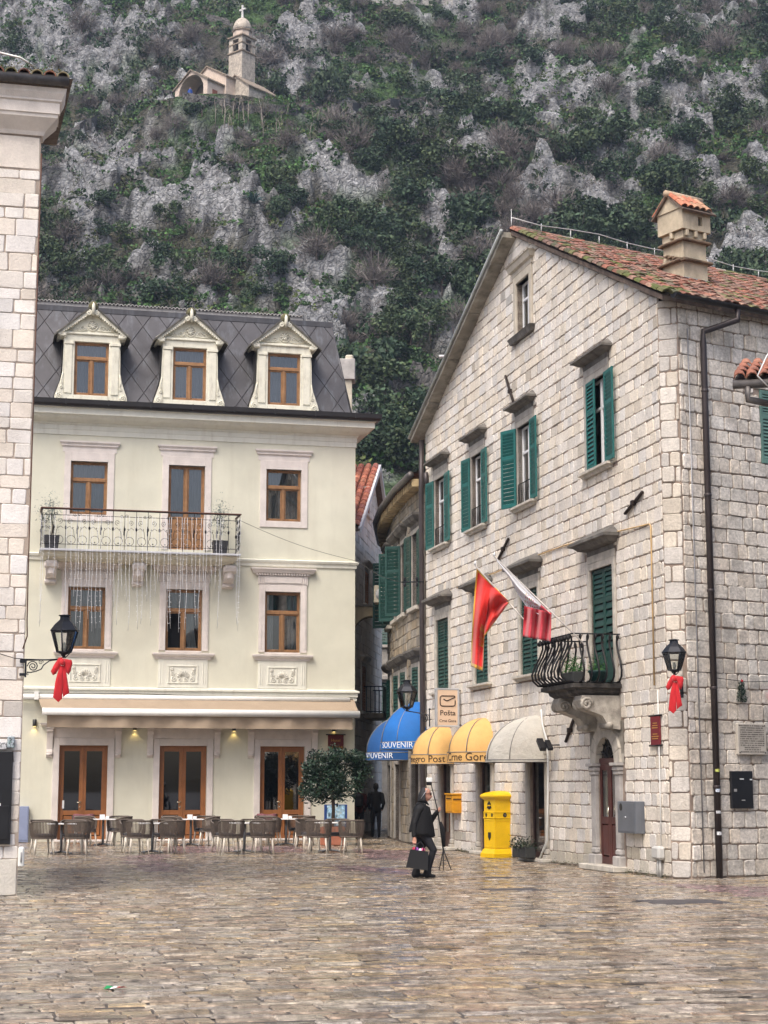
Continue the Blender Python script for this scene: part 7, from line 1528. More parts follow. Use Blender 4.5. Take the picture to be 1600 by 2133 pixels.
for s in (-1, 1): m.lathe([(.001, 0), (.03, .002), (.032, .008), (.001, .012)], n=12, M=Matrix.Translation((.168, s*.036, 1.50)) @ Matrix.Rotation(math.pi/2, 4, 'Y')); m.tube([(.165, s*.066, 1.505), (.07, s*.098, 1.51)], .005, 4)
m.tube([(.175, -.012, 1.508), (.175, .012, 1.508)], .005, 4); m.build('sunglasses', mat('dark_red_lens', (.05, .008, .006), .15, var=0), t)
m = MB(); m.tube([(.172, -.02, 1.435), (.18, 0, 1.432), (.172, .02, 1.435)], .006, 5); m.build('mouth', mat('lips', (.30, .07, .06), .5), t)
m = MB()
for k in range(9): q = -1.3+2.6*k/8; m.sphere((.05+.095*math.cos(q)*(1.0), .09*math.sin(q), 1.335-.055*math.cos(q)), .013, 6, 4)
m.build('necklace', mat('pearl', (.75, .72, .66), .3), t)
t = thing('tote_bag', 'black tote bag with a bright scarf in it held by the walking person', 'bag', Matrix.Translation(wp+np.array([-.12, -.25, 0])) @ Matrix.Rotation(math.radians(8), 4, 'Y'))
MB().prism([(-.20, .17), (.20, .17), (.165, .50), (-.165, .50)], -.07, .07).build('bag_body', mat('black_leather', (.012, .012, .013), .45, var=.1), t)
for y in (-.05, .05): MB().tube([(-.08, y, .49), (-.06, y*.8, .60), (.0, 0, .655), (.06, y*.8, .60), (.08, y, .49)], .009, 5).build('handle', mat('black_leather'), t)
m = MB(); rs = random.Random(3)
for c in ((.45, .12, .5), (.7, .7, .75), (.5, .04, .08), (.1, .2, .6), (.62, .1, .25)): m.sphere((rs.uniform(-.1, .1), rs.uniform(-.03, .03), .50+rs.uniform(0, .03)), .04, 7, 5, c)
m.build('scarf', mat('bright_scarf', attr=True, rough=.8, var=.1), t)
tpp = wp+np.array([.345, .0, 0]); t = thing('tripod', 'thin black tripod with a small phone mount carried upright by the walking person', 'tripod', Matrix.Translation(tpp+np.array([-.02, .02, 0])))
MB().tube([(-.165, 0, 1.74), (-.03, 0, 1.20), (.07, 0, .48)], [.009, .011, .014], 6).build('pole', black, t)
for q in (0, 2.1, 4.2): MB().tube([(.07, 0, .50), (.09+.13*math.cos(q+.3), .13*math.sin(q+.3), .13)], [.012, .008], 5).build('leg', black, t)
for q in (0, 2.1, 4.2): MB().tube([(.08, 0, .30), (.085+.07*math.cos(q+.3), .07*math.sin(q+.3), .31)], .005, 4).build('brace', black, t)
MB().bbox(-.24, -.13, -.02, .02, 1.72, 1.80, .008).build('phone_mount', mat('white_plastic'), t); MB().bbox(-.235, -.135, -.015, .015, 1.66, 1.72, .008).build('clamp', black, t); MB().tube([(.02, .0, 1.0), (.06, -.02, .85), (.08, 0, .55)], [.02, .05, .03], 7).build('carry_bag', mat('black_wool'), t)
def back_person(label, x, y, jacket, trousers, hair, extra=None, h=1.68):
    p = G(x, y); t = thing('person', label, 'person', Matrix.Translation(p) @ Matrix.Scale(h/1.7, 4)); Lb = [((0, 0, .90), (0, 0, 1.05), .155, .16, jacket), ((0, 0, 1.05), (0, 0, 1.28), .17, .165, jacket), ((-.13, 0, 1.36), (.13, 0, 1.36), .075, .075, jacket), ((0, 0, 1.38), (0, .01, 1.50), .06, .055, hair), ((0, .02, 1.57), (0, .02, 1.62), .095, .09, hair), ((.0, .07, 1.55), (0, .08, 1.58), .07, .07, SKN)]
    for s in (-1, 1):
        Lb += [((s*.08, 0, .90), (s*.10, .03*s, .48), .095, .07, trousers), ((s*.10, .03*s, .48), (s*.10, -.05*s, .09), .066, .05, trousers), ((s*.10, -.05*s-.02, .045), (s*.10, .10-.05*s, .04), .045, .038, BLK)]
        Lb += [((s*.19, 0, 1.34), (s*.25, .02, 1.06), .07, .058, jacket), ((s*.25, .02, 1.06), (s*.20, .14, .90), .054, .042, jacket), ((s*.20, .15, .89), (s*.19, .18, .84), .032, .03, SKN)]
    figure(t, Lb, .016); return t
t = back_person('person in dark red jacket with black backpack walking into the alley', 748, 1743, (.085, .018, .014), DRK, (.015, .013, .013))
pk_ = MB(); pk_.bbox(-.15, .15, -.34, -.17, .98, 1.40, .07); pk_.build('backpack', mat('black_leather'), t); MB().bbox(-.10, .10, -.375, -.34, 1.0, 1.2, .03).build('backpack_pocket', mat('black_leather'), t)
back_person('person all in black walking into the alley', 783, 1744, (.010, .010, .012), (.012, .012, .014), (.02, .018, .016), h=1.74)
# ---------------------------------------------------------------- hillside
def vnoise(x, y, seed=0):
    xi, yi = np.floor(x).astype(np.int64), np.floor(y).astype(np.int64); fx, fy = x-xi, y-yi
    def hsh(a, b): 
        n = (a*374761393+b*668265263+seed*1442695041) & 0x7fffffff; n = ((n ^ (n >> 13))*1274126177) & 0x7fffffff; return ((n ^ (n >> 16)) & 0xffff)/65535.0
    u, v = fx*fx*fx*(fx*(fx*6-15)+10), fy*fy*fy*(fy*(fy*6-15)+10)
    a, b, c, d = hsh(xi, yi), hsh(xi+1, yi), hsh(xi, yi+1), hsh(xi+1, yi+1); return (a*(1-u)+b*u)*(1-v)+(c*(1-u)+d*u)*v
def fbm(x, y, o=4, seed=0):
    s = np.zeros_like(x); a = .5
    for k in range(o): s += a*vnoise(x*2**k, y*2**k, seed+k*17); a *= .5
    return s/(1-.5**o)
def worley(x, y, seed=0):
    xi, yi = np.floor(x).astype(np.int64), np.floor(y).astype(np.int64); f1 = np.full(x.shape, 9.0); f2 = f1.copy(); idv = np.zeros(x.shape)
    for dx in (-1, 0, 1):
        for dy in (-1, 0, 1):
            a, b = xi+dx, yi+dy; n = (a*374761393+b*668265263+seed*97531) & 0x7fffffff; n = ((n ^ (n >> 13))*1274126177) & 0x7fffffff; px = a+(n & 1023)/1023.0; py = b+((n >> 10) & 1023)/1023.0; d = np.hypot(x-px, y-py); w = d < f1; f2 = np.where(w, f1, np.minimum(f2, d)); idv = np.where(w, (n >> 5 & 255)/255.0, idv); f1 = np.where(w, d, f1)
    return f1, f2, idv
SP = .42; XS = np.arange(-100, 100, SP); YS = np.arange(92, 300, SP); GX, GY = np.meshgrid(XS, YS)
FOOT, SLP = 100.0, .84
CHP = at_dist(452, 214, 192.0)                                         # church terrace
def base_h(x, y):
    z = (y-FOOT)*SLP; z = np.where(y > 262, (262-FOOT)*SLP+(y-262)*.95, z); z = np.maximum(z, -6+.0*x)
    z = z+(fbm(x/38, y/30, 3, 5)-.5)*13+(fbm(x/12+7, y/12, 3, 9)-.5)*4.2; return z*np.clip((y-96)/14, 0, 1)-.5
ROCKS = [(30, 110, 95, 130), (150, 95, 130, 95), (275, 125, 75, 75), (130, 195, 120, 50), (310, 55, 60, 45), (60, 20, 90, 40), (270, 420, 140, 110), (190, 400, 60, 110), (430, 400, 55, 90), (470, 470, 75, 70), (350, 290, 45, 60), (530, 480, 70, 60), (520, 420, 40, 60), (660, 390, 65, 80), (740, 420, 70, 50), (820, 470, 60, 60), (880, 520, 55, 70), (930, 580, 30, 50), (620, 75, 90, 45), (600, 175, 80, 40), (830, 178, 75, 38), (660, 40, 60, 30), (970, 30, 60, 30), (1130, 60, 90, 45), (1120, 160, 60, 60), (1210, 220, 120, 60), (1390, 215, 130, 75), (1530, 200, 80, 70), (1280, 340, 105, 70), (1270, 420, 70, 50), (1440, 365, 65, 50), (1105, 420, 75, 45), (1575, 510, 90, 100), (1010, 490, 40, 60), (1130, 365, 32, 28), (140, 600, 70, 40), (720, 650, 100, 42), (690, 715, 80, 45), (850, 810, 90, 50), (915, 760, 60, 45), (770, 740, 40, 30), (1330, 130, 60, 30), (1420, 60, 70, 25), (1590, 380, 40, 60), (850, 330, 40, 30), (700, 560, 30, 25), (300, 560, 40, 22), (940, 880, 60, 50)]
z0 = base_h(GX, GY); px, py = proj(np.stack([GX, GY, z0], -1))
wob = (fbm(GX/6, GY/6, 4, 31)-.5); wob2 = (fbm(GX/2.3, GY/2.3, 3, 41)-.5)
mask = np.zeros_like(z0)
for cx_, cy_, rx_, ry_ in ROCKS:
    d = np.sqrt(((px-cx_)/rx_)**2+((py-cy_)/ry_)**2); mask = np.maximum(mask, np.clip(1.45-d, 0, 1))
rock = np.clip((mask-.56+wob*2.2+wob2*2.1)*3.0, 0, 1); inside = (px > -100) & (px < 1700)
rock = np.maximum(rock, np.clip((fbm(GX/5, GY/5, 4, 77)-.63)*9, 0, 1))
rock = np.where(inside, rock, np.clip((fbm(GX/16, GY/16, 4, 3)-.5)*7+wob2*2, 0, 1))
sx_, sy_ = GX+GY*.35, GY*.8-GX*.15
a1, a2, ida = worley(sx_/5.0, sy_/3.4, 3); b1, b2, idb = worley(sx_/1.9, sy_/1.3, 8); c1, c2, idc = worley(GX/.9, GY/.75, 12)
disp = rock*(ida*1.7+np.minimum(a2-a1, .25)*2.4+idb*1.25+np.minimum(b2-b1, .3)*1.8+idc*.8-1.0)
Z = z0+disp
# level terrace for the church
dch = np.hypot((GX-CHP[0])/9.5, (GY-CHP[1]-4)/7.5); bl = np.clip((1.35-dch)/.35, 0, 1); Z = Z*(1-bl)+(CHP[2]-.3)*bl; rock = rock*(1-bl)
def hz(x, y):
    i = (np.asarray(y)-YS[0])/SP; j = (np.asarray(x)-XS[0])/SP; i0 = np.clip(np.floor(i).astype(int), 0, len(YS)-2); j0 = np.clip(np.floor(j).astype(int), 0, len(XS)-2); fi, fj = i-i0, j-j0
    return (Z[i0, j0]*(1-fi)+Z[i0+1, j0]*fi)*(1-fj)+(Z[i0, j0+1]*(1-fi)+Z[i0+1, j0+1]*fi)*fj
def rk(x, y): return rock[np.clip(((y-YS[0])/SP).astype(int), 0, len(YS)-1), np.clip(((x-XS[0])/SP).astype(int), 0, len(XS)-1)]
def hit(x, y):
    d = ray(x, y); D = np.arange(96, 295, .25); P = _C+d[None]*(D/d[1])[:, None]; w = np.where(P[:, 2] < hz(P[:, 0], P[:, 1]))[0]
    return P[w[0]] if len(w) else P[-1]
ny, nx = Z.shape; me = bpy.data.meshes.new('hillside'); V = np.stack([GX, GY, Z], -1).reshape(-1, 3).astype(np.float32)
idx = np.arange(ny*nx).reshape(ny, nx); Q = np.stack([idx[:-1, :-1], idx[:-1, 1:], idx[1:, 1:], idx[1:, :-1]], -1).reshape(-1, 4)
me.vertices.add(len(V)); me.vertices.foreach_set('co', V.ravel()); me.loops.add(Q.size); me.loops.foreach_set('vertex_index', Q.ravel().astype(np.int32)); me.polygons.add(len(Q)); me.polygons.foreach_set('loop_start', np.arange(0, Q.size, 4, dtype=np.int32)); me.polygons.foreach_set('loop_total', np.full(len(Q), 4, np.int32)); me.polygons.foreach_set('use_smooth', np.zeros(len(Q), bool)); me.update()
gr = fbm(GX/9, GY/9, 4, 61); br = fbm(GX/3, GY/3, 3, 71); tone = .80+.55*fbm(GX/2.5, GY/4, 3, 15)*(.6+.5*idb); dk = np.clip((fbm(GX/1.4, GY/7, 3, 91)-.58)*6, 0, .75)
rc3 = np.stack([.375*tone*(1-dk), .38*tone*(1-dk), .39*tone*(1-dk)], -1); g3 = np.where((gr > .5)[..., None], np.array([.060, .115, .034]), np.array([.085, .082, .055]))*(.6+.9*br)[..., None]
C3 = rc3*rock[..., None]+g3*(1-rock[..., None]); CC = np.concatenate([C3, np.ones((*Z.shape, 1))], -1).astype(np.float32); at = me.color_attributes.new('Col', 'FLOAT_COLOR', 'POINT'); at.data.foreach_set('color', CC.ravel())
hill = link('hillside_terrain', me, mat('hill_ground', attr=True, rough=.95, var=.30, vs=1.6, bump=1.0, bs=1.3, bd=1.2, crack=.30, cs=1.7, fine=.25, patch=.34, pcol=(.035, .05, .02), ps=.9)); hill['kind'] = 'structure'
# ---- vegetation
rv = random.Random(99); nv = np.random.default_rng(5)
hleaf = mat('hill_leaf', attr=True, rough=.8, var=.25, vs=1.0); twigm = mat('hill_twig', attr=True, rough=.95, var=.2, vs=1.0); barkm = mat('hill_bark', (.115, .095, .085), .95, var=.3)
def leaf_arr(n, size, cols, r, lobes=7, flat=.8, seed=0):
    g = np.random.default_rng(seed); L = [(g.normal(0, .45, 3)*np.array([1, 1, .6])+np.array([0, 0, .75]), g.uniform(.35, .6)) for _ in range(lobes)]; pts = []
    for k in range(n):
        c, rad = L[g.integers(lobes)]; d = g.normal(size=3); d /= np.linalg.norm(d); pts.append(c+d*rad*g.uniform(.55, 1.05)*np.array([1, 1, flat]))
    P = np.array(pts); P[:, 2] = np.maximum(P[:, 2], .02); a = g.normal(size=(n, 3)); a /= np.linalg.norm(a, axis=1)[:, None]; b = np.cross(a, g.normal(size=(n, 3))); b /= np.linalg.norm(b, axis=1)[:, None]
    s = size*g.uniform(.6, 1.35, n)[:, None]; V = np.stack([P-a*s*.6, P+b*s*.38, P+a*s*.6, P-b*s*.38], 1); col = np.array(cols)[g.integers(len(cols), size=n)]*g.uniform(.6, 1.4, n)[:, None]; return V, col
def twig_arr(n, cols, seed=0, w=.02, up=.5):
    g = np.random.default_rng(seed); P0 = np.zeros((n, 3)); d = g.normal(size=(n, 3)); d[:, 2] = np.abs(d[:, 2])*.9+up*.5; d /= np.linalg.norm(d, axis=1)[:, None]; t = g.uniform(.15, .8, n)[:, None]; P0 = d*t*np.array([1, 1, 1.15])+np.array([0, 0, .25]); e = d*.7+g.normal(0, .5, (n, 3))+np.array([0, 0, .25]); e /= np.linalg.norm(e, axis=1)[:, None]; l = g.uniform(.18, .5, n)[:, None]; b = np.cross(e, g.normal(size=(n, 3))); b /= np.linalg.norm(b, axis=1)[:, None]
    V = np.stack([P0-b*w, P0+b*w, P0+e*l+b*w*.3, P0+e*l-b*w*.3], 1); col = np.array(cols)[g.integers(len(cols), size=n)]*g.uniform(.7, 1.35, n)[:, None]; return V, col
def quads_mesh(name, V, col):
    n = len(V); me = bpy.data.meshes.new(name); me.vertices.add(n*4); me.vertices.foreach_set('co', V.reshape(-1).astype(np.float32)); me.loops.add(n*4); me.loops.foreach_set('vertex_index', np.arange(n*4, dtype=np.int32)); me.polygons.add(n); me.polygons.foreach_set('loop_start', np.arange(0, n*4, 4, dtype=np.int32)); me.polygons.foreach_set('loop_total', np.full(n, 4, np.int32)); me.update(); at = me.color_attributes.new('Col', 'FLOAT_COLOR', 'CORNER'); c = np.concatenate([np.repeat(col, 4, 0), np.ones((n*4, 1))], 1).astype(np.float32); at.data.foreach_set('color', c.ravel()); return me
EV = [[(.034, .066, .034), (.045, .080, .040), (.026, .054, .030)], [(.042, .076, .040), (.060, .094, .045)], [(.055, .086, .036), (.075, .105, .044), (.042, .070, .034)]]
BR = [[(.150, .130, .122), (.18, .158, .148), (.115, .102, .095)], [(.165, .145, .138), (.21, .188, .178)]]
evm = [quads_mesh('crown', *leaf_arr(950, .15, EV[k % 3], 1, 6+k % 4, .85, 100+k)) for k in range(6)]; brm_ = [quads_mesh('crown', *twig_arr(700, BR[k % 2], 200+k, .011)) for k in range(5)]
def trunk_mesh(seed, bare):
    g = random.Random(seed); m = MB(); m.tube([(0, 0, -.3), (g.uniform(-.05, .05), 0, .25), (g.uniform(-.1, .1), g.uniform(-.1, .1), .6), (g.uniform(-.1, .1), 0, 1.0 if bare else .8)], [.05, .042, .03, .012], 6)
    for k in range(9 if bare else 4):
        a = g.uniform(0, 6.28); z = g.uniform(.2, .6); r_ = g.uniform(.3, .6); m.tube([(0, 0, z), (math.cos(a)*r_*.5, math.sin(a)*r_*.5, z+.25), (math.cos(a)*r_, math.sin(a)*r_, z+.25+g.uniform(.1, .45))], [.022, .015, .005], 5)
    return m.mesh('trunk')
evt = [trunk_mesh(k, False) for k in range(3)]; brt = [trunk_mesh(10+k, True) for k in range(3)]
LAB = {'e': ('evergreen_tree', 'dark evergreen tree with dense crown growing on the rocky hillside', 'dark evergreens on the hillside'), 'b': ('bare_tree', 'leafless grey brown tree with twiggy crown on the rocky hillside', 'leafless trees on the hillside')}
def where(x, y):
    if y > 640: return 'in the gap between hotel and stone house'
    if x > 950: return 'high on the slope above the stone house' if y < 280 else 'just behind the stone house roof'
    if x > 560: return 'on the slope beyond the church' if y < 260 else 'on the slope between the two roofs'
    return 'beside the hillside church' if y < 240 else ('just above the hotel roof' if y > 520 else 'on the cliff below the church')
def htree(p, kind, r, hscale=1.0, label=None):
    nm_, lb, gp_ = LAB[kind]; wx, wy = proj(np.array(p)); lb = ('dark evergreen tree with dense crown ' if kind == 'e' else 'leafless grey brown tree with twiggy crown ')+where(wx, wy); t = thing(nm_, label or lb, 'tree', Matrix.Translation(p) @ Matrix.Rotation(rv.uniform(0, 6.28), 4, 'Z') @ Matrix.Diagonal((r, r, r*hscale, 1)), gp_)
    link('crown', rv.choice(evm if kind == 'e' else brm_), hleaf if kind == 'e' else twigm, t); link('trunk', rv.choice(evt if kind == 'e' else brt), barkm, t)
FIX = [('e', 680, 212, 2.6, 1.7), ('e', 225, 590, 2.4, 1), ('e', 1190, 330, 2.8, 1.1), ('e', 1010, 380, 3, 1), ('e', 1290, 300, 3.2, .9), ('e', 1110, 560, 2.6, 1), ('e', 1390, 410, 3, .9), ('e', 1210, 500, 3.4, .8), ('e', 980, 470, 2.6, 1), ('e', 830, 70, 3, .9), ('e', 1580, 60, 3, 1), ('e', 940, 240, 3, .9), ('e', 1080, 300, 3, 1), ('e', 1450, 300, 2.8, .9), ('e', 1010, 250, 3, .8), ('e', 560, 570, 2.2, 1), ('e', 850, 600, 2.2, 1.2), ('e', 760, 800, 2.8, 1.2), ('e', 800, 870, 2.4, 1), ('e', 850, 900, 2.6, 1), ('e', 760, 940, 3, 1), ('e', 830, 960, 2.6, 1), ('e', 790, 900, 2.4, 1.1), ('e', 870, 950, 2.4, 1), ('e', 330, 620, 2.4, .9), ('e', 420, 230, 2.0, .8), ('e', 160, 560, 2.2, 1), ('e', 1290, 500, 3.2, .8), ('e', 1020, 140, 3, .9), ('e', 910, 130, 2.6, .9),
       ('b', 220, 600, 2.6, 1), ('b', 440, 590, 2.8, 1), ('b', 270, 590, 2.2, 1), ('b', 780, 590, 3.0, 1), ('b', 740, 320, 3.2, 1.2), ('b', 700, 270, 2.8, 1.1), ('b', 700, 90, 3.4, 1), ('b', 170, 60, 3, 1.1), ('b', 400, 90, 3.4, 1), ('b', 330, 110, 3, 1), ('b', 560, 130, 2.8, 1), ('b', 950, 380, 3, 1), ('b', 1000, 560, 3.2, 1.2), ('b', 1160, 440, 3.2, .9), ('b', 820, 90, 2.6, 1), ('b', 1250, 130, 3.2, 1), ('b', 1500, 110, 3.4, 1.1), ('b', 960, 680, 2.4, 1.1), ('b', 1070, 330, 2.6, 1), ('b', 660, 530, 3, 1), ('b', 600, 300, 2.4, 1), ('b', 140, 500, 2.6, 1), ('b', 520, 300, 2, .9), ('b', 1380, 330, 2.4, 1), ('b', 890, 300, 2.6, 1)]
for k, x, y, r, h_ in FIX:
    p = hit(x, y+12); htree((p[0], p[1], p[2]-.2), k, r*.92, h_)
cnt = {'e': len([f for f in FIX if f[0] == 'e']), 'b': len([f for f in FIX if f[0] == 'b'])}; tries = 0; n_t = 0
while n_t < 430 and tries < 9000:
    tries += 1; x, y = rv.uniform(-20, 1620), rv.uniform(-30, 1000)
    if y > 640 and not (700 < x < 930 and y < 1000): continue
    if 335 < x < 560 and 20 < y < 225: continue
    p = hit(x, y)
    r0 = float(rk(np.array([p[0]]), np.array([p[1]]))[0])
    if r0 > .5 and rv.random() < .9: continue
    ke = fbm(np.array([p[0]/14.0]), np.array([p[1]/14.0]), 3, 55)[0]; green_cliff = 180 < x < 700 and 230 < y < 560
    if green_cliff and rv.random() < .7: continue
    k = 'e' if ke+(.07 if x > 800 else -.03) > .5 else 'b'
    if cnt[k] >= 290: continue
    cnt[k] += 1; n_t += 1; htree((p[0], p[1], p[2]-.2), k, rv.uniform(1.1, 2.3)*(1.15 if x > 800 else .9), rv.uniform(.7, 1.15))
# saplings below the church
sap = random.Random(13)
for k in range(26):
    x = 440+sap.uniform(0, 260); y = 262+sap.uniform(-18, 25)+(x-440)*.09; p = hit(x, y); m = MB(); h_ = sap.uniform(2.2, 3.6)
    m.tube([(0, 0, -.3), (sap.uniform(-.1, .1), 0, h_*.5), (sap.uniform(-.3, .3), 0, h_)], [.05, .04, .015], 5)
    for q in range(5): z = h_*sap.uniform(.4, .9); a = sap.uniform(0, 6.28); m.tube([(0, 0, z), (math.cos(a)*.5, math.sin(a)*.5, z+.6)], [.02, .006], 4)
    tag(m.build('bare_sapling', mat('pale_bark', (.26, .23, .20), .9, var=.2)), 'slender pale leafless sapling on the slope below the church', 'sapling', 'saplings below the church', Matrix.Translation(p))
# agave on the cliff
p = hit(528, 425); m = MB()
for q in range(22): a = q*2.4; l = sap.uniform(.9, 1.5); e = sap.uniform(.3, 1.2); m.tube([(0, 0, 0), (math.cos(a)*l*.5, math.sin(a)*l*.5, l*.5*e+.2), (math.cos(a)*l, math.sin(a)*l, l*.7*e)], [.12, .10, .01], 5, flat=.4)
tag(m.build('agave_plant', mat('agave_blue', (.09, .16, .16), .6, var=.15)), 'blue green agave rosette on the cliff below the church', 'agave', M=Matrix.Translation(p))
# undergrowth: one mass
tmp = [leaf_arr(30, .34, [(.050, .112, .034), (.068, .145, .040), (.040, .085, .030)], 1, 3, .6, 300+k) for k in range(5)]+[leaf_arr(30, .32, EV[k % 3], 1, 3, .8, 320+k) for k in range(4)]+[twig_arr(34, BR[k % 2], 340+k, .026) for k in range(5)]+[leaf_arr(26, .3, [(.085, .12, .03), (.07, .085, .035)], 1, 3, .5, 360+k) for k in range(2)]
N = 26000; ux_, uy_ = nv.uniform(-62, 66, N), nv.uniform(104, 250, N); keep = (np.abs(ux_) < uy_*.245+4); ux_, uy_ = ux_[keep], uy_[keep]; uz_ = hz(ux_, uy_); rr_ = rk(ux_, uy_); qx, qy = proj(np.stack([ux_, uy_, uz_], -1)); zone = fbm(ux_/11, uy_/11, 3, 88); z2 = fbm(ux_/5, uy_/5, 3, 98)
Vs, Cs = [], []
for i in range(len(ux_)):
    if rr_[i] > .55 and nv.random() < .70: continue
    if qy[i] > 1010 or qy[i] < -60: continue
    if 345 < qx[i] < 550 and 60 < qy[i] < 222 and uy_[i] < CHP[1]+9: continue
    g_ = zone[i]+(.10 if (180 < qx[i] < 720 and 230 < qy[i] < 560) or qy[i] > 560 else (-.06 if qx[i] > 850 else .0)); u = nv.random()
    if g_ > .505: k = nv.integers(0, 5) if u < .75 else (14+nv.integers(0, 2) if u < .9 else 9+nv.integers(0, 5))
    elif g_ > .43: k = 5+nv.integers(0, 4) if u < .55 else (9+nv.integers(0, 5) if u < .85 else nv.integers(0, 5))
    else: k = 9+nv.integers(0, 5) if u < .62 else 5+nv.integers(0, 4)
    V, c = tmp[k]; s = nv.uniform(.45, 1.15)*(1.0 if k < 5 else 1.25); a = nv.uniform(0, 6.28); ca, sa = math.cos(a), math.sin(a); Rm = np.array([[ca, -sa, 0], [sa, ca, 0], [0, 0, 1]])
    Vs.append((V.reshape(-1, 3)*s)@Rm.T+np.array([ux_[i], uy_[i], uz_[i]-.1])); Cs.append(c*nv.uniform(.75, 1.25))
V = np.concatenate(Vs).reshape(-1, 4, 3); Cc = np.concatenate(Cs); u_o = link('hillside_undergrowth', quads_mesh('hillside_undergrowth', V, Cc), hleaf); u_o['kind'] = 'stuff'; u_o['label'] = 'low green and brown undergrowth covering the hillside'; u_o['category'] = 'undergrowth'
# dry stone walls along the hill paths
wallm = mat('dry_stone', (.15, .145, .14), .95, var=.6, vs=2, bump=1, bs=3, bd=.3, crack=.5, cs=2, patch=.5, pcol=(.05, .05, .045), ps=2); wallm2 = mat('pale_dry_stone', (.34, .33, .31), .95, var=.5, vs=4, bump=1, bs=10, patch=.4, pcol=(.08, .08, .07), ps=2)
for pts, h_, m_, lb in (([(300, 196), (345, 196), (400, 205), (450, 212), (500, 222), (545, 232)], .5, wallm, 'low dark parapet wall along the church terrace'), ([(100, 300), (180, 268), (250, 240), (305, 215)], 1.0, wallm, 'dark retaining wall climbing to the church terrace'), ([(690, 236), (780, 228), (880, 215), (960, 205), (1045, 190)], .9, wallm, 'rough retaining wall of the path beyond the church'), ([(660, 20), (750, 10), (860, 8), (960, 12)], .8, wallm2, 'pale wall of the upper hill path'), ([(770, 118), (820, 128), (880, 142), (900, 150)], 1.2, wallm, 'dark zigzag path wall above the pale rocks'), ([(430, 40), (480, 52), (560, 85), (640, 112), (770, 135)], .7, wallm, 'dark path wall behind the bell tower'), ([(810, 850), (860, 838), (910, 832), (960, 845)], 3.2, wallm, 'dark terrace wall low on the slope behind the gable'), ([(560, 232), (620, 238), (690, 240)], .9, wallm, 'rough wall beside the church chapel')):
    P = []
    for (a, b), (c, d) in zip(pts, pts[1:]):
        for k in range(6): P.append(hit(a+(c-a)*k/6, b+(d-b)*k/6))
    m = MB(); r_ = random.Random(len(pts)); n = len(P); v = []
    for p in P: e = h_*r_.uniform(.6, 1.15); v += [(p[0], p[1]-.3, p[2]-1.2), (p[0], p[1]-.3, p[2]+e), (p[0], p[1]+.3, p[2]+e), (p[0], p[1]+.3, p[2]-1.2)]
    m.add(v, [(4*i+k, 4*i+4+k, 4*i+4+(k+1) % 4, 4*i+(k+1) % 4) for i in range(n-1) for k in range(4)]+[(0, 1, 2, 3), (4*n-1, 4*n-2, 4*n-3, 4*n-4)]); tag(m.build('hillside_wall', m_), lb, 'wall')
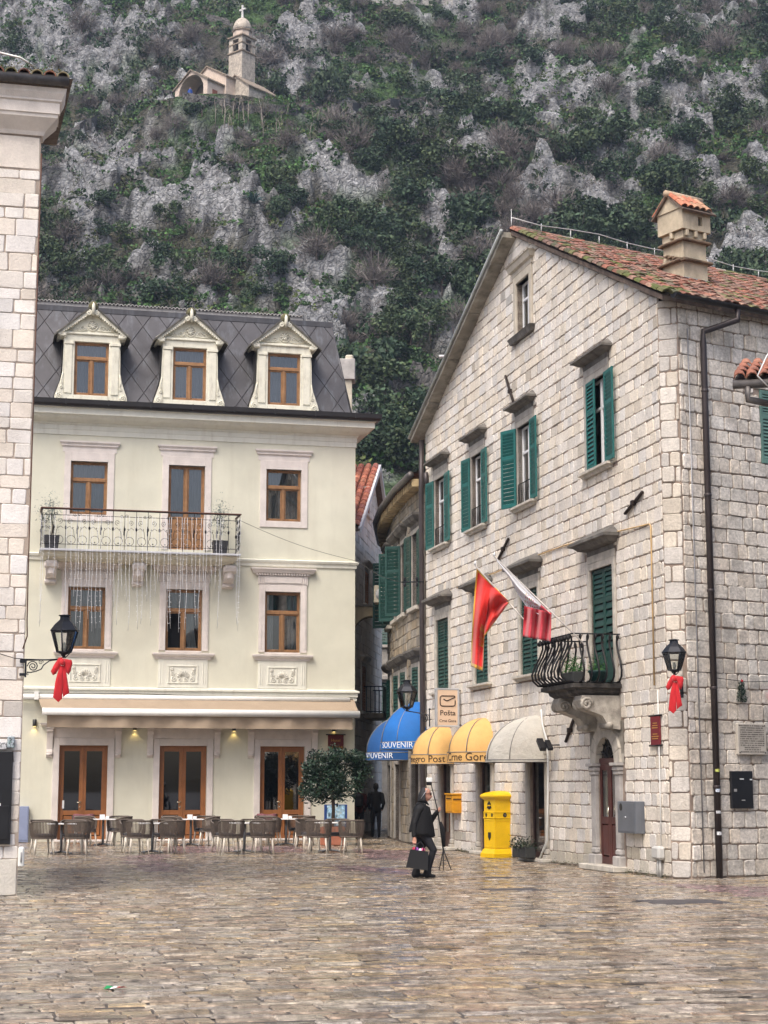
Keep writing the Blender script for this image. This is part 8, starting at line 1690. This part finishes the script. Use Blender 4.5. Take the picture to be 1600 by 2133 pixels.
# ---- church
CF = Matrix.Translation((CHP[0], CHP[1], CHP[2]-.3)) @ Matrix.Rotation(math.radians(50), 4, 'Z'); CI = CF.inverted()
ch_ = thing('hillside_church', 'small stone church with arched porch and domed bell tower on the hillside', 'church', CF)
cst = mat('church_stone', (.50, .445, .375), .9, var=.25, vs=2.5, bump=1, bs=9, patch=.35, pcol=(.17, .155, .14), ps=1.2, fine=.25); cpl = mat('church_plaster', (.60, .50, .42), .9, var=.12, vs=2, streak=.3, scol=(.35, .28, .22), sscale=(2, 2, .5)); crf = mat('church_roof', (.27, .22, .17), .9, var=.4, vs=4, bump=1, bs=12)
tw_p = CI @ Vector(at_dist(503, 205, CHP[1]+5.5)); po_p = CI @ Vector(at_dist(398, 196, CHP[1]-1.5)); cl_p = CI @ Vector(at_dist(490, 214, CHP[1]-.5))
def gable_house(x0, x1, y0, y1, zb_, ze, za, nm_, m_, over=.25, hole=None):
    """ridge along x; gable faces -x"""
    m = MB(); ym = (y0+y1)/2; m.add([(x0, y0, zb_), (x1, y0, zb_), (x1, y1, zb_), (x0, y1, zb_), (x0, y0, ze), (x1, y0, ze), (x1, y1, ze), (x0, y1, ze), (x1, ym, za)], [(0, 1, 5, 4), (1, 2, 6, 8, 5), (2, 3, 7, 6)])
    if hole is None: m.add([(x0, y0, zb_), (x0, y1, zb_), (x0, y1, ze), (x0, ym, za), (x0, y0, ze)], [(0, 4, 3, 2, 1)])
    else:
        R, zs_ = hole; N = 12; arc = [(ym-math.cos(math.pi*k/N)*R, zs_+math.sin(math.pi*k/N)*R) for k in range(N+1)]
        def rz(y): return ze+(za-ze)*(1-abs(y-ym)/((y1-y0)/2))
        ys = [y0]+[a[0] for a in arc]+[y1]
        m.add([(x0, y0, zb_), (x0, arc[0][0], zb_), (x0, arc[0][0], rz(arc[0][0])), (x0, y0, ze)], [(3, 2, 1, 0)]); m.add([(x0, arc[-1][0], zb_), (x0, y1, zb_), (x0, y1, ze), (x0, arc[-1][0], rz(arc[-1][0]))], [(3, 2, 1, 0)])
        for k in range(N): a, b = arc[k], arc[k+1]; m.add([(x0, a[0], a[1]), (x0, b[0], b[1]), (x0, b[0], rz(b[0])), (x0, a[0], rz(a[0]))], [(3, 2, 1, 0)]); m.add([(x0, a[0], a[1]), (x0, b[0], b[1]), (x1-.2, b[0], b[1]), (x1-.2, a[0], a[1])], [(0, 1, 2, 3)])
        m.add([(x0, arc[0][0], zb_), (x0, arc[0][0], zs_), (x1-.2, arc[0][0], zs_), (x1-.2, arc[0][0], zb_)], [(0, 1, 2, 3)]); m.add([(x0, arc[-1][0], zb_), (x0, arc[-1][0], zs_), (x1-.2, arc[-1][0], zs_), (x1-.2, arc[-1][0], zb_)], [(3, 2, 1, 0)]); m.add([(x1-.2, y0, zb_), (x1-.2, y1, zb_), (x1-.2, y1, ze), (x1-.2, y0, ze)], [(3, 2, 1, 0)])
    m.build(nm_, m_, ch_); r = MB()
    for s, ye in ((1, y0-over), (-1, y1+over)):
        zl = ze-over*(za-ze)/((y1-y0)/2); v = [(x0-.2, ye, zl), (x1+.1, ye, zl), (x1+.1, ym, za), (x0-.2, ym, za)]; r.add(v+[(a, b, c+.14) for a, b, c in v], [(4, 5, 6, 7), (0, 3, 2, 1), (0, 1, 5, 4), (1, 2, 6, 5), (3, 7, 6, 2), (0, 4, 7, 3)])
    r.build(nm_.replace('wall', '')+'roof', crf, ch_)
gable_house(po_p.x, po_p.x+2.6, po_p.y-2.7, po_p.y+2.7, -2, 1.9, 3.6, 'porch_wall', cpl, hole=(2.05, 1.0))
gable_house(po_p.x+2.6, po_p.x+7.5, po_p.y-3.1, po_p.y+3.1, -2, 3.0, 4.9, 'nave_wall', cpl)
gable_house(cl_p.x, cl_p.x+4.6, cl_p.y-2.2, cl_p.y+2.2, -3, 1.7, 3.4, 'chapel_wall', cst)
dk_ = MB(); dk_.box(cl_p.x-.03, cl_p.x+.02, cl_p.y-.3, cl_p.y+.2, .3, .9); dk_.build('chapel_window', dark, ch_); dk_ = MB(); dk_.box(po_p.x+.8, po_p.x+1.6, po_p.y-2.73, po_p.y-2.68, -.5, .9); dk_.build('side_doorway', mat('rust_door', (.25, .09, .06), .8), ch_)
TH = 3.5
m = MB(); hw = 1.12; TX, TY = tw_p.x, tw_p.y; sh_top = 6.9
m.box(TX-hw, TX+hw, TY-hw, TY+hw, -2, 5.0+TH); m.build('tower_shaft', cst, ch_)
m = MB()
for s, t_ in ((-1, -1), (1, -1), (1, 1), (-1, 1)): m.box(TX+s*hw-(.62 if s > 0 else 0), TX+s*hw+(.62 if s < 0 else 0), TY+t_*hw-(.62 if t_ > 0 else 0), TY+t_*hw+(.62 if t_ < 0 else 0), 5.2+TH, 6.9+TH)
m.box(TX-hw, TX+hw, TY-hw, TY+hw, 6.75+TH, 7.0+TH); m.build('belfry', cst, ch_); m = MB(); m.box(TX-.9, TX+.9, TY-.9, TY+.9, 5.1+TH, 5.6+TH); m.box(TX-.5, TX+.5, TY-.5, TY+.5, 5.6+TH, 6.9+TH); m.build('belfry_shade_block', dark, ch_)  # near-black block added to stand in for shade inside the open belfry
for z, e in ((5.0+TH, .14), (6.05+TH, .06), (7.0+TH, .16)):
    m = MB()
    for s in (-1, 1): m.bbox(TX-hw-e, TX+hw+e, TY+s*hw-e, TY+s*hw+e, z, z+.2, .03); m.bbox(TX+s*hw-e, TX+s*hw+e, TY-hw+e, TY+hw-e, z+.003, z+.197, .03)
    if abs(z-6.05-TH) > .1: m.box(TX-hw, TX+hw, TY-hw, TY+hw, z+.01, z+.19)
    m.build('string_course', crf, ch_)
m = MB(); m.lathe([(1.12, 7.2), (1.12, 7.95)], (TX, TY, TH), 8, smooth=False); m.build('drum', cpl, ch_); m = MB(); m.lathe([(1.24, 7.95), (1.26, 8.05), (1.20, 8.12)], (TX, TY, TH), 8, smooth=False); m.build('drum_cornice', crf, ch_)
m = MB(); m.lathe([(1.16*math.cos(q*.196), 8.1+1.75*math.sin(q*.196)) for q in range(8)]+[(.02, 9.88)], (TX, TY, TH), 16); m.build('dome', cst, ch_)
m = MB(); m.box(TX-.09, TX+.09, TY-.09, TY+.09, 9.8+TH, 11.5+TH); m.box(TX-.09, TX+.09, TY-.5, TY+.5, 10.85+TH, 11.03+TH); m.lathe([(.05, 9.8), (.16, 9.9), (.16, 10.0), (.05, 10.1)], (TX, TY, TH), 8); m.build('cross', mat('white_cross', (.68, .67, .65), .6), ch_)
pp_ = Vector(at_dist(396, 196, CHP[1]-2.2)); tB = thing('person', 'person in blue jacket standing in the church porch', 'person', Matrix.Translation((pp_.x, pp_.y, pp_.z-.9)))
figure(tB, [((0, 0, .9), (0, 0, 1.35), .17, .18, (.02, .07, .32)), ((-.15, 0, 1.35), (.15, 0, 1.35), .08, .08, (.02, .07, .32)), ((0, 0, 1.4), (0, 0, 1.6), .06, .10, (.3, .18, .13)), ((.09, 0, .9), (.1, 0, .05), .09, .06, DRK), ((-.09, 0, .9), (-.1, 0, .05), .09, .06, DRK), ((.2, 0, 1.33), (.26, 0, .9), .07, .05, (.02, .07, .32)), ((-.2, 0, 1.33), (-.26, 0, .9), .07, .05, (.02, .07, .32))], .03)

# ---------------------------------------------------------------- thin damp air over the square and the hill
hb = MB(); hb.box(-130, 130, -30, 320, -1.2, 215); hzm = bpy.data.materials.new('damp_air'); hzm.use_nodes = True; hn = hzm.node_tree.nodes; hn.remove(hn['Principled BSDF'])
pv = hn.new('ShaderNodeVolumePrincipled'); pv.inputs['Color'].default_value = (.62, .76, .98, 1); pv.inputs['Density'].default_value = .00030; pv.inputs['Anisotropy'].default_value = .2
hzm.node_tree.links.new(pv.outputs[0], hn['Material Output'].inputs['Volume']); hz_o = hb.build('haze', hzm); hz_o['kind'] = 'stuff'; hz_o['label'] = 'thin bluish damp air between the square and the hillside'; hz_o['category'] = 'haze'
finish_texts()
